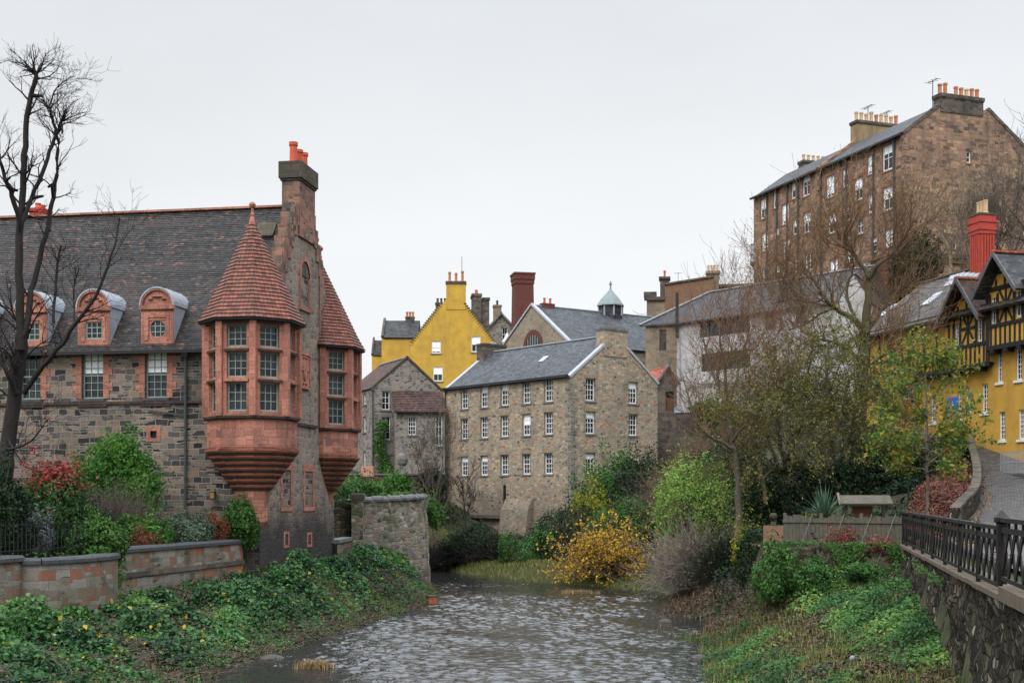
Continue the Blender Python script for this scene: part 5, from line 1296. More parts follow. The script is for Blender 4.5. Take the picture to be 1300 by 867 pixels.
for x, z, w, h in fo: window(ten.root, (x, 0, z), 0, w, h, 2 if w > .9 else 1, 2, inset=.1, sill='tenement_trim', surround=('tenement_trim', .34), fw=.13, bar=.07, blind=random.choice([0, .45, .5, .9, .3]))  # white sheets here stand in for bright sky reflected in the glass
for a, b, c, d in so: window(ten.root, (TL, (a+c)/2, b), R(90), c-a, d-b, 1, 2, inset=.12, sill='tenement_trim', lintel='soot_stone', fw=.1)
kk = (FZ-te)/FY
m = MB(); m.slab((.2,-.3,te-.3*kk),(TL-.35,-.3,te-.3*kk),(TL-.35,FY,FZ),(.2,FY,FZ),.12); m.slab((TL-.35,TW+.3,te-.3*kk),(.2,TW+.3,te-.3*kk),(.2,TW-FY,FZ),(TL-.35,TW-FY,FZ),.12); m.slab((.2,FY,FZ),(TL-.35,FY,FZ),(TL-.35,TW-FY,FZ),(.2,TW-FY,FZ),.1); m.build('roof', M['slate_dark'], ten.root)
for s in (0, 1):
    q = [(TL-.4,-.2,te+.0),(TL+.06,-.2,te+.0),(TL+.06,FY,FZ+.3),(TL-.4,FY,FZ+.3)]
    if s: q = [(p[0], TW-p[1], p[2]) for p in (q[1], q[0], q[3], q[2])]
    m = MB(); m.slab(*q, .3); m.build('skew', M['soot_stone'], ten.root)
m = MB(); n = 34
for i in range(n):                                   # alternate long and short corner stones
    z = te-.5-i*.55; e = .55 if i % 2 else .3
    m.box(TL-e, TL+.03, -.03, -.003, z-.5, z); m.box(TL+.003, TL+.03, 0, e, z-.5, z)
m.build('corner_stones', M['tenement_stone'], ten.root)
y0, _ = ten.side(*cp(738, 120), TL); y1, _ = ten.side(*cp(889, 120), TL); zt = ten.side(*cp(740, 80), TL)[1]
chimney(ten.root, TL-.95, TL+.07, y0, y1, FZ-.6, zt, 'soot_stone', [('pot', .95), ('pot', 1.1), ('pot_buff', .2), ('pot', .9), ('pot', .85), ('pot_buff', .8), ('pot', .9), ('pot', .9)], capk=.1, caph=.3, paraxis='y', potr=.2)
x1 = xm; ym = TW/2
chimney(ten.root, xm-.6, xm+.5, ym-2.6, ym+2.6, te+1.5, FZ+2.2, 'buff_stack', [(random.choice(['pot', 'pot_buff', 'pot_buff']), .8+.3*random.random()) for _ in range(9)], capk=.1, caph=.25, paraxis='y', potr=.2, cap='soot_stone')
chimney(ten.root, .8, 1.8, ym-1.5, ym+1.5, FZ-1, FZ+1.2, 'soot_stone', [('pot_buff', .7)]*5, capk=.1, caph=.25, paraxis='y', potr=.18)
m = MB(); m.slab((xm-.25, -.35, te+.02), (xm+.25, -.35, te+.02), (xm+.25, FY, FZ+.35), (xm-.25, FY, FZ+.35), .6); m.box(xm-.3, xm+.3, -.3, -.003, te-2.2, te+.1); m.build('party_wall', M['tenement_stone'], ten.root)
m = MB(); m.bar((0, -.42, te-.25), (TL, -.42, te-.25), .2, .18); m.build('gutter', M['iron'], ten.root)
for c in ((577,240), (503,290), (408,330), (316,370), (235,390), (197,400), (160,420), (125,440)):
    x, _ = ten.front(*cp(*c)); downpipe(ten.root, x, -.14, 16, te-.6, r=.09)
y0, z0 = ten.side(*cp(620, 640), TL); y1, _ = ten.side(*cp(830, 650), TL)
m = MB(); m.box(TL+.003, TL+.35, .1, y1, z0-.35, z0); m.box(TL+.003, TL+.2, .1, y1, z0-.8, z0-.55); m.build('string_course', M['soot_stone'], ten.root)
for (a, b), h in (((745, 100), 2.2),): aerial(ten.root, (TL-.6, 3.5, FZ-.3), 2.6, 4, 1.3)
aerial(ten.root, (xm, ym-1, FZ+2.2), 1.6, 5, 1.5); aerial(ten.root, (xm, ym+1.2, FZ+2.2), 1.3, 4, 1.1)
x, z1 = ten.front(*cp(52, 618)); _, z0 = ten.front(*cp(52, 690))
m = MB(); m.box(-1.3, -.003, .3, 2.2, z0, z0+.3); m.loft([[Vector((a, b, z)) for a, b in ((-1.3+k, .3+k), (-.003, .3+k), (-.003, 2.2-k), (-1.3+k, 2.2-k))] for z, k in ((z0-1.6, .9), (z0-.003, .05))]); ox = m.build('oriel_base', M['soot_stone'], ten.root)
m = MB()
for a in (-1.28, -.86, -.44, -.05): m.box(a-.03, a+.03, .3, .36, z0+.303, z1)
m.box(-1.3, 0, .29, .37, z1+.003, z1+.1); m.box(-1.3, 0, .28, .38, z0+1.1, z0+1.18)
m.build('oriel_frame', M['white'], ox); m = MB(); m.box(-1.25, -.02, .37, 2.1, z0+.303, z1); m.build('oriel_pane', M['lead'], ox)
m = MB(); a = ten.front(*cp(542, 680)); b = ten.front(*cp(606, 680)); z0 = ten.front(*cp(560, 790))[1]
m.box(a[0], b[0], -1.6, -.003, z0-1, a[1]); m.slab((a[0]-.1, -1.8, a[1]-.05), (b[0]+.1, -1.8, a[1]-.05), (b[0]+.1, -.003, a[1]+.8), (a[0]-.1, -.003, a[1]+.8), .1)
m.build('brick_annex', M['brick_red'], ten.root)
# pale gable and low roofs stepping up behind the big tree
pg = Frame('pale_gabled_cottage', 'small pale gabled cottage below the hill tenement, half hidden by branches', 'building', (1062-CX)/F*95, 95, .9, -.44)
Wp = pg.front(1106); ep, rp = pg.front(1106, 382)[1], pg.front(1084, 348)[1]
shell(pg.root, Wp, 8, 10, ep, rp, 'harl', axis='y'); roof_y(pg.root, Wp, 8, ep+.05, rp+.06, 'slate_brown', over=.15)
# ------------------------------------------------------------------ yellow half-timbered building (right)
hx = Vector((.255, -.967)).normalized(); o_ = Vector((23.4, 62)) - hx*11.6
ht = Frame('half_timbered_house', 'yellow half-timbered house with black beams, gabled dormers and a red chimney, at right', 'building', o_.x, o_.y, hx.x, hx.y)
r0 = ht.root; HT = 19.6; J = -.35
zj = ht.front(1254, 459, J)[1]; zj2 = ht.front(1257, 439.5, J)[1]; xst = ht.front(1254.5, 450, J)[0]
lows = FO(ht, [(1266, 448, 1272.5, 486), (1289.5, 443, 1297.5, 483), (1268.5, 523, 1276, 559), (1293, 520, 1300, 558), (1246.5, 488, 1254, 524.5), (1225.5, 492, 1231.5, 523), (1216, 498, 1221, 532), (1181.5, 501, 1188, 537), (1116.5, 497, 1128, 530)])
do = FO(ht, [(1146, 497, 1158.5, 537)])[0]
zbase = 4.0; zlow = zj-.12
m = MB(); wall(m, (0,0,0), (1,0,0), [(0,zbase),(xst,zbase),(xst,zlow),(0,zlow)], [o for o in lows if o[2] < xst] + [do], .22)
wall(m, (xst,0,0), (1,0,0), [(0,zbase),(HT-xst,zbase),(HT-xst,zj2-.12),(0,zj2-.12)], [(o[0]-xst, o[1], o[2]-xst, o[3]) for o in lows if o[0] > xst], .22)
wall(m, (0,8,0), (0,-1,0), [(0,zbase),(8,zbase),(8,zj+3.2),(4,zj+6),(0,zj+3.2)], []); wall(m, (HT,0,0), (0,1,0), [(0,zbase),(8,zbase),(8,zj+3.2),(4,zj+6),(0,zj+3.2)], [])
m.build('lower_wall', M['yellow_wall'], r0)
for a, b, c, d in lows:
    if c-a < 1.6: window(r0, ((a+c)/2, 0, b), 0, c-a, d-b, 2, 6 if d-b > 1.3 else 3, inset=.07, fw=.06, bar=.03, sill='white', sash=True)
a, b, c, d = do
m = MB(); m.box(a+.02, c-.02, .1, .16, b, b+(d-b)*.72)
for k in range(1, 4): m.box(a+(c-a)*k/4-.01, a+(c-a)*k/4+.01, .085, .1, b, b+(d-b)*.72)
dd = m.build('door', M['door_red'], r0); m = MB(); m.lathe([(.01,-.03),(.05,0),(.01,.03)], (a+.18, .06, b+1.0), 8); m.build('handle', M['lead'], dd)
m = MB(); m.box(a-.28, a-.003, -.04, .05, b-.2, d+.05); m.box(c+.003, c+.28, -.04, .05, b-.2, d+.05); m.box(a-.4, c+.4, -.06, .05, d+.053, d+.4); m.build('door_surround', M['pink_stone'], r0)
window(r0, ((a+c)/2, 0, b+(d-b)*.74), 0, c-a-.1, (d-b)*.24, 3, 1, inset=.1, sash=False)
# jettied upper storey: plaster between beams
eave = zj + 2.75; eave2 = zj2 + 2.75
g2c, g2z = ht.front(1260, 320, -1.05); g2r, g2f = ht.front(1285, 362, -1.05)
g1c, g1z = ht.front(1213, 353.5, -1.0); g1r, g1f = ht.front(1238, 398.5, -1.0)
up1 = FO(ht, [(1212.5, 409, 1218, 442), (1241, 403, 1247.5, 434)], J); up2 = FO(ht, [(1258.8, 377, 1265.5, 413), (1289.5, 366, 1297.5, 403)], J)
xl = 0
m = MB()
wall(m, (xl, J, 0), (1,0,0), [(0,zj),(xst-xl,zj),(xst-xl,eave),(0,eave)], [(o[0]-xl, o[1], o[2]-xl, o[3]) for o in up1], .2)
wall(m, (xst, J, 0), (1,0,0), [(0,zj2),(HT-xst,zj2),(HT-xst,eave2),(0,eave2)], [(o[0]-xst, o[1], o[2]-xst, o[3]) for o in up2], .2)
wall(m, (xst, .0, 0), (0,-1,0), [(0,zj),(-J,zj),(-J,zj2),(0,zj2)], [])
m.face([(0,J,zj),(0,0,zj),(xst,0,zj),(xst,J,zj)]); m.face([(xst,J,zj2),(xst,0,zj2),(HT,0,zj2),(HT,J,zj2)])
for cx_, half, zf, zt in ((g1c, g1r-g1c, g1f, g1z), (g2c, g2r-g2c, g2f, g2z)):
    ev = eave if cx_ < xst else eave2
    hb = half*.9; k = (zt-zf)/half; za = zf + k*(half-hb)
    m.face([(cx_-hb, J-.003, min(ev, za)-.4), (cx_+hb, J-.003, min(ev, za)-.4), (cx_+hb, J-.003, za-.15), (cx_, J-.003, zt-.25), (cx_-hb, J-.003, za-.15)])
m.build('upper_wall', M['yellow_wall'], r0)
for a, b, c, d in up1+up2: window(r0, ((a+c)/2, J, b), 0, c-a, d-b, 2, 3, inset=.05, fw=.06, bar=.035, sash=True)
t = MB()
def beam(x0, z0, x1, z1, w=.17, pr=.05): t.bar((x0, J-pr/2, z0), (x1, J-pr/2, z1), pr, w, 0, (0, 0, 1) if abs(x1-x0) > abs(z1-z0) else (1, 0, 0))
def vb(x, z0, z1, w=.15): t.box(x-w/2, x+w/2, J-.045, J-.004, z0, z1)
def hb_(x0, x1, z, w=.18): t.box(x0, x1, J-.06, J-.004, z-w/2, z+w/2)
def db(x0, z0, x1, z1, w=.13):
    d = Vector((x1-x0, 0, z1-z0)); n = Vector((-d.z, 0, d.x)).normalized()*w/2
    a, b = Vector((x0, J-.03, z0)), Vector((x1, J-.03, z1)); q = [a-n, b-n, b+n, a+n]
    t.face(q); s = Vector((0, .026, 0)); t.face([q[0], q[0]+s, q[1]+s, q[1]]); t.face([q[2], q[2]+s, q[3]+s, q[3]])
for xa, xb, z0 in ((xl, xst-.12, zj), (xst-.05, HT, zj2)):
    t.box(xa, xb, J-.1, .12, z0-.22, z0-.004); hb_(xa, xb, z0+.95, .16)
    k = xa + .3
    while k < xb: vb(k, z0, z0+.87, .11); k += .36
    k = xa + .5
    while k < xb:                                     # joist ends
        t.box(k-.1, k+.1, J-.16, .0, z0-.4, z0-.225); k += 1.0
    hb_(xa, xb, z0+2.72, .2)
vb(xst-.02, zj-.2, eave2, .26)
allw = up1 + up2
for a, b, c, d in allw:
    vb(a-.09, b-.1, d+.12, .16); vb(c+.09, b-.1, d+.12, .16)
# panels with crossed braces between windows
zA1, zB1 = zj+1.03, zj+2.62; zA2, zB2 = zj2+1.03, zj2+2.62
def starp(xa, xb, za, zb_, zm=True):
    xc = (xa+xb)/2; zc = (za+zb_)/2
    vb(xc, za, zb_, .12); db(xa, za, xb, zb_); db(xa, zb_, xb, za)
    if zm: hb_(xa, xb, zc, .13)
starp(up1[0][2]+.2, up1[1][0]-.2, zA1, zB1); starp(up2[0][2]+.2, up2[1][0]-.2, zA2, zB2)
starp(up2[1][2]+.3, up2[1][2]+1.9, zA2, zB2)
k = up1[0][0]-.5
while k > 0: vb(k, zA1, zB1, .14); k -= 1.1
for cx_, half, zf, zt in ((g1c, g1r-g1c, g1f, g1z), (g2c, g2r-g2c, g2f, g2z)):
    hb_(cx_-half*.8, cx_+half*.8, zf+.18, .16); hb_(cx_-half*.42, cx_+half*.42, zf+(zt-zf)*.52, .14)
    for q in (-.45, 0, .45): vb(cx_+q*half, zf+.2, zf+(zt-zf)*(.85-abs(q)*1.1), .11)
t.build('timber_frame', M['timber'], r0)
# gables: roofs, bargeboards
for cx_, half, zf, zt, yo in ((g1c, g1r-g1c, g1f, g1z, -1.0), (g2c, g2r-g2c, g2f, g2z, -1.05)):
    m = MB(); yb = 4.0; k = (zt-zf)/half; hh = half+.12; zl = zf-.12*k
    m.slab((cx_-hh, yb, zl), (cx_-hh, yo, zl), (cx_, yo, zt), (cx_, yb, zt), .12); m.slab((cx_+hh, yo, zl), (cx_+hh, yb, zl), (cx_, yb, zt), (cx_, yo, zt), .12)
    o = m.build('gable_roof', M['slate_dark'] if cx_ > xst else M['pantile'], r0)
    m = MB(); m.bar((cx_, yo-.02, zt+.04), (cx_, yb, zt+.04), .22, .1); m.build('ridge', M['pantile_bright'], o)
    b = MB()
    for s in (-1, 1):
        q = [(cx_+s*(hh+.05), yo-.03, zl-.16), (cx_, yo-.03, zt-.2), (cx_, yo-.03, zt+.06), (cx_+s*(hh+.05), yo-.03, zl+.1)]
        if s > 0: q = [q[1], q[0], q[3], q[2]]
        q2 = [(p[0], p[1]+.08, p[2]) for p in q]
        b.face(q); b.face(q2[::-1])
        for i in range(4): j = (i+1) % 4; b.face([q2[i], q2[j], q[j], q[i]])
    b.build('bargeboards', M['grey_timber'], o)
# main roof
y_r = 4.0; x1_, z_r = ht.front(1230, 343, y_r); zrid = z_r
e0 = eave - .25
m = MB(); m.slab((-.3, -.75, e0), (HT, -.75, e0), (HT, y_r, zrid), (-.3, y_r, zrid), .14); m.slab((HT, 8.4, e0), (-.3, 8.4, e0), (-.3, y_r, zrid), (HT, y_r, zrid), .14)
ro = m.build('roof', M['slate_brown'], r0)
m = MB(); m.bar((-.3, y_r, zrid+.04), (HT, y_r, zrid+.04), .25, .1); m.build('ridge', M['brown_coping'], ro)
m = MB()
for px, py in ((1183, 391), (1126, 388)):
    yy = 1.6; x, z = ht.front(px, py, yy); zz = e0 + (zrid-e0)*(yy+.75)/(y_r+.75); kk = (zrid-e0)/(y_r+.75)
    s = MB(); s.slab((x-.4, yy-.5, zz-.5*kk+.1), (x+.4, yy-.5, zz-.5*kk+.1), (x+.4, yy+.5, zz+.5*kk+.1), (x-.4, yy+.5, zz+.5*kk+.1), .12); s.build('skylight', M['lead'], ro)
m = MB(); m.bar((-.3, -.85, e0-.05), (g1c-1.4, -.85, e0-.05), .13, .11); m.build('gutter', M['iron'], r0)
# fluted red chimney
xc, zt = ht.front(1247, 274, 3.2); zb_ = zrid-1.5; w = .42
m = MB(); m.box(xc-w, xc+w, 3.2-w, 3.2+w, zb_, zt-1.05)
for s in range(5):
    q = -w + 2*w*(s+.5)/5; rb_ = .045
    for face in range(4):
        a = [(q, -w-.03), (w+.03, q), (q, w+.03), (-w-.03, q)][face]; m.box(xc+a[0]-rb_, xc+a[0]+rb_, 3.2+a[1]-rb_, 3.2+a[1]+rb_, zb_, zt-1.1)
for z0, z1, e in ((zt-1.047, zt-.85, .06), (zt-.847, zt-.45, .10), (zt-.447, zt-.3, .14), (zt-.297, zt-.05, .08)): m.box(xc-w-e, xc+w+e, 3.2-w-e, 3.2+w+e, z0, z1)
ch = m.build('chimney', M['brick_bright'], r0)
m = MB(); m.box(xc-w-.12, xc+w+.12, 3.2-w-.12, 3.2+w+.12, zt-.047, zt+.05); m.build('chimney_cap', M['moss'], ch)
for i in range(3):
    key = ('pot_buff', .7, .17)
    q = MB(); q.lathe([(.15,0),(.15,.06),(.12,.1),(.115,.62),(.135,.66),(.135,.72),(.09,.72),(.09,.6)], n=10); put('chimney_pot', q.mesh('chimney_pot', M['pot_buff'], True), ch, Matrix.Translation((xc-.3+.3*i, 3.2, zt+.05)))
m = MB()
for i in range(4): m.slab((xc-w-.25, 2.2-.3*i+.0, zb_+.2), (xc+w+.2, 2.2-.3*i, zb_+.2), (xc+w+.2, 2.6-.3*i, zb_+.8), (xc-w-.25, 2.6-.3*i, zb_+.8), .05)
m.build('flashing', M['lead'], r0)
# blue board on the wall, with the pale letters and red bar seen on it
a, b, c, d = FO(ht, [(1203, 505, 1215.5, 519)], -.06)[0]
sg = empty('wall_sign', 'blue board with red and white marks fixed on the yellow wall behind young tree', 'sign', (*ht.w((a+c)/2, -.05), b), math.atan2(hx.y, hx.x))
w, h = c-a, d-b
m = MB(); m.box(-w/2, w/2, -.03, .03, 0, h); m.build('board', M['blue_sign'], sg)
m = MB(); m.box(-w*.25, w*.2, -.036, -.031, h*.68, h*.8); m.build('red_bar', M['door_red'], sg)
m = MB(); m.box(-w*.02, w*.12, -.036, -.031, h*.15, h*.6); m.build('white_mark', M['white'], sg)
m = MB(); m.box(-w*.5, w*.5, -.02, .02, -h*.6, -h*.12); m.build('lower_board', M['lead'], sg)
a, b, c, d = FO(ht, [(1107.5, 497, 1115.5, 511)], -.06)[0]
sg = empty('notice_board', 'small dark notice board with a red spot, left of the red door', 'sign', (*ht.w((a+c)/2, -.05), b), math.atan2(hx.y, hx.x))
w, h = c-a, d-b
m = MB(); m.box(-w/2, w/2, -.03, .03, 0, h); m.build('board', M['iron'], sg)
m = MB(); m.box(w*.1, w*.4, -.036, -.031, h*.2, h*.5); m.build('red_spot', M['door_red'], sg)

# ------------------------------------------------------------------ lane parapet, railing wall, walls on the right bank
par = empty('lane_parapet', 'curving dark parapet wall along the left edge of the steep cobbled lane', 'wall', (0, 0, 0))
m = MB(); c_ = MB(); rail = MB(); pts = np.array([p for p in LE if 43.2 <= p[1] <= 63.1])
for A, B in zip(pts[:-1], pts[1:]):
    d = Vector((B[0]-A[0], B[1]-A[1], 0)).normalized(); n = Vector((-d.y, d.x, 0))*.14
    hA, hB = .75, .75
    a0, a1, b0, b1 = [Vector((p[0], p[1], 0))+s*n for p in (A, B) for s in (1, -1)]
    a0, a1, b0, b1 = Vector((A[0],A[1],0))+n, Vector((A[0],A[1],0))-n, Vector((B[0],B[1],0))+n, Vector((B[0],B[1],0))-n
    Z = lambda p, z: Vector((p.x, p.y, z))
    m.face([Z(b0, B[2]-2), Z(a0, A[2]-2), Z(a0, A[2]+hA), Z(b0, B[2]+hB)]); m.face([Z(a1, A[2]-2), Z(b1, B[2]-2), Z(b1, B[2]+hB), Z(a1, A[2]+hA)])
    n2 = n*1.25
    a0, a1, b0, b1 = Vector((A[0],A[1],0))+n2, Vector((A[0],A[1],0))-n2, Vector((B[0],B[1],0))+n2, Vector((B[0],B[1],0))-n2
    T_ = lambda p, z: Vector((p.x, p.y, z))
    for f_ in ([T_(a1,A[2]+.85),T_(b1,B[2]+.85),T_(b0,B[2]+.85),T_(a0,A[2]+.85)], [T_(a1,A[2]+.75),T_(b1,B[2]+.75),T_(b1,B[2]+.85),T_(a1,A[2]+.85)], [T_(b0,B[2]+.75),T_(a0,A[2]+.75),T_(a0,A[2]+.85),T_(b0,B[2]+.85)]): c_.face(f_)
A, d = pts[0], Vector((pts[1][0]-pts[0][0], pts[1][1]-pts[0][1], 0)).normalized(); n = Vector((-d.y, d.x, 0))*.14; a0, a1 = Vector((A[0], A[1], 0))+n, Vector((A[0], A[1], 0))-n
m.face([Vector((a0.x,a0.y,A[2]-2)), Vector((a1.x,a1.y,A[2]-2)), Vector((a1.x,a1.y,A[2]+.848)), Vector((a0.x,a0.y,A[2]+.848))])
m.build('parapet', M['rail_wall'], par); c_.build('coping', M['soot_stone'], par)
# mesh barrier by the house
p = at(1298, 590, 57); eb = empty('entrance_barrier', 'low grey mesh barrier on a dark step before the yellow house at the right edge', 'barrier', (p.x, p.y, gz(p.x, p.y)), math.atan2(hx.y, hx.x))
m = MB(); m.box(-1.2, 1.4, -.35, .35, -.3, .42); m.build('step', M['soot_stone'], eb)
m = MB()
for k in range(27): m.bar((-1.15+.095*k, -.3, .42), (-1.15+.095*k, -.3, 1.45), .016, .016)
for z in (.5, .95, 1.45): m.bar((-1.15, -.3, z), (1.35, -.3, z), .03, .03)
m.build('mesh_panel', M['lead'], eb)
# river wall carrying the railing
def along(a, b, s): return (a[0]+(b[0]-a[0])*s, a[1]+(b[1]-a[1])*s)
RL_ = math.hypot(*(RW1-RW0)); rd_ = (RW1-RW0)/RL_
rw = empty('river_wall', 'dark mossy retaining wall of upright stones under the black railing at right', 'wall', (RW0[0], RW0[1], 0), math.atan2(rd_[1], rd_[0]))
# local x runs towards the camera along the wall, local y points to the lane (left-hand of x)
Zc = 3.60; stepx = 21.9
def nw(seed): return np.random.default_rng(seed)
m = MB(); rg = nw(5); nx_, nz_ = 120, 22
gx_ = np.linspace(0, RL_+1, nx_); gz_ = np.linspace(.2, Zc-.08, nz_)
dd_ = rg.normal(size=(nx_, nz_))*.035 + .07*np.sin(gx_*1.3)[:, None] + .05*np.sin(gz_*3.1+gx_[:, None]*.7)
Vv = np.stack([np.repeat(gx_[:, None], nz_, 1), -dd_-.02 - (Zc-gz_)[None, :]*.06, np.repeat(gz_[None, :], nx_, 0)], -1)
idx = np.arange(nx_*nz_).reshape(nx_, nz_); ff = np.stack([idx[:-1,:-1], idx[1:,:-1], idx[1:,1:], idx[:-1,1:]], -1).reshape(-1, 4)
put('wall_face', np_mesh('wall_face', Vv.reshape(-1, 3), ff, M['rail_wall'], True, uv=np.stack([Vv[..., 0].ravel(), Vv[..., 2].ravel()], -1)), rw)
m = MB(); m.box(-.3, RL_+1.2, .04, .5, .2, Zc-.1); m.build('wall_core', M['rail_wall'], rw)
m = MB(); x = -.35; rg = nw(8)
while x < RL_+1:
    l = .9+.4*rg.random(); up = .14 if x > stepx-.4 else 0
    m.box(x, x+l-.012, -.15+.02*rg.random(), .5, Zc-.09+rg.random()*.015, Zc+up+rg.random()*.012); x += l
m.build('coping', M['brown_coping'], rw)
rl = empty('iron_railing', 'black iron railing with crossed bars and pointed posts on the river wall at right', 'railing', (RW0[0], RW0[1], 0), math.atan2(rd_[1], rd_[0]))
yr = -.02; posts = [.05] + [21.7-2.9*k for k in range(7, -1, -1)] + [24.6]
def rail_post(s, big, z0):
    p = MB(); w = .075 if big else .042; h = 1.12 if big else 1.09
    p.box(s-w, s+w, yr-w, yr+w, z0, z0+h-.12); 
    p.loft([[Vector((s+a*k, yr+b*k, z0+z)) for a, b in ((-1,-1),(1,-1),(1,1),(-1,1))] for k, z in ((w*1.0, h-.12), (w*1.45, h-.09), (w*1.45, h-.02), (w*1.1, h), (.01, h+.10))])
    return p.build('post', M['iron_worn'], rl)
for i, s in enumerate(posts):
    z0 = Zc+.012 + (.14 if s > stepx-.4 else 0); rail_post(s, i == len(posts)-2, z0)
    if i == len(posts)-1: break
    e = posts[i+1]; z0 = Zc+.02 + (.14 if s > stepx-.4 else 0); a, b = s+.07, e-.07
    p = MB()
    p.box(a, b, yr-.05, yr+.05, z0+1.02, z0+1.09); p.box(a, b, yr-.025, yr+.025, z0+.84, z0+.93); p.box(a, b, yr-.03, yr+.03, z0+.06, z0+.13)
    n = max(1, round((b-a)/.66)); dx = (b-a)/n
    for k in range(n):
        x0, x1 = a+dx*k, a+dx*(k+1)
        for q, (u, v) in enumerate(((x0, x1), (x1, x0))):
            P0, P1 = Vector((u, yr-.012+.024*q, z0+.13)), Vector((v, yr-.012+.024*q, z0+.84)); p.bar(P0, P1, .15, .022, up=(0, 1, 0))
        p.box(x1-.035 if k < n-1 else x1-.03, x1+.035 if k < n-1 else x1, yr-.02, yr+.02, z0+.93, z0+1.02)
        xm_ = (x0+x1)/2; zc = z0+.485; p.box(xm_-.05, xm_+.05, yr-.03, yr+.03, zc-.05, zc+.05)
    p.build('panel', M['iron_worn'], rl)
# low garden wall and boarded fence at the far end of the meadow
ll = LW1-LW0; Ll = math.hypot(*ll); la_ = math.atan2(ll[1], ll[0])
lw = empty('low_garden_wall', 'low mossy rubble wall between the meadow and the garden, below the board fence', 'wall', (LW0[0], LW0[1], 0), la_+math.pi)
# rotated so that its face looks at the river side (local x runs from the far end to the railing wall)
rg = nw(21); nx_, nz_ = 60, 12; gx_ = np.linspace(-Ll-.1, -.1, nx_); gz_ = np.linspace(0, 1, nz_)
tops = 3.45 + .10*np.sin(gx_*2.1) + rg.normal(size=nx_)*.03
Zg = 1.2 + (tops[:, None]-1.2)*gz_[None, :]
Vv = np.stack([np.repeat(gx_[:, None], nz_, 1), -.05+rg.normal(size=(nx_, nz_))*.05 + .12*gz_[None, :], Zg], -1)
Bk = Vv[:, -1:].copy(); Bk[..., 1] = .45; Vv = np.concatenate([Vv, Bk], 1); nz_ += 1
idx = np.arange(nx_*nz_).reshape(nx_, nz_); ff = np.stack([idx[:-1,:-1], idx[1:,:-1], idx[1:,1:], idx[:-1,1:]], -1).reshape(-1, 4)
put('wall_face', np_mesh('wall_face', Vv.reshape(-1, 3), ff, M['low_wall'], True, uv=np.stack([Vv[..., 0].ravel(), Vv[..., 2].ravel()+Vv[..., 1].ravel()], -1)), lw)
bf = empty('board_fence', 'weathered grey board fence with leaning wire stays behind the low mossy wall', 'fence', (LW0[0], LW0[1], 0), la_+math.pi)
m = MB(); rg = nw(31); x = -4.2
while x < -.05:
    w = .12+.05*rg.random(); m.box(x, x+w-.012, .5+.012*rg.random(), .535, 3.3, 4.5+.05*rg.normal()); x += w
m.build('boards', M['wood'], bf)
m = MB(); m.box(-4.25, 0, .46, .497, 4.28, 4.38); m.box(-4.25, 0, .46, .497, 3.6, 3.7); m.build('rail', M['wood'], bf)
for x in (-4.2, -2.9, -1.5, -.1):
    m = MB(); m.box(x-.05, x+.05, .54, .64, 3.2, 4.62); m.build('post', M['wood'], bf)
for x in (-3.4, -2.3, -1.35, -.55):
    m = MB(); m.bar((x-.25, -.12, 2.9), (x+.25, .44, 4.6), .017, .017); m.build('stay', M['coping'], bf)
for x in (-4.3,):
    pf = tag(bf, None)
# garden shelter, bench, stone ball
sp_ = at(1098, 656, 46.5); gh = gz(sp_.x, sp_.y)
she = empty('garden_shelter', 'small brown timber garden shelter with a shallow pitched roof behind the board fence', 'shelter', (sp_.x, sp_.y, gh), R(-8))
zr_ = at(1098, 638, 46.5).z - gh
for x, y in ((-.72, -.4), (.72, -.4), (-.72, .5), (.72, .5)):
    m = MB(); m.box(x-.05, x+.05, y-.05, y+.05, 0, zr_); m.build('post', M['wood'], she)
m = MB(); m.box(-.45, .25, -.2, .35, 0, zr_-.12); m.build('cupboard', M['shed_wood'], she)
m = MB(); m.box(-.8, .8, -.46, -.38, zr_-.1, zr_-.0); m.build('beam', M['wood'], she)
m = MB(); m.slab((-.95,-.75,zr_-.02),(.9,-.75,zr_-.02),(.9,.05,zr_+.28),(-.95,.05,zr_+.28),.06); m.slab((.9,.85,zr_-.02),(-.95,.85,zr_-.02),(-.95,.05,zr_+.28),(.9,.05,zr_+.28),.06); m.build('roof', M['wood'], she)
m = MB()
for s in (-1, 1): m.bar((-.97, .05+.8*s, zr_-.08), (-.97, .05, zr_+.36), .09, .04)
m.build('bargeboards', M['brown_coping'], she)
bp = at(1036, 690, 45.6); gh = gz(bp.x, bp.y)
be = empty('garden_bench', 'low yellowish lichened garden bench behind the left end of the low wall', 'bench', (bp.x, bp.y, gh), R(-25))
m = MB(); [m.box(-.45, .45, -.2+.14*k, -.08+.14*k, .4, .44) for k in range(3)]; m.build('seat', M['bench_wood'], be)
m = MB(); [m.box(-.45, .45, .24, .27, .52+.16*k, .64+.16*k) for k in range(2)]; m.build('backrest', M['bench_wood'], be)
for x in (-.4, .4):
    for y in (-.17, .2): m = MB(); m.box(x-.03, x+.03, y-.03, y+.03, 0, .398 if y < 0 else .84); m.build('leg', M['bench_wood'], be)
bp = at(982, 660, 46); gh = gz(bp.x, bp.y)
sb = empty('stone_finial', 'round mossy stone ball on a short post beside the brick planter', 'garden ornament', (bp.x, bp.y, gh))
m = MB(); hz_ = max(.5, at(982, 655, 46).z-gh); m.box(-.08, .08, -.08, .08, 0, hz_-.2); m.build('post', M['soot_stone'], sb)
m = MB(); m.lathe([(.02,-.12),(.09,-.11),(.14,-.04),(.14,.04),(.09,.11),(.02,.12)], (0,0,hz_), 14); m.build('disc', M['low_wall'], sb)
bw = empty('brick_planter', 'low reddish brick planter behind the low wall, beside the garden bench', 'planter', (*at(995, 690, 46).xy, gz(*at(995, 690, 46).xy)), R(-20))
m = MB(); m.box(-.7, .7, -.3, .3, 0, .75); m.build('brick_walls', M['brown_brick'], bw)
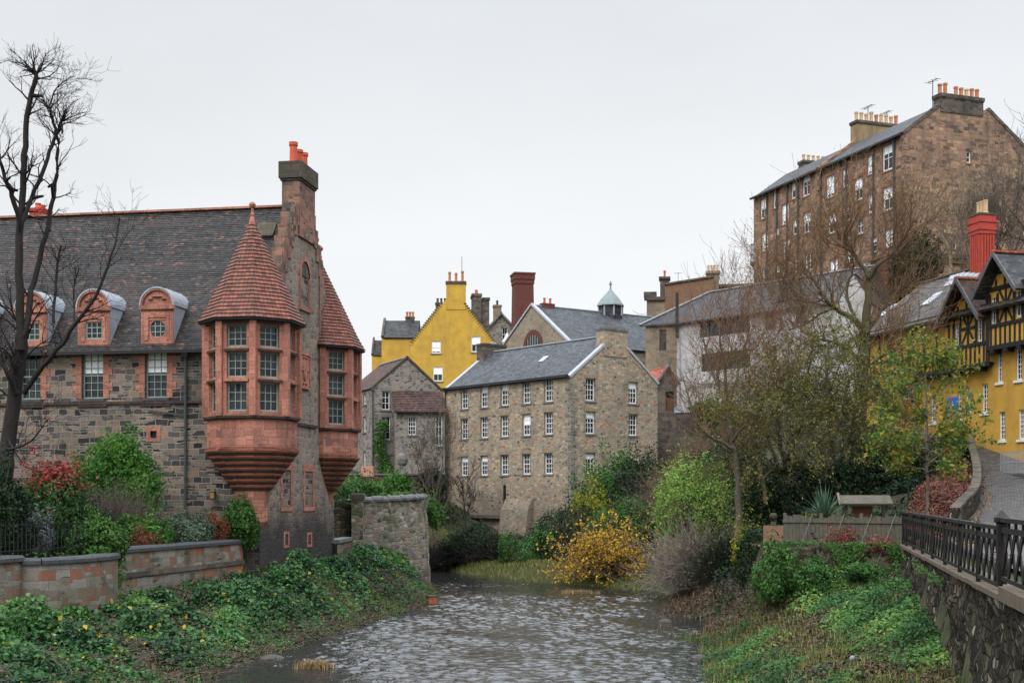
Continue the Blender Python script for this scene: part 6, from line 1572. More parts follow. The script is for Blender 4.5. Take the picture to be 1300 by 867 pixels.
m = MB(); m.box(-.62, .62, -.22, .22, .753, .78); m.build('soil_bed', M['soil'], bw)

# ------------------------------------------------------------------ left bank walls
gl_ = GW1-GW0; Lg = math.hypot(*gl_); ag = math.atan2(gl_[1], gl_[0])
gw_ = empty('garden_wall', 'weathered red and grey garden wall with dark coping and a bowed bay, at left', 'wall', (GW1[0], GW1[1], 0), ag+math.pi)
# local x runs from the near end to the hall, outside is -y
zt = 3.46; bx0, bx1 = 1.6, 6.4
prof = [(-10, 0), (bx0, 0)] + [(bx0+(bx1-bx0)*t, -.95*math.sin(math.pi*t)**.45) for t in (.06, .16, .3, .5, .7, .84, .94)] + [(bx1, 0), (Lg, 0)]
m = MB(); s = 0
for a, b in zip(prof[:-1], prof[1:]):
    d = Vector((b[0]-a[0], b[1]-a[1], 0)); l = d.length; d.normalize()
    bay = a[0] >= bx0-.01 and b[0] <= bx1+.01
    zt_ = zt-.1 if bay else zt
    m.face([(a[0],a[1],1.0),(b[0],b[1],1.0),(b[0],b[1],zt_-.16),(a[0],a[1],zt_-.16)], 0, [(s,1),(s+l,1),(s+l,zt_-.16),(s,zt_-.16)]); s += l
m.face([(-10,.4,1),(-10,0,1),(-10,0,zt-.16),(-10,.4,zt-.16)])
m.build('wall_face', M['garden_wall'], gw_)
m = MB()
for a, b in zip(prof[:-1], prof[1:]):
    bay = a[0] >= bx0-.01 and b[0] <= bx1+.01; z1 = zt-.1 if bay else zt
    A, B = Vector((a[0], a[1], 0)), Vector((b[0], b[1], 0)); d = (B-A).normalized(); n = Vector((d.y, -d.x, 0))
    k = max(1, round((B-A).length/1.3))
    for i in range(k):
        p, q = A.lerp(B, i/k), A.lerp(B, (i+1)/k); q = q - d*(.006 if not bay else 0)
        o0, o1 = n*.09, -n*.5
        m.loft([[p+o0+Vector((0,0,z1-.157)), q+o0+Vector((0,0,z1-.157)), q+o1+Vector((0,0,z1-.157)), p+o1+Vector((0,0,z1-.157))], [p+o0+Vector((0,0,z1-.05)), q+o0+Vector((0,0,z1-.05)), q+o1+Vector((0,0,z1-.05)), p+o1+Vector((0,0,z1-.05))], [p+n*.03+Vector((0,0,z1+.02)), q+n*.03+Vector((0,0,z1+.02)), q+o1+Vector((0,0,z1+.02)), p+o1+Vector((0,0,z1+.02))]])
m.build('coping', M['dark_coping'], gw_)
m = MB(); m.box(bx1+.2, Lg, -.06, -.003, 2.45, 2.62); m.build('plinth', M['soot_stone'], gw_)
ir = empty('garden_railing', 'thin black iron railing standing on the bowed bay of the garden wall', 'railing', (GW1[0], GW1[1], 0), ag+math.pi)
m = MB()
for k in range(26):
    x = bx0-1.6+k*.2; m.bar((x, .12, zt+.0), (x, .12, zt+1.0), .02, .02)
m.bar((bx0-1.6, .12, zt+.9), (bx0+3.4, .12, zt+.9), .03, .03); m.bar((bx0-1.6, .12, zt+.15), (bx0+3.4, .12, zt+.15), .03, .03); m.build('bars', M['iron'], ir)
# tall rubble wall by the river bend
rbw = empty('river_bend_wall', 'tall curved rubble wall with rounded coping where the river bends behind the hall', 'wall', (0, 0, 0))
P = np.array([(at(458, 700, 66.5).x, 66.5), (at(498, 700, 67.6).x, 67.6), (at(530, 700, 69.6).x, 69.6), (-4.85, 71.4), (-5.6, 75), (-7.6, 80), (-11.5, 86.5)])
zt5 = np.array([5.13, 5.2, 5.28, 5.3, 5.2, 5.1, 5.0])
sp5 = smooth_path(np.column_stack([P, zt5]), 7); rg = nw(77); nz_ = 16
T5 = np.gradient(sp5[:, :2], axis=0); T5 = unit(T5); N5 = np.stack([T5[:, 1], -T5[:, 0]], 1)
s5 = np.concatenate([[0], np.cumsum(np.linalg.norm(np.diff(sp5[:, :2], axis=0), axis=1))])
gz_ = np.linspace(0, 1, nz_); Zg = -.3 + (sp5[:, 2][:, None]-.22+.3)*gz_
off = (1-gz_)[None, :]*.22 + rg.normal(size=Zg.shape)*.05
Vv = np.stack([sp5[:, 0][:, None]+N5[:, 0][:, None]*off, sp5[:, 1][:, None]+N5[:, 1][:, None]*off, Zg], -1)
idx = np.arange(len(sp5)*nz_).reshape(len(sp5), nz_); ff = np.stack([idx[:-1,:-1], idx[1:,:-1], idx[1:,1:], idx[:-1,1:]], -1).reshape(-1, 4)
put('wall_face', np_mesh('wall_face', Vv.reshape(-1, 3), ff, M['bank_wall'], True, uv=np.stack([np.repeat(s5[:, None], nz_, 1).ravel(), Zg.ravel()], -1)), rbw)
m = MB()
for i in range(len(sp5)-1):
    a, b = sp5[i], sp5[i+1]; na, nb = N5[i], N5[i+1]; pr = [(.10, -.24), (.12, -.12), (.05, .0), (-.15, .05), (-.38, .0), (-.5, -.12), (-.5, -.6)]
    for (o1, z1), (o2, z2) in zip(pr[:-1], pr[1:]):
        q = lambda p, n, o, z: Vector((p[0]+n[0]*o, p[1]+n[1]*o, p[2]+z+.02*math.sin(i*2.3)))
        m.face([q(a,na,o1,z1), q(b,nb,o1,z1), q(b,nb,o2,z2), q(a,na,o2,z2)])
m.build('coping', M['coping'], rbw)
m = MB(); x0, y0 = P[0]; m.box(x0-.45, x0+.15, y0-.3, y0+.4, .5, 5.05); m.build('pier', M['bank_wall'], rbw)
m = MB(); m.loft([[Vector((x0-.15+a*k, y0+.05+b*k, z)) for a, b in ((-.36,-.42),(.36,-.42),(.36,.42),(-.36,.42))] for z, k in ((5.053, 1), (5.3, 1), (5.38, .8))]); m.build('pier_cap', M['moss'], rbw)
lk = empty('low_link_wall', 'short low wall with flat coping linking the hall gable to the mossy pier', 'wall', (0, 0, 0))
A, B = Vector((-8.55, 61.6, 0)), Vector((x0-.45, y0, 0)); d = (B-A).normalized(); n = Vector((d.y, -d.x, 0)); Z = lambda p, z: Vector((p.x, p.y, z))
m = MB(); wall(m, A, d, [(0,.5),((B-A).length,.5),((B-A).length,2.9),(0,2.9)], []); m.build('wall_face', M['garden_wall'], lk)
m = MB(); m.loft([[Z(A+n*.1,z), Z(B+n*.1,z), Z(B-n*.5,z), Z(A-n*.5,z)] for z in (2.903, 3.08)]); m.build('coping', M['coping'], lk)
up_ = empty('rear_rubble_wall', 'dark mossy rubble wall above the low link wall, beside the hall gable', 'wall', (0, 0, 0))
A, B = Vector((-9.6, 66.0, 0)), Vector((x0-.46, y0+.5, 0)); d = (B-A).normalized(); n = Vector((d.y, -d.x, 0))
m = MB(); wall(m, A, d, [(0,1),((B-A).length,1),((B-A).length,4.75),(0,4.9)], []); m.build('wall_face', M['low_wall'], up_)
m = MB(); m.loft([[Z(A+n*.06,z), Z(B+n*.06,z), Z(B-n*.45,z), Z(A-n*.45,z)] for z in (4.903, 5.0)]); m.build('coping', M['moss'], up_)
# brick stub at the tip of the left bank
p = at(545, 762, 61.5)
bs_ = empty('brick_pier', 'broken orange brick pier at the water line where the left bank ends', 'pier', (p.x+.1, p.y, -.3), R(20))
m = MB(); m.box(-.2, .2, -.3, .3, 0, .62); m.build('brickwork', M['brick_rust'], bs_); m = MB(); m.box(-.23, .23, -.33, .33, .623, .68); m.build('cap', M['moss'], bs_)
# cottage terrace below the grey cottage
ct = empty('cottage_terrace', 'small stepped stone terrace with flagged edge below the grey cottage', 'wall', (*at(480, 610, 98).xy, 0), R(10))
zt = at(480, 603, 98).z
m = MB(); m.box(-2.2, 5.2, 0, .5, 2, zt); m.build('wall_face', M['low_wall'], ct); m = MB(); m.box(-2.3, 5.3, -.1, .6, zt+.003, zt+.12); m.build('coping', M['coping'], ct)
m = MB(); m.box(1.0, 4.0, -.6, -.003, 2, zt-.9); m.build('lower_step', M['soot_stone'], ct)
p = at(466.5, 605, 92); pl = empty('stone_gatepost', 'square pink capped stone gatepost among plants below the grey cottage', 'gatepost', (p.x, p.y, 2.5))
h0 = p.z-2.5; m = MB(); m.box(-.33, .33, -.33, .33, 0, h0); m.build('shaft', M['soot_stone'], pl); m = MB(); m.box(-.42, .42, -.42, .42, h0+.003, h0+.78); m.build('cap', M['pink_stone'], pl)
p = at(511, 590, 97.5); bo = MB(); rg = nw(3)
bo.loft([[Vector((.42*k*math.cos(t)*(1+.12*math.sin(3*t)), .3*k*math.sin(t), z)) for t in [2*math.pi*i/12 for i in range(12)]] for z, k in ((-.05,.5),(.15,.9),(.5,1.05),(.8,.8),(.98,.35))])
o = bo.build('standing_boulder', M['coping'], None, Matrix.Translation(p-Vector((0,0,.05))), True); tag(o, 'rounded grey boulder standing on the terrace edge below the grey cottage', 'boulder')
# ------------------------------------------------------------------ trees
def limb(T, pts, Y, r0, r1, rng, k=7, dj=.0, y0=0.0, sub=4):
    """a main limb through photo points at distance Y, bent in depth by dj"""
    P = []
    for i, (px, py) in enumerate(pts):
        t = i/max(1, len(pts)-1); P.append(np.array(at(px, py, Y + y0 + dj*math.sin(t*2.2))))
    P = np.array(P)
    if len(P) > 2: P = smooth_path(P, sub)
    else: P = P[0] + (P[1]-P[0])*np.linspace(0, 1, 5)[:, None]
    P = P + rng.normal(size=P.shape)*min(.02, r1)
    r = np.linspace(r0, r1, len(P)); T.add(P, r, k); return P, r
def sprout(T, P, r, n, L, lvl, rng, tips=None, t0=.3, up=.12, out=None, ang=.9, rk=.45, **kw):
    for i in range(n):
        t = t0 + (1-t0)*rng.random()**.8; j = min(len(P)-2, int(t*(len(P)-1)))
        d = P[j+1]-P[j]; d /= np.linalg.norm(d); ax = rng.normal(size=3); ax -= d*ax.dot(d); ax /= np.linalg.norm(ax)
        nd = d*math.cos(ang) + ax*math.sin(ang); nd[2] += .2
        grow(T, P[j], nd, L*(.6+.7*rng.random()), min(r[j]*rk, .05), lvl, rng, tips, up=up, ang=.7, **kw)
def trunk_base(root, T): pass

# tall pollarded bare tree at the left edge
rng = np.random.default_rng(41); Y = 44.0
b = at(4, 655, Y); t1 = empty('bare_tree', 'tall bare dark tree with pollarded stems at the left edge, before the hall', 'tree', (0, 0, 0))
T = Tubes(); TW_ = Tubes(); kw = dict(nch=(2, 4), wob=.3, sides=(5, 4, 3, 3, 3), rmin=.0046)
main, mr1 = limb(T, [(4, 668), (6, 600), (10, 560), (20, 495), (27, 440), (29, 415)], Y, .30, .20, rng, 9, .3)
specs = [
 ([(27, 445), (25, 370), (25, 284), (29, 262), (30, 211), (34, 160), (39, 122), (46, 99), (42, 88)], .19, .075, .5),
 ([(25, 290), (17, 250), (8, 230), (0, 204), (-8, 180)], .12, .05, -.7),
 ([(26, 286), (36, 262), (53, 219), (66, 185), (74, 165), (82, 148)], .11, .055, .9),
 ([(29, 430), (38, 385), (43, 360), (58, 300), (66, 262), (71, 223), (74, 181), (66, 150), (63, 135)], .15, .045, 1.1),
 ([(63, 138), (69, 116), (82, 103), (96, 97)], .035, .015, .3),
 ([(30, 500), (50, 470), (72, 445), (95, 412), (121, 377), (135, 340), (145, 314), (152, 275)], .13, .03, -1.0),
 ([(95, 412), (93, 370), (100, 340)], .05, .02, .6),
 ([(20, 500), (8, 470), (-10, 440)], .14, .06, -.5),
 ([(68, 410), (70, 360), (77, 310)], .07, .05, .4),
 ([(135, 342), (160, 300), (172, 286)], .025, .012, .4),
 ([(12, 560), (30, 590), (60, 600), (95, 610)], .05, .015, -1.2),
 ([(8, 570), (40, 560), (62, 530)], .06, .02, -1.5)]
for i, (pts, r0_, r1_, dj) in enumerate(specs):
    P, r = limb(T, pts, Y, r0_*.8, r1_*.85, rng, 7, dj)
    sprout(TW_, P, r, 16 if i in (0, 2, 3) else 13, .95, 2, rng, t0=.12, up=.05, **kw)
    if i in (0, 2, 3): sprout(TW_, P[-6:], r[-6:], 15, .85, 2, rng, t0=.3, up=.0, ang=1.0, **kw)
    if i in (0, 1, 2, 3):                             # knuckles of old pruning
        for q in range(5):
            j = rng.integers(3, len(P)-1); T.add(np.array([P[j], P[j]+rng.normal(size=3)*.16]), [r[j]*.9, r[j]*.55], 6)
sprout(TW_, main, mr1, 14, 1.6, 2, rng, t0=.35, up=.0, **kw)
T.build('trunk', M['bark_dark'], t1); TW_.build('twigs', M['bark_dark'], t1)

# slender many-stemmed bare tree in the middle right
rng = np.random.default_rng(5); Y = 58.0
t2 = empty('bare_tree', 'slender bare tree with forked grey trunk rising before the pale harled house', 'tree', (0, 0, 0))
T = Tubes(); TW_ = Tubes(); kw = dict(nch=(3, 5), wob=.3, sides=(5, 4, 3, 3, 3), rmin=.006)
for i, (pts, r0_, r1_, dj) in enumerate([
 ([(937, 690), (938, 640), (937, 607), (932, 570), (925, 535), (921, 514)], .19, .11, .2),
 ([(921, 516), (912, 490), (900, 462), (893, 430)], .09, .03, .8),
 ([(921, 516), (922, 480), (915, 440), (912, 400)], .09, .025, -.8),
 ([(922, 520), (935, 480), (945, 445), (952, 410)], .08, .025, .6),
 ([(932, 570), (905, 555), (893, 545), (880, 520), (868, 480)], .09, .025, -.6),
 ([(893, 548), (920, 510), (941, 496), (958, 470)], .06, .02, 1.2),
 ([(930, 560), (950, 530), (966, 490), (978, 455)], .07, .02, -1),
 ([(972, 640), (970, 617), (962, 580), (955, 545), (960, 500)], .09, .03, .5)]):
    P, r = limb(T, pts, Y, r0_, r1_, rng, 7, dj)
    sprout(TW_, P, r, 4 if i == 0 else 17, 2.1, 2, rng, t0=.25, up=.16, **kw)
T.build('trunk', M['bark_grey'], t2); TW_.build('twigs', M['twig_red'], t2)

# a second, paler bare tree between the harled house and the spreading tree
rng = np.random.default_rng(66); Y = 66.0
t4 = empty('bare_tree', 'wispy pale-stemmed bare tree before the right half of the pale harled house', 'tree', (0, 0, 0))
T = Tubes(); TW_ = Tubes()
for i, (pts, r0_, r1_, dj) in enumerate([([(1012, 660), (1010, 600), (1004, 540), (1000, 480), (1003, 430)], .13, .035, .4), ([(1006, 560), (990, 510), (980, 465), (976, 430)], .07, .02, .8), ([(1004, 540), (1022, 490), (1030, 450), (1034, 420)], .07, .02, -.8), ([(1008, 590), (985, 560), (966, 530)], .06, .02, -1.2), ([(1002, 500), (1014, 450), (1018, 400)], .05, .015, .6)]):
    P, r = limb(T, pts, Y, r0_, r1_, rng, 7, dj); sprout(TW_, P, r, 15, 2.3, 2, rng, t0=.25, up=.16, nch=(2, 4), wob=.3, sides=(5, 4, 3, 3, 3), rmin=.006)
T.build('trunk', M['bark_grey'], t4); TW_.build('twigs', M['twig_grey'], t4)

# big spreading tree below the tenement
rng = np.random.default_rng(9); Y = 62.0
t3 = empty('spreading_tree', 'big spreading tree with gnarled mossy limbs and fine reddish twigs below the hill tenement', 'tree', (0, 0, 0))
T = Tubes(); TW_ = Tubes(); tips = []; kw = dict(nch=(3, 5), wob=.3, sides=(5, 4, 3, 3, 3), rmin=.0065)
for i, (pts, r0_, r1_, dj) in enumerate([
 ([(1092, 640), (1090, 560), (1093, 500), (1096, 450), (1099, 423), (1101, 388), (1104, 352)], .42, .16, .3),
 ([(1104, 353), (1090, 330), (1076, 312), (1070, 295)], .12, .05, .5),
 ([(1104, 353), (1114, 338), (1136, 317), (1150, 298), (1160, 280)], .13, .04, -.8),
 ([(1097, 430), (1088, 409), (1062, 393), (1046, 377), (1030, 350), (1018, 335)], .17, .04, -1.0),
 ([(1086, 409), (1078, 385), (1074, 365), (1083, 342), (1082, 320)], .10, .03, .9),
 ([(1060, 392), (1040, 400), (1022, 412), (1000, 420)], .07, .02, .7),
 ([(1098, 425), (1120, 395), (1140, 370), (1165, 352)], .10, .03, 1.2),
 ([(1095, 460), (1070, 440), (1040, 430), (1010, 440)], .11, .03, -1.6),
 ([(1097, 470), (1125, 450), (1150, 440)], .10, .03, -1.4),
 ([(1046, 378), (1030, 385), (1008, 380), (985, 385)], .05, .02, .5)]):
    P, r = limb(T, pts, Y, r0_, r1_, rng, 8, dj)
    sprout(TW_, P, r, 10 if i == 0 else 25, 2.5, 2, rng, tips, t0=.3, up=.14, **kw)
T.build('trunk', M['bark_moss'], t3); TW_.build('twigs', M['twig_red'], t3)
tp = np.array(tips); n = 9000; q = tp[rng.integers(0, len(tp), n)] + rng.normal(size=(n, 3))*.10
leaves('foliage', q, rng.normal(size=(n, 3))+(0, 0, .4), .085*(.6+.8*rng.random(n)), LF['olive'], t3)

def leafy_tree(name, label, cat, base, trunks, Y, nlev, nleaf, lsize, leaf, bark, seed, sprouts=10, L=2.2, hang=0.0, group=None, spread=.07, aspect=.5, lvl=2, rk=.45, tint=None):
    rng = np.random.default_rng(seed); root = empty(name, label, cat, (0, 0, 0), 0, group); T = Tubes(); TW_ = Tubes(); tips = []
    for i, (pts, r0_, r1_, dj) in enumerate(trunks):
        P, r = limb(T, pts, Y, r0_, r1_, rng, 7, dj)
        sprout(TW_, P, r, sprouts, L, lvl, rng, tips, t0=.3, up=.1-hang, rk=rk, nch=(3, 5), wob=.3, sides=(5, 4, 3, 3, 3), rmin=.005)
    tp = np.array(tips)
    if hang:                                          # thin drooping switches
        for j in rng.integers(0, len(tp), int(260*hang*5)):
            p = tp[j]; l = .6+1.3*rng.random(); t = np.linspace(0, 1, 5)[:, None]
            q = p + np.concatenate([rng.normal(size=(1, 2))*.5*t, -l*t**1.3], 1); TW_.add(q, np.linspace(.008, .004, 5), 3); tips += list(q[1:])
        tp = np.array(tips)
    T.build('trunk', M[bark], root); TW_.build('twigs', M[bark], root)
    q = tp[rng.integers(0, len(tp), nleaf)] + rng.normal(size=(nleaf, 3))*spread
    leaves('foliage', q, rng.normal(size=(nleaf, 3))+(0, 0, .5), lsize*(.6+.8*rng.random(nleaf)), LF[leaf], root, tint, aspect)
    return root
# olive brown willowy trees in front of the yellow wing
leafy_tree('willow_tree', 'dense olive brown willowy tree hanging over the garden, left of the young yellow-green tree', 'tree', None,
 [([(1060, 680), (1062, 620), (1055, 560), (1050, 500), (1048, 450)], .2, .05, .6), ([(1060, 600), (1080, 550), (1090, 505), (1092, 470)], .12, .04, -1), ([(1058, 590), (1030, 550), (1010, 510), (1000, 470)], .12, .04, 1.2), ([(1062, 620), (1085, 595), (1105, 575), (1112, 555)], .09, .03, -1.5), ([(1058, 610), (1020, 590), (1000, 560), (985, 540)], .09, .03, -1.8), ([(1055, 560), (1070, 520), (1078, 480)], .09, .03, 2.0)],
 57.0, 2, 31000, .11, 'olive', 'bark_moss', 12, 17, 2.4, .24)
leafy_tree('willow_tree', 'thinner olive willowy tree between the forked bare tree and the spreading tree', 'tree', None,
 [([(1005, 690), (1000, 620), (990, 560), (985, 510), (990, 470)], .14, .04, .5), ([(998, 610), (975, 560), (965, 520), (962, 490)], .1, .03, 1.2), ([(995, 590), (1018, 540), (1022, 500)], .1, .03, -1.2)],
 61.0, 2, 11000, .11, 'olive', 'bark_moss', 13, 15, 2.2, .2)
# young tree by the lane
leafy_tree('young_tree', 'young slim tree with thin yellow green leaves beside the lane before the yellow house', 'tree', None,
 [([(1178, 655), (1178, 620), (1177, 570), (1176, 520), (1174, 470), (1172, 432)], .07, .02, .1)] + [([(1177, y), (1177+dx*.5, y-dy*.6), (1177+dx, y-dy)], .03, .012, dj) for y, dx, dy, dj in ((590, 45, 30, .8), (585, -45, 25, -.8), (560, 55, 45, -1), (560, -50, 45, 1), (530, 40, 60, 1), (530, -42, 40, -.6), (500, 25, 50, .5), (500, -30, 40, .9), (575, 62, 15, 1.2), (570, -62, 10, -.4), (575, 20, 20, -1.6), (560, -18, 30, 1.6), (600, 30, 10, -1.3), (598, -30, 8, 1.3))],
 48.0, 2, 4200, .165, 'sapling', 'bark_grey', 14, 9, .8, 0, spread=.10, aspect=.62, lvl=1)
# bare trees on the hillside at the right edge
def far_tree(label, pts_list, Y, seed, mat, sprouts=14, L=3.0, name='bare_tree', group='bare trees on the hillside'):
    rng = np.random.default_rng(seed); root = empty(name, label, 'tree', (0, 0, 0), 0, group); T = Tubes(); TW_ = Tubes()
    for pts, r0_, r1_, dj in pts_list:
        P, r = limb(T, pts, Y, r0_, r1_, rng, 6, dj); sprout(TW_, P, r, sprouts, L, 2, rng, t0=.25, up=.12, nch=(3, 5), wob=.3, sides=(4, 3, 3, 3, 3), rmin=.012)
    T.build('trunk', M[mat], root); TW_.build('twigs', M[mat], root); return root
far_tree('dark bare hillside tree with tangled crown at the right edge above the red chimney', [([(1340, 400), (1332, 330), (1318, 280), (1302, 245), (1290, 225)], .3, .06, 1), ([(1328, 320), (1300, 305), (1278, 298), (1262, 290)], .14, .04, -1), ([(1320, 290), (1322, 240), (1315, 205)], .13, .04, 1.5), ([(1312, 310), (1290, 275), (1274, 258)], .10, .03, -2)], 92, 21, 'bark_grey', 13, 2.8)
far_tree('pale trunked small bare tree against the tenement gable, left of the red chimney', [([(1204, 365), (1207, 340), (1205, 320), (1196, 300), (1190, 285)], .14, .04, .5), ([(1206, 330), (1218, 310), (1222, 290), (1226, 270)], .10, .03, -.5), ([(1210, 322), (1232, 300), (1238, 275)], .08, .03, .8)], 96, 22, 'twig_pale', 12, 2.4)
far_tree('bushy leafless scrub tree on the slope right of the pale tree', [([(1228, 370), (1230, 340), (1238, 300)], .14, .04, .5), ([(1250, 370), (1262, 330), (1270, 300)], .14, .04, 1.0), ([(1280, 360), (1284, 320), (1290, 290)], .14, .04, -1.0)], 90, 23, 'bark_grey', 22, 2.8)
bush('evergreen_bush', 'dark conical evergreen against the brick annex under the tenement', 'bush', at(1166, 366, 100) - Vector((0,0,1.5)), (2.0, 2.0, 6.4), 4200, .3, 'dark', 7, seed=31)
# small bare tree with a leaning pale trunk at the mill's left corner
far_tree('small bare tree with pale leaning trunk at the left corner of the brown mill', [([(563, 680), (556, 655), (552, 640), (549, 610), (545, 585)], .13, .04, .3), ([(551, 635), (560, 600), (562, 570)], .07, .02, -.6), ([(552, 642), (536, 610), (528, 585)], .06, .02, .6)], 95, 24, 'bark_grey', 13, 2.2, group='bare trees round the mill')
far_tree('little leafless tree against the wall of the mill, right of its ledge corner', [([(588, 690), (590, 660), (589, 636), (587, 615)], .09, .03, .2), ([(590, 660), (598, 640)], .05, .02, .2)], 90, 25, 'bark_dark', 7, 1.5, group='bare trees round the mill')

# ------------------------------------------------------------------ shrubs: left garden
def gb(px, py, Y): p = at(px, py, Y); return (p.x, p.y, gz(p.x, p.y))
def shr(label, px, Y, wpx, top, n, size, leaf, seed, nl=9, cat='bush', name='bush', dep=1.0, base=None, **k):
    """bush centred on photo column px at distance Y, wpx wide, its top at photo row `top`"""
    x = (px-CX)/F*Y; g0 = gz(x, Y) if base is None else base; h = EYE-(top-HOR)/F*Y - g0
    return bush(name, label, cat, (x, Y, g0), (wpx/2/F*Y, wpx/2/F*Y*dep, max(.3, h)), n, size, leaf, nl, seed=seed, **k)
GRP = 'shrubs along the foot of the hall'
shr('large bright green laurel-like bush against the dark hall wall', 150, 49.6, 130, 541, 17000, .14, 'bright', 51, 12, group=GRP, dep=.75)
shr('red-topped green shrub right of the dark conifer at left', 64, 42.2, 108, 582, 12000, .12, 'photinia', 52, 10, group=GRP, tops=.80)
shr('bright yellow-green low shrub between ivy mound and brown hedge ball', 180, 46.2, 84, 648, 4200, .12, 'bright', 54, 8, group=GRP)
shr('grey green shrub with pinkish flowers on top of the garden wall', 238, 48.9, 70, 646, 5200, .12, 'grey_green', 55, 7, group=GRP)
shr('rust coloured feathery small bush beside the grey green flowering shrub', 276, 50.3, 36, 651, 3600, .07, 'rust', 56, 5, group=GRP)
shr('dark green bush at the foot of the left oriel pier', 301, 51.25, 48, 634, 5200, .12, 'green', 57, 8, group=GRP, base=3.1, dep=.7)
shr('silvery grey shrub left of the ivy mound, behind the iron railing', 44, 40.4, 50, 640, 3600, .09, 'silver', 58, 6, group=GRP)
shr('bushy dark green shrub in shade under the red-topped shrub', 112, 45.0, 76, 632, 4800, .12, 'dark', 68, 6, group=GRP)
shr('small rust brown clipped hedge ball on the wall top', 180, 45.4, 50, 667, 5200, .05, 'rust', 59, 5, group=GRP, sprays=4, base=3.1)
shr('tall dark column of conifer foliage at the left edge of the picture', 2, 39.0, 64, 588, 7000, .13, 'dark', 60, 10, name='conifer', cat='conifer')
cm = shr('green ivy mound spilling over the garden wall beside the bowed bay', 124, 41.6, 70, 648, 8000, .12, 'green', 61, 9, group=GRP, base=3.1)
rng = np.random.default_rng(62); n = 1700                       # ivy hanging down the wall face
gwm = lambda s, o, z: (GW1[0]-gl_[0]/Lg*s*-1*-1 + 0, 0, z)
def gwp(s, out, z):                                             # point on the garden wall: s from the near end, out towards the river
    d = -gl_/Lg; n_ = np.array((d[1], -d[0])); return np.stack([GW1[0]+d[0]*s+n_[0]*out, GW1[1]+d[1]*s+n_[1]*out, z], -1)
s_ = 5.9+.42*rng.normal(size=n); q = gwp(s_, .12+.18*rng.random(n)+.5*(np.abs(s_-5.6) < .4)*rng.random(n)*.4, 2.1+1.5*rng.random(n)**.8)
iv = empty('hanging_ivy', 'trail of ivy hanging down the garden wall below the ivy mound', 'climber', tuple(gwp(5.9, .1, 2.0)))
q = q - np.array(gwp(5.9, .1, 2.0)); leaves('foliage', q, rng.normal(size=(n, 3))*.5+(.9, -.4, .5), .14*(.6+.7*rng.random(n)), LF['green'], iv, np.clip(rng.random(n)+.35*(q[:, 2] < .9)*(rng.random(n) < .3), 0, 1))
T = Tubes()
for i in range(9):
    t = np.linspace(0, 1, 6); a = gwp(5.6+.08*i+.1*np.sin(t*5+i), .12+0*t, 3.5-1.4*t) - np.array(gwp(5.9, .1, 2.0)); T.add(a, .012+0*t, 4)
T.build('stems', M['bark_grey'], iv)
x = (140-CX)/F*46.5; thicket('twiggy_bush', 'large brown leafless twiggy bush between red-topped shrub and bright green bush', 'bush', (x, 46.7, gz(x, 46.7)), (1.75, 1.3, 2.3), 1700, M['twig_brown'], GRP, .7, 63, .007)

# ------------------------------------------------------------------ shrubs round the mill and along the right bank
G2 = 'bushes below the mill'; G3 = 'bushes on the right bank'
shr('dark purple-brown bush below the mill corner, above the yellow leaves', 727, 82, 90, 636, 8000, .15, 'dark', 71, 8, group=G2)
shr('yellow-green bush at the right corner of the mill', 752, 86, 52, 602, 4500, .17, 'yellowgreen', 72, 6, group=G2)
shr('glossy green evergreen against the mill gable, above the yellow-green bush', 780, 89, 94, 568, 8000, .22, 'green', 73, 8, group=G2)
shr('dark evergreen bush right of the glossy bush at the mill gable', 818, 84, 90, 566, 8000, .18, 'dark', 74, 9, group=G2)
shr('bright green low bush between dark bush and yellow leaves', 795, 78, 86, 634, 5200, .16, 'green', 75, 7, group=G2)
shr('fresh green plant at the foot of the mill buttress near the grass', 688, 82.5, 54, 668, 2400, .18, 'nettle', 76, 6, group=G2)
shr('small green plant left of the buttress foot among brush', 648, 84, 34, 676, 1200, .16, 'green', 77, 4, group=G2)
shr('dark ivy clump between mill wall and cottage garden', 600, 87, 76, 664, 4200, .16, 'dark', 78, 6, group=G2)
for i, (px, Yv, rx, h, n, lab) in enumerate([(575, 88, 2.6, 2.0, 420, 'dark tangle of brushwood below the mill ledge, left'), (625, 86.5, 2.3, 1.7, 360, 'dark tangle of brushwood below the mill ledge, middle'), (545, 90, 2.2, 2.2, 360, 'dark tangle of brushwood behind the end of the bend wall')]):
    x = (px-CX)/F*Yv; thicket('brushwood', lab, 'brushwood', (x, Yv, gz(x, Yv)), (rx, 1.8, h), n, M['bark_dark'], 'brushwood below the mill', .8, 80+i, .012, LF['dark'], 900, .14)
x = (770-CX)/F*73.5; thicket('yellow_bush', 'spreading bush of yellow and orange autumn leaves at the far river bank', 'bush', (x, 73.5, gz(x, 73.5)), (3.7, 2.0, 3.5), 380, M['twig_brown'], G3, .75, 79, .009, LF['yellow'], 5200, .16)
shr('large fresh green bush behind the bare brown thicket, right of the yellow leaves', 884, 66.8, 128, 574, 12500, .15, 'lightgreen', 84, 16, group=G3, sprays=60)
x = (884-CX)/F*63.5; thicket('bare_thicket', 'big rounded thicket of bare brown twigs at the bend of the right bank', 'thicket', (x, 63.5, gz(x, 63.5)), (3.2, 2.2, 3.8), 520, M['twig_grey'], G3, .8, 85, .0135, LF['olive'], 700, .09)
x = (925-CX)/F*60; thicket('bare_thicket', 'dark low thicket under the forked bare tree', 'thicket', (x, 60, gz(x, 60)), (2.0, 1.6, 2.6), 900, M['bark_dark'], G3, .9, 86, .008, LF['green'], 1800, .12)
shr('yellowish sparse bush at the foot of the forked bare tree', 950, 56, 54, 655, 1700, .14, 'yellowgreen', 87, 6, group=G3)
shr('dark leafy bush at left end of the low mossy wall', 965, 50, 70, 668, 3600, .13, 'dark', 88, 7, group=G3)
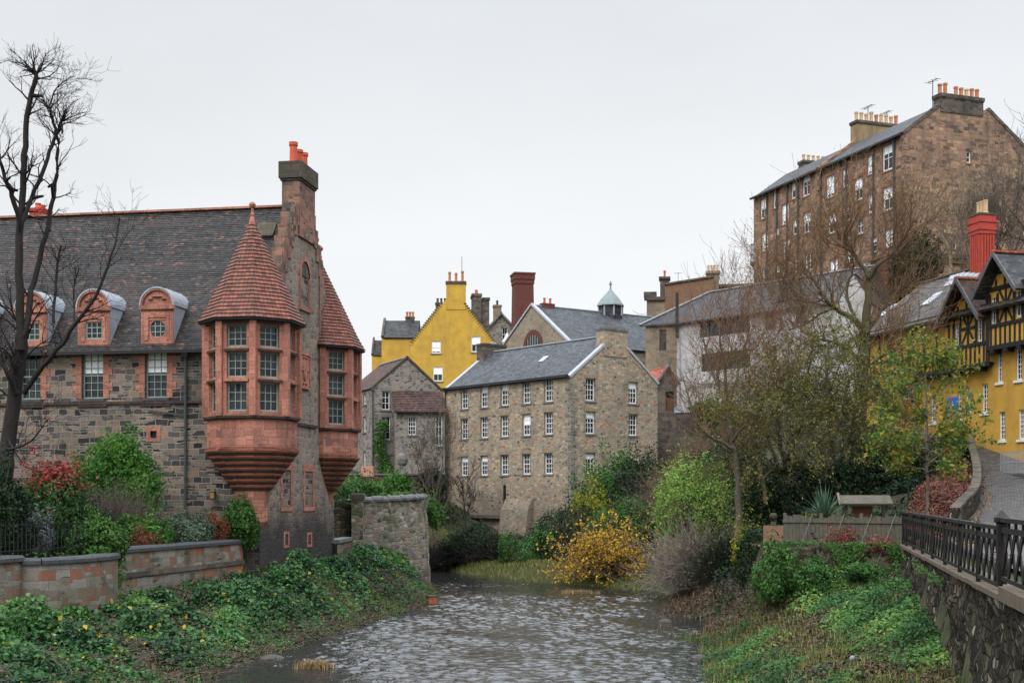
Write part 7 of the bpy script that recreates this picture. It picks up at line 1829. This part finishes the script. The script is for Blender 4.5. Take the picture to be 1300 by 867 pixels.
x = (845-CX)/F*80; thicket('bare_thicket', 'grey brown scrub on the slope below the terrace wall, right of the mill', 'thicket', (x, 80, gz(x, 80)), (2.6, 2.0, 4.4), 1100, M['twig_brown'], G3, .7, 89, .010, LF['olive'], 1500, .12)
x = (900-CX)/F*76; thicket('bare_thicket', 'tall reddish scrub growing up against the terrace wall', 'thicket', (x, 76, gz(x, 76)), (3.0, 2.0, 6.0), 1100, M['twig_red'], G3, .5, 90, .010, LF['olive'], 1800, .12)
shr('ivy clad dark mass behind the forked tree under the terrace', 925, 72, 110, 560, 7500, .18, 'dark', 91, 10, group=G3)
shr('dark evergreen hedge mass under the willowy trees', 1010, 60, 130, 585, 10000, .16, 'dark', 92, 11, group=G3)
shr('dark evergreen hedge behind the garden shelter', 1090, 56, 120, 572, 10000, .15, 'dark', 93, 11, group=G3)
shr('deep green hedge behind the young tree beside the lane', 1165, 58.5, 100, 552, 9000, .14, 'dark', 94, 10, group=G3)
shr('dark green shrub on the bank left of the parapet', 1206, 61, 60, 556, 4600, .14, 'dark', 95, 7, group=G3)
shr('tall olive hedge in front of the yellow wing, left of red door', 1122, 61, 70, 556, 6000, .15, 'olive', 96, 9, group=G3)
shr('small green plant on the concrete terrace below the harled house', 900, 98.5, 50, 505, 1800, .25, 'green', 97, 6, base=11.5, group=G3)
shr('reddish leaved small plant on the concrete terrace edge', 925, 98, 26, 512, 500, .2, 'reddish', 98, 4, base=11.5, group=G3)
# cottage garden plants
G4 = 'plants in the cottage garden'
iv = empty('wall_ivy', 'dark green ivy climbing the grey cottage front left of its lower window', 'climber', tuple(cot.w(1.0, -.1))+(7.0,))
rng = np.random.default_rng(99); n = 2600; t = rng.random(n)
q = np.stack([np.array(cot.w(0, -.12))[0] - iv.location.x + 0*t, np.array(cot.w(0, -.12))[1] - iv.location.y + 0*t, 4.9*t], -1)
u = (.75+.26*rng.normal(size=n)*(1-.4*t)+.22*np.sin(t*7)); q[:, 0] += cot.d[0]*u; q[:, 1] += cot.d[1]*u; q[:, 0] += rng.random(n)*.4*cot.d[1]; q[:, 1] -= rng.random(n)*.4*cot.d[0]; q[:, 2] -= .5
leaves('foliage', q, rng.normal(size=(n, 3))*.5+(0, -1, .4), .22*(.6+.7*rng.random(n)), LF['green'], iv)
T = Tubes(); T.add(np.stack([np.full(6, cot.d[0]*.9), np.full(6, cot.d[1]*.9), np.linspace(-.6, 5, 6)], -1), .05, 5); T.build('stems', M['bark_grey'], iv)
shr('bright green fern-like clump in the cottage garden below the boulder', 503, 96, 42, 596, 1600, .24, 'bright', 101, 5, group=G4, base=5.2)
shr('mid green grassy shrub directly above the bend wall coping', 512, 84, 70, 622, 2600, .2, 'green', 102, 6, group=G4, base=4.3)
shr('dark green bush by the pink capped gatepost', 462, 90, 56, 600, 2600, .2, 'green', 103, 6, group=G4, base=4.8)
shr('leafy green shrub at the right end of the bend wall', 546, 85, 36, 628, 1500, .2, 'green', 104, 5, group=G4, base=3.2)
shr('dark shrub between cottage terrace and lean-to wing', 545, 97, 46, 592, 1800, .22, 'dark', 105, 6, group=G4, base=4.5)
shr('pale green weeds on the rear wall beside the hall gable', 437, 69, 44, 606, 1600, .14, 'nettle', 106, 6, group=G4, base=4.6)
# yucca and red-leaved shrub by the board fence
yp = (1046-CX)/F*45.4
yu = empty('yucca', 'spiky blue green sword-leaved plant behind the low mossy wall', 'plant', (yp, 45.4, gz(yp, 45.4)))
rng = np.random.default_rng(110); n = 150; a = rng.random(n)*2*np.pi; e_ = .15+1.35*rng.random(n); L = .95+.45*rng.random(n)
vv = []; ff = []
for i in range(n):
    d = np.array((math.cos(a[i])*math.cos(e_[i]), math.sin(a[i])*math.cos(e_[i]), math.sin(e_[i]))); s = np.array((-math.sin(a[i]), math.cos(a[i]), 0))*.028
    c0 = np.array((0, 0, .35+.35*rng.random())); m1 = c0+d*L[i]*.55; tip = c0+d*L[i]; tip[2] -= .12*math.cos(e_[i])
    k = len(vv); vv += [c0-s*.7, c0+s*.7, m1+s, m1-s, tip]; ff += [(k,k+1,k+2),(k,k+2,k+3),(k+3,k+2,k+4)]
put('foliage', np_mesh('foliage', np.array(vv), np.array(ff), LF['yucca'], tint=np.repeat(rng.random(n), 3)), yu)
T = Tubes(); T.add(np.array([(0,0,-.1),(0,0,.4),(0.02,0,.7)]), [.1,.09,.07], 8); T.build('trunk', M['bark_grey'], yu)
x = (1072-CX)/F*43.3; thicket('red_shrub', 'small shrub with reddish leaves sprawling over the low wall below the yucca', 'bush', (x, 43.6, 3.3), (.75, .5, .95), 120, M['twig_red'], 'red-leaved shrubs on the low wall', .5, 111, .006, LF['reddish'], 420, .10)
x = (1124-CX)/F*42.4; thicket('red_shrub', 'low shrub with crimson leaves at the foot of the board fence, by the railing', 'bush', (x, 42.75, 3.35), (.6, .3, .5), 70, M['twig_red'], 'red-leaved shrubs on the low wall', .5, 112, .006, LF['reddish'], 420, .10)

# ------------------------------------------------------------------ ground cover
def scatter(n, x0, x1, y0, y1, test, rng):
    x = x0+(x1-x0)*rng.random(n); y = y0+(y1-y0)*rng.random(n); k = test(x, y); return x[k], y[k]
rng = np.random.default_rng(200)
def wave(x, y, s, ph=0): return .5+.25*(np.sin(x*s+1.3*np.sin(y*s*.7+ph)+ph)+np.sin(y*s*1.23+1.1*np.sin(x*s*.9)+2*ph))
gside = lambda x, y: side_of(x, y, GW0, GW1)
left_ok = lambda x, y: (river_dist(x, y) > -.35) & (((y < 51.8) & (gside(x, y) > .12)) | ((y >= 51.8) & (x > -10.0+(y-52)*.17+.4)) ) & (x < -2) & (y < 68.5) & (y > 24) & ~((y > 61.5) & (x < -8.2))
# bramble leaves in humps
x, y = scatter(260000, -18, -3.5, 26, 69, left_ok, rng)
wv_ = wave(x, y, 1.25)*.6+wave(x, y, 2.9, 3)*.4; rd = river_dist(x, y); gs_ = np.where(y < 51.6, gside(x, y), 5)
hum = .04+1.75*np.clip(wv_-.18, 0, 1)**1.4*sstep(-.1, 2.0, rd)*(.35+.65*sstep(.1, 1.6, gs_))
keep = rng.random(len(x)) < np.clip((wv_-.16)*3.2, .06, 1)*(.25+.75*sstep(.5, 2.4, rd+.8*wave(x, y, 1.7, 4))); x, y, hum = x[keep], y[keep], hum[keep]
z = ground(x, y) + hum*(.45+.6*rng.random(len(x))**.7)
nrm = rng.normal(size=(len(x), 3))*.55+(.12, -.3, .9); P = np.stack([x, y, z], -1)
near = np.clip((52-y)/20, 0, 1)
tint = np.clip(.05+.75*wave(x, y, 1.9, 1)*wave(x, y, .5, 3)*1.5+.16*rng.normal(size=len(x)), 0, .93); sp_ = rng.random(len(x)); tint = np.where(sp_ < .030*(.4+near), .94+.06*rng.random(len(x)), tint)
o = leaves('bramble_cover', P, nrm, .10+.11*rng.random(len(x)), LF['bramble'], None, tint, .72); tag(o, 'mass of bramble and weed leaves covering the left river bank', 'undergrowth', kind='stuff')
# dead stems and litter at the water's edge
x, y = scatter(16000, -18, -3.5, 26, 69, left_ok, rng)
T = Tubes()
for i in range(min(2600, len(x))):
    p = np.array((x[i], y[i], gz_ := 0.0)); p[2] = 0
    break
zz = ground(x, y); m_ = min(5200, len(x))
for i in range(m_):
    a = rng.random()*6.28; l = .3+.6*rng.random(); t = np.linspace(0, 1, 4)[:, None]; d = np.array((math.cos(a), math.sin(a), .55*rng.random()))*l
    q = np.array((x[i], y[i], zz[i]+.05+.25*rng.random()))+d*t; q[:, 2] -= .25*l*t[:, 0]**2; T.add(q, np.linspace(.009, .004, 4), 3)
o = T.build('dead_stems', M['twig_brown']); tag(o, 'tangle of dead brown stems among the brambles of the left bank', 'undergrowth', kind='stuff')
x, y = scatter(60000, -18, -3.5, 26, 69, left_ok, rng)
o = leaves('fallen_leaves', np.stack([x, y, ground(x, y)+.03+.25*rng.random(len(x))], -1), rng.normal(size=(len(x), 3))*.5+(0, 0, .8), .09+.07*rng.random(len(x)), LF['brown']); tag(o, 'brown dead leaves lying between the brambles of the left bank', 'leaf litter', kind='stuff')
# other weeds and grass among the brambles
x, y = scatter(90000, -18, -3.5, 26, 69, left_ok, rng); k = (wave(x, y, 1.05, 5) > .60) & (rng.random(len(x)) < .75); x, y = x[k], y[k]
o = leaves('bank_weeds', np.stack([x, y, ground(x, y)+.05+.55*rng.random(len(x))*wave(x, y, 2.3, 1)+.18], -1), rng.normal(size=(len(x), 3))*.6+(0, -.3, .8), .05+.06*rng.random(len(x)), LF['nettle'], None, np.clip(.5+.25*rng.normal(size=len(x)), 0, 1), .5); tag(o, 'patches of lighter small-leaved weeds among the brambles of the left bank', 'weeds', kind='stuff')
x, y = scatter(60000, -18, -3.5, 26, 69, lambda x, y: left_ok(x, y) & (river_dist(x, y) < 3.0), rng); k = rng.random(len(x)) < .05+.6*(wave(x, y, 1.4, 2) > .55); x, y = x[k], y[k]
o = blades('left_bank_grass', np.stack([x, y, ground(x, y)-.02], -1), .15+.35*rng.random(len(x)), LF['grass'], None, .9, .010); tag(o, 'rough grass hanging over the left water edge', 'grass', kind='stuff')
# meadow on the right: weeds, with a trampled brown strip
mead = lambda x, y: (river_dist(x, y) > -.1) & (x > 4.5) & (side_of(x, y, RW1, RW0) > .15) & ((y < 42) | (side_of(x, y, LW0, LW1) > .2)) & (y < 46) & (y > 16)
pathd = lambda x, y: np.abs(x - (8.3+.5*np.sin(y*.35)+.02*(y-36)))
x, y = scatter(230000, 4.5, 14, 22, 46, mead, rng)
pd = pathd(x, y); dn = np.clip(.1+.95*wave(x, y, 1.3, .5), 0, 1)*np.clip((pd-.35)/1.1+.35*(wave(x, y, 2.6, 1)-.5), .02, 1)*(.25+.75*sstep(.3, 2.2, river_dist(x, y)))
k = rng.random(len(x)) < dn*.75; x, y, pd = x[k], y[k], pd[k]
hm_ = np.clip(wave(x, y, 1.7, 3)*.6+wave(x, y, 3.9, 1)*.4-.25, 0, 1)
z = ground(x, y)+(.03+.75*rng.random(len(x))**.8*hm_**1.2)
P = np.stack([x, y, z], -1); tint = np.clip(-.05+.95*wave(x, y, 1.1, 4)*(.5+wave(x, y, 3.3, 2))+.17*rng.normal(size=len(x)), 0, 1)
o = leaves('meadow_weeds', P, rng.normal(size=(len(x), 3))*.5+(0, -.25, .9), .07+.08*rng.random(len(x)), LF['nettle'], None, tint, .6); tag(o, 'fresh green weeds covering the right river bank', 'weeds', kind='stuff')
x, y = scatter(60000, 4.5, 14, 22, 46, mead, rng); k = rng.random(len(x)) < np.clip(1.15-pathd(x, y)/1.9, .16, 1); x, y = x[k], y[k]
o = leaves('meadow_litter', np.stack([x, y, ground(x, y)+.015+.05*rng.random(len(x))], -1), rng.normal(size=(len(x), 3))*.35+(0, 0, .9), .08+.08*rng.random(len(x)), LF['brown']); tag(o, 'brown dead leaves on the worn strip of the right bank', 'leaf litter', kind='stuff')
x, y = scatter(60000, 4.5, 14, 22, 46, mead, rng); k = rng.random(len(x)) < np.clip(1.1-river_dist(x, y)/3.4, .04, 1)*(.25+.7*wave(x, y, 1.4, 2))+.16*(wave(x, y, .9, 5) > .5); x, y = x[k], y[k]
o = blades('bank_grass', np.stack([x, y, ground(x, y)-.02], -1), .16+.22*rng.random(len(x)), LF['grass'], None, .8, .010); tag(o, 'rough green and straw grass along the right water edge', 'grass', kind='stuff')
# far grassy berm below the mill, and the reedy spit at the bend
berm = lambda x, y: (river_dist(x, y) > -.05) & (river_dist(x, y) < 3.2) & (y > 70) & (x < 9) & (x > -14)
x, y = scatter(90000, -14, 9, 70, 102, berm, rng)
o = blades('far_bank_grass', np.stack([x, y, ground(x, y)-.02], -1), .15+.25*rng.random(len(x)), LF['grass'], None, .8, .014); tag(o, 'strip of yellow green grass along the far river bank below the mill', 'grass', kind='stuff')
spit = lambda x, y: (river_dist(x, y) > -.25) & (river_dist(x, y) < 2.6) & (y > 42) & (y < 66) & (x > 5)
x, y = scatter(34000, 5, 12, 42, 66, spit, rng); k = rng.random(len(x)) < .30*wave(x, y, 2.0, 6)**2+.03; x, y = x[k], y[k]
o = blades('dead_reeds', np.stack([x, y, ground(x, y)-.02], -1), .2+.34*rng.random(len(x)), LF['reed'], None, .9, .012); tag(o, 'dead straw coloured reeds and grass at the bend of the right bank', 'grass', kind='stuff')
x, y = scatter(30000, 5, 13, 42, 66, lambda x, y: (river_dist(x, y) > .2) & (river_dist(x, y) < 5) & (y > 44.6), rng)
o = leaves('bank_litter', np.stack([x, y, ground(x, y)+.02+.1*rng.random(len(x))], -1), rng.normal(size=(len(x), 3))*.5+(0, 0, .8), .09+.08*rng.random(len(x)), LF['brown']); tag(o, 'brown litter under the thickets of the right bank', 'leaf litter', kind='stuff')
red_ok0 = lambda x, y: (x > np.interp(y, [43.5,46,51,57.5,61], [13.9,14.2,16.2,19.2,21])) & (y < 61)
# slope behind: dark undergrowth so no bare hillside shows
def slope_ok(x, y): return (river_dist(x, y) > 2.4) & ((y > 45) | (side_of(x, y, LW0, LW1) < -.4)) & (x > 3+0*y) & (x < np.interp(y, LE[:,1], LE[:,0])-.3) & ~red_ok0(x, y)
x, y = scatter(90000, 3, 26, 43, 100, slope_ok, rng); hum = .2+.7*wave(x, y, .7, 2)
k = rng.random(len(x)) < .2+.8*wave(x, y, .5, 5); x, y, hum = x[k], y[k], hum[k]
o = leaves('undergrowth', np.stack([x, y, ground(x, y)+hum*rng.random(len(x))], -1), rng.normal(size=(len(x), 3))*.6+(0, -.4, .8), .13+.12*rng.random(len(x)), LF['dark'], None, np.clip(.3*rng.random(len(x))+.7*wave(x, y, .9, 3), 0, 1)); tag(o, 'dark green undergrowth on the slope between right bank and yellow house', 'undergrowth', kind='stuff')
x, y = scatter(60000, -30, 12, 70, 103, lambda x, y: (river_dist(x, y) > 2.6) & (y > 78+0*x) & (y < 108), rng); k = rng.random(len(x)) < .15+.85*wave(x, y, .6, 1); x, y = x[k], y[k]
o = leaves('garden_undergrowth', np.stack([x, y, ground(x, y)+.5*rng.random(len(x))*wave(x, y, .8)], -1), rng.normal(size=(len(x), 3))*.6+(0, -.4, .8), .14+.14*rng.random(len(x)), LF['dark'], None, np.clip(.3*rng.random(len(x))+.6*wave(x, y, .9, 3), 0, 1)); tag(o, 'dark undergrowth below the mill and cottage', 'undergrowth', kind='stuff')
x, y = scatter(30000, -40, -9, 30, 53, lambda x, y: (gside(x, y) < -.6) & (gside(x, y) > -7), rng); k = rng.random(len(x)) < .3+.6*wave(x, y, .8); x, y = x[k], y[k]
o = leaves('border_plants', np.stack([x, y, ground(x, y)+.35*rng.random(len(x))], -1), rng.normal(size=(len(x), 3))*.6+(0, -.3, .8), .10+.08*rng.random(len(x)), LF['green'], None, None); tag(o, 'low green border planting at the foot of the hall', 'undergrowth', kind='stuff')
# bank of fallen red-brown leaves left of the lane parapet
red_ok = lambda x, y: (x > np.interp(y, [43.5,46,51,57.5,61], [13.9,14.2,16.2,19.2,21])) & (x < np.interp(y, LE[:,1], LE[:,0])-.1)
x, y = scatter(150000, 13.5, 22.5, 43.5, 61, red_ok, rng)
o = leaves('fallen_red_leaves', np.stack([x, y, ground(x, y)+.03+.22*rng.random(len(x))*wave(x, y, 1.5)], -1), rng.normal(size=(len(x), 3))*.55+(-.2, -.4, .8), .10+.08*rng.random(len(x)), LF['deadleaf']); tag(o, 'bank of fallen red brown leaves left of the lane parapet', 'leaf litter', kind='stuff')
x, y = scatter(16000, 11, 24, 30, 62, lambda x, y: (x > np.interp(y, LE[:,1], LE[:,0])) & (x < np.interp(y, LE[:,1], LE[:,0])+.15+.6*rng.random(len(x))**2), rng)
zl = np.interp(y, LE[:,1], LE[:,2])
o = leaves('lane_leaves', np.stack([x, y, zl+.06+.03*rng.random(len(x))], -1), rng.normal(size=(len(x), 3))*.3+(0, 0, 1), .09+.06*rng.random(len(x)), LF['deadleaf']); tag(o, 'fallen leaves along the edges of the cobbled lane', 'leaf litter', kind='stuff')

# ------------------------------------------------------------------ small things in and by the river
def tuft(label, px, py, w, n, h, seed):
    Yw = EYE*F/(py-HOR); x = (px-CX)/F*Yw; rg = np.random.default_rng(seed)
    root = empty('grass_tussock', label, 'tussock', (x, Yw, -.1), 0, 'dry grass tussocks in the river')
    q = np.stack([w*rg.normal(size=n)*.42, w*.55*rg.normal(size=n)*.42, .06+0*rg.random(n)], -1)
    blades('dry_grass', q, h*(.5+.8*rg.random(n)), LF['straw'], root, .9, .009)
    m = MB(); m.loft([[Vector((w*.8*k*math.cos(t), w*.4*k*math.sin(t), z)) for t in [2*math.pi*i/12 for i in range(12)]] for z, k in ((-.1,1),(.1,.92),(.17,.5))]); m.build('silt_mound', M['soil'], root, smooth=True)
tuft('dry orange-brown grass tussock in the water near the left bank', 400, 848, .52, 900, .30, 1)
tuft('low brown grass tussock in the middle of the river near the far bank', 735, 753, .85, 1000, .24, 2)
def rock(label, px, py, s, seed, dz=0.0, group='stones at the water edge', mat='rock'):
    Yw = EYE*F/(py-HOR); x = (px-CX)/F*Yw; rg = np.random.default_rng(seed); m = MB()
    ph = rg.random(6)*6
    m.loft([[Vector((s*k*math.cos(t)*(1+.18*math.sin(2*t+ph[0])+.1*math.sin(3*t+ph[1]+z)), s*.75*k*math.sin(t)*(1+.15*math.sin(2*t+ph[2])), s*z)) for t in [2*math.pi*i/12 for i in range(12)]] for z, k in ((-.4,.8),(0,1),(.3,.9),(.52,.55),(.6,.2))])
    o = m.build('rock', M[mat], None, Matrix.Translation((x, Yw, dz)), True); tag(o, label, 'rock', group)
rock('largest brown wet stone at the left water edge below brown stems', 366, 808, .32, 1)
rock('low grey stone under water riffle in front of the left bank', 345, 835, .4, 2, -.12)
rock('small stone right of the largest brown stone', 388, 806, .2, 3)
rock('tiny stone beside the tip of the left bank', 470, 786, .2, 4)
rock('flat stone at the edge of the reedy spit', 845, 790, .35, 5, -.05)
rock('dark stone at the water line of the right bank foreground', 888, 838, .3, 6)
rock('pale reddish stone in the brown stems of the left bank', 500, 777, .22, 7)
p = at(1082, 818, 30); s = .07; m = MB(); m.loft([[Vector((s*k*math.cos(t), s*.7*k*math.sin(t), z)) for t in [2*math.pi*j/7 for j in range(7)]] for z, k in ((0,1),(.05,.8),(.08,.3))])
o = m.build('litter_scrap', M['lead'], None, Matrix.Translation((p.x, p.y, gz(p.x, p.y)+.12)) @ Matrix.Rotation(.4, 4, 'X')); tag(o, 'pale crumpled scrap lying on the green right bank', 'litter')
shr('leafy weed clump hiding the left end of the low mossy wall', 985, 43.4, 60, 690, 4200, .11, 'green', 121, 7, group=G3)
shr('fresh nettle clump at the foot of the low wall below the bench', 1035, 42.9, 56, 704, 2600, .10, 'nettle', 122, 7, group=G3)
shr('small nettle clump at the foot of the low wall below the red-leaved shrubs', 1095, 42.0, 48, 712, 1900, .10, 'nettle', 123, 6, group=G3)
# fallen branches on the spit
for i, (a, b) in enumerate((((868, 803), (902, 801)), ((872, 762), (915, 768)))):
    P0 = at(*a, 50); P1 = at(*b, 50); P0.z = gz(P0.x, P0.y)+.15; P1.z = gz(P1.x, P1.y)+.2
    T = Tubes(); t = np.linspace(0, 1, 7)[:, None]; T.add(np.array(P0)+(np.array(P1)-np.array(P0))*t+np.random.default_rng(i).normal(size=(7,3))*.03, np.linspace(.05, .03, 7), 6)
    o = T.build('fallen_branch', M['twig_brown']); tag(o, ['fallen reddish branch lying across the reedy spit', 'fallen pale branch below the bare thicket'][i], 'branch')

x, y = scatter(4000, 14, 22, 36, 58, lambda x, y: (x > np.interp(y, LE[:,1], LE[:,0])+.3) & (x < np.interp(y, LE[:,1], LE[:,0])+.62), rng)
o = leaves('yellow_lane_leaves', np.stack([x, y, np.interp(y, LE[:,1], LE[:,2])+.07+.02*rng.random(len(x))], -1), rng.normal(size=(len(x), 3))*.3+(0, 0, 1), .06+.05*rng.random(len(x)), LF['yellow']); tag(o, 'line of small yellow leaves in the gutter of the cobbled lane', 'leaf litter', kind='stuff')

# ivy and weeds over the low garden wall
rng = np.random.default_rng(301); n = 5200; t = rng.random(n); dl = ll/Ll; nl_ = np.array((dl[1], -dl[0]))
if nl_[1] > 0: nl_ = -nl_
cl = np.clip(wave(t*14, t*3, 1.0, 1)-.3, 0, 1); hz = 3.62 - (.1+1.25*cl)*rng.random(n)
q = np.stack([LW0[0]+dl[0]*t*Ll+nl_[0]*(.10+.12*rng.random(n)), LW0[1]+dl[1]*t*Ll+nl_[1]*(.10+.12*rng.random(n)), hz], -1); k = rng.random(n) < .12+1.4*cl; q = q[k]
wi = empty('wall_creeper', 'dark creeper hanging in patches over the low mossy wall at the end of the meadow', 'climber', (LW0[0], LW0[1], 3.5))
leaves('foliage', q-np.array((LW0[0], LW0[1], 3.5)), rng.normal(size=(len(q), 3))*.5+(0, -1, .4), .10*(.6+.8*rng.random(len(q))), LF['green'], wi)

# creeper at the far end of the railing wall
rng = np.random.default_rng(307); n = 3000; t = rng.random(n); cl = np.clip(wave(t*9, t*2, 1.0, 2)-.42, 0, 1)*(1-.7*t)
hz = 3.5-(.1+2.2*cl)*rng.random(n)-.1; dr = (RW1-RW0)/RL_; nr_ = np.array((dr[1], -dr[0])); 
q = np.stack([RW0[0]+dr[0]*t*RL_*.6+nr_[0]*(.16+.14*rng.random(n)), RW0[1]+dr[1]*t*RL_*.6+nr_[1]*(.16+.14*rng.random(n)), hz], -1); q = q[rng.random(n) < .04+2.2*cl]
wi = empty('wall_creeper', 'thin green creeper on the far end of the dark wall under the railing', 'climber', (RW0[0], RW0[1], 3.0))
leaves('foliage', q-np.array((RW0[0], RW0[1], 3.0)), rng.normal(size=(len(q), 3))*.5+(-1, -.3, .4), .07*(.6+.8*rng.random(len(q))), LF['green'], wi)
# every thing that was laid out in place gets its origin at its own base
for o in list(SC.objects):
    if o.type == 'EMPTY' and o.parent is None and o.location.length < 1e-6 and o.children:
        lo = None
        for c in o.children:
            if c.type != 'MESH': continue
            n = len(c.data.vertices); a = np.empty(n*3, np.float32); c.data.vertices.foreach_get('co', a); a = a.reshape(-1, 3)
            i = a[:, 2].argmin()
            if lo is None or a[i, 2] < lo[2]: lo = a[i]
            if c.name.startswith('trunk'): lo = a[i]; break
        b_ = Vector([float(v) for v in lo]); o.location = b_
        for c in o.children: c.location = c.location - b_
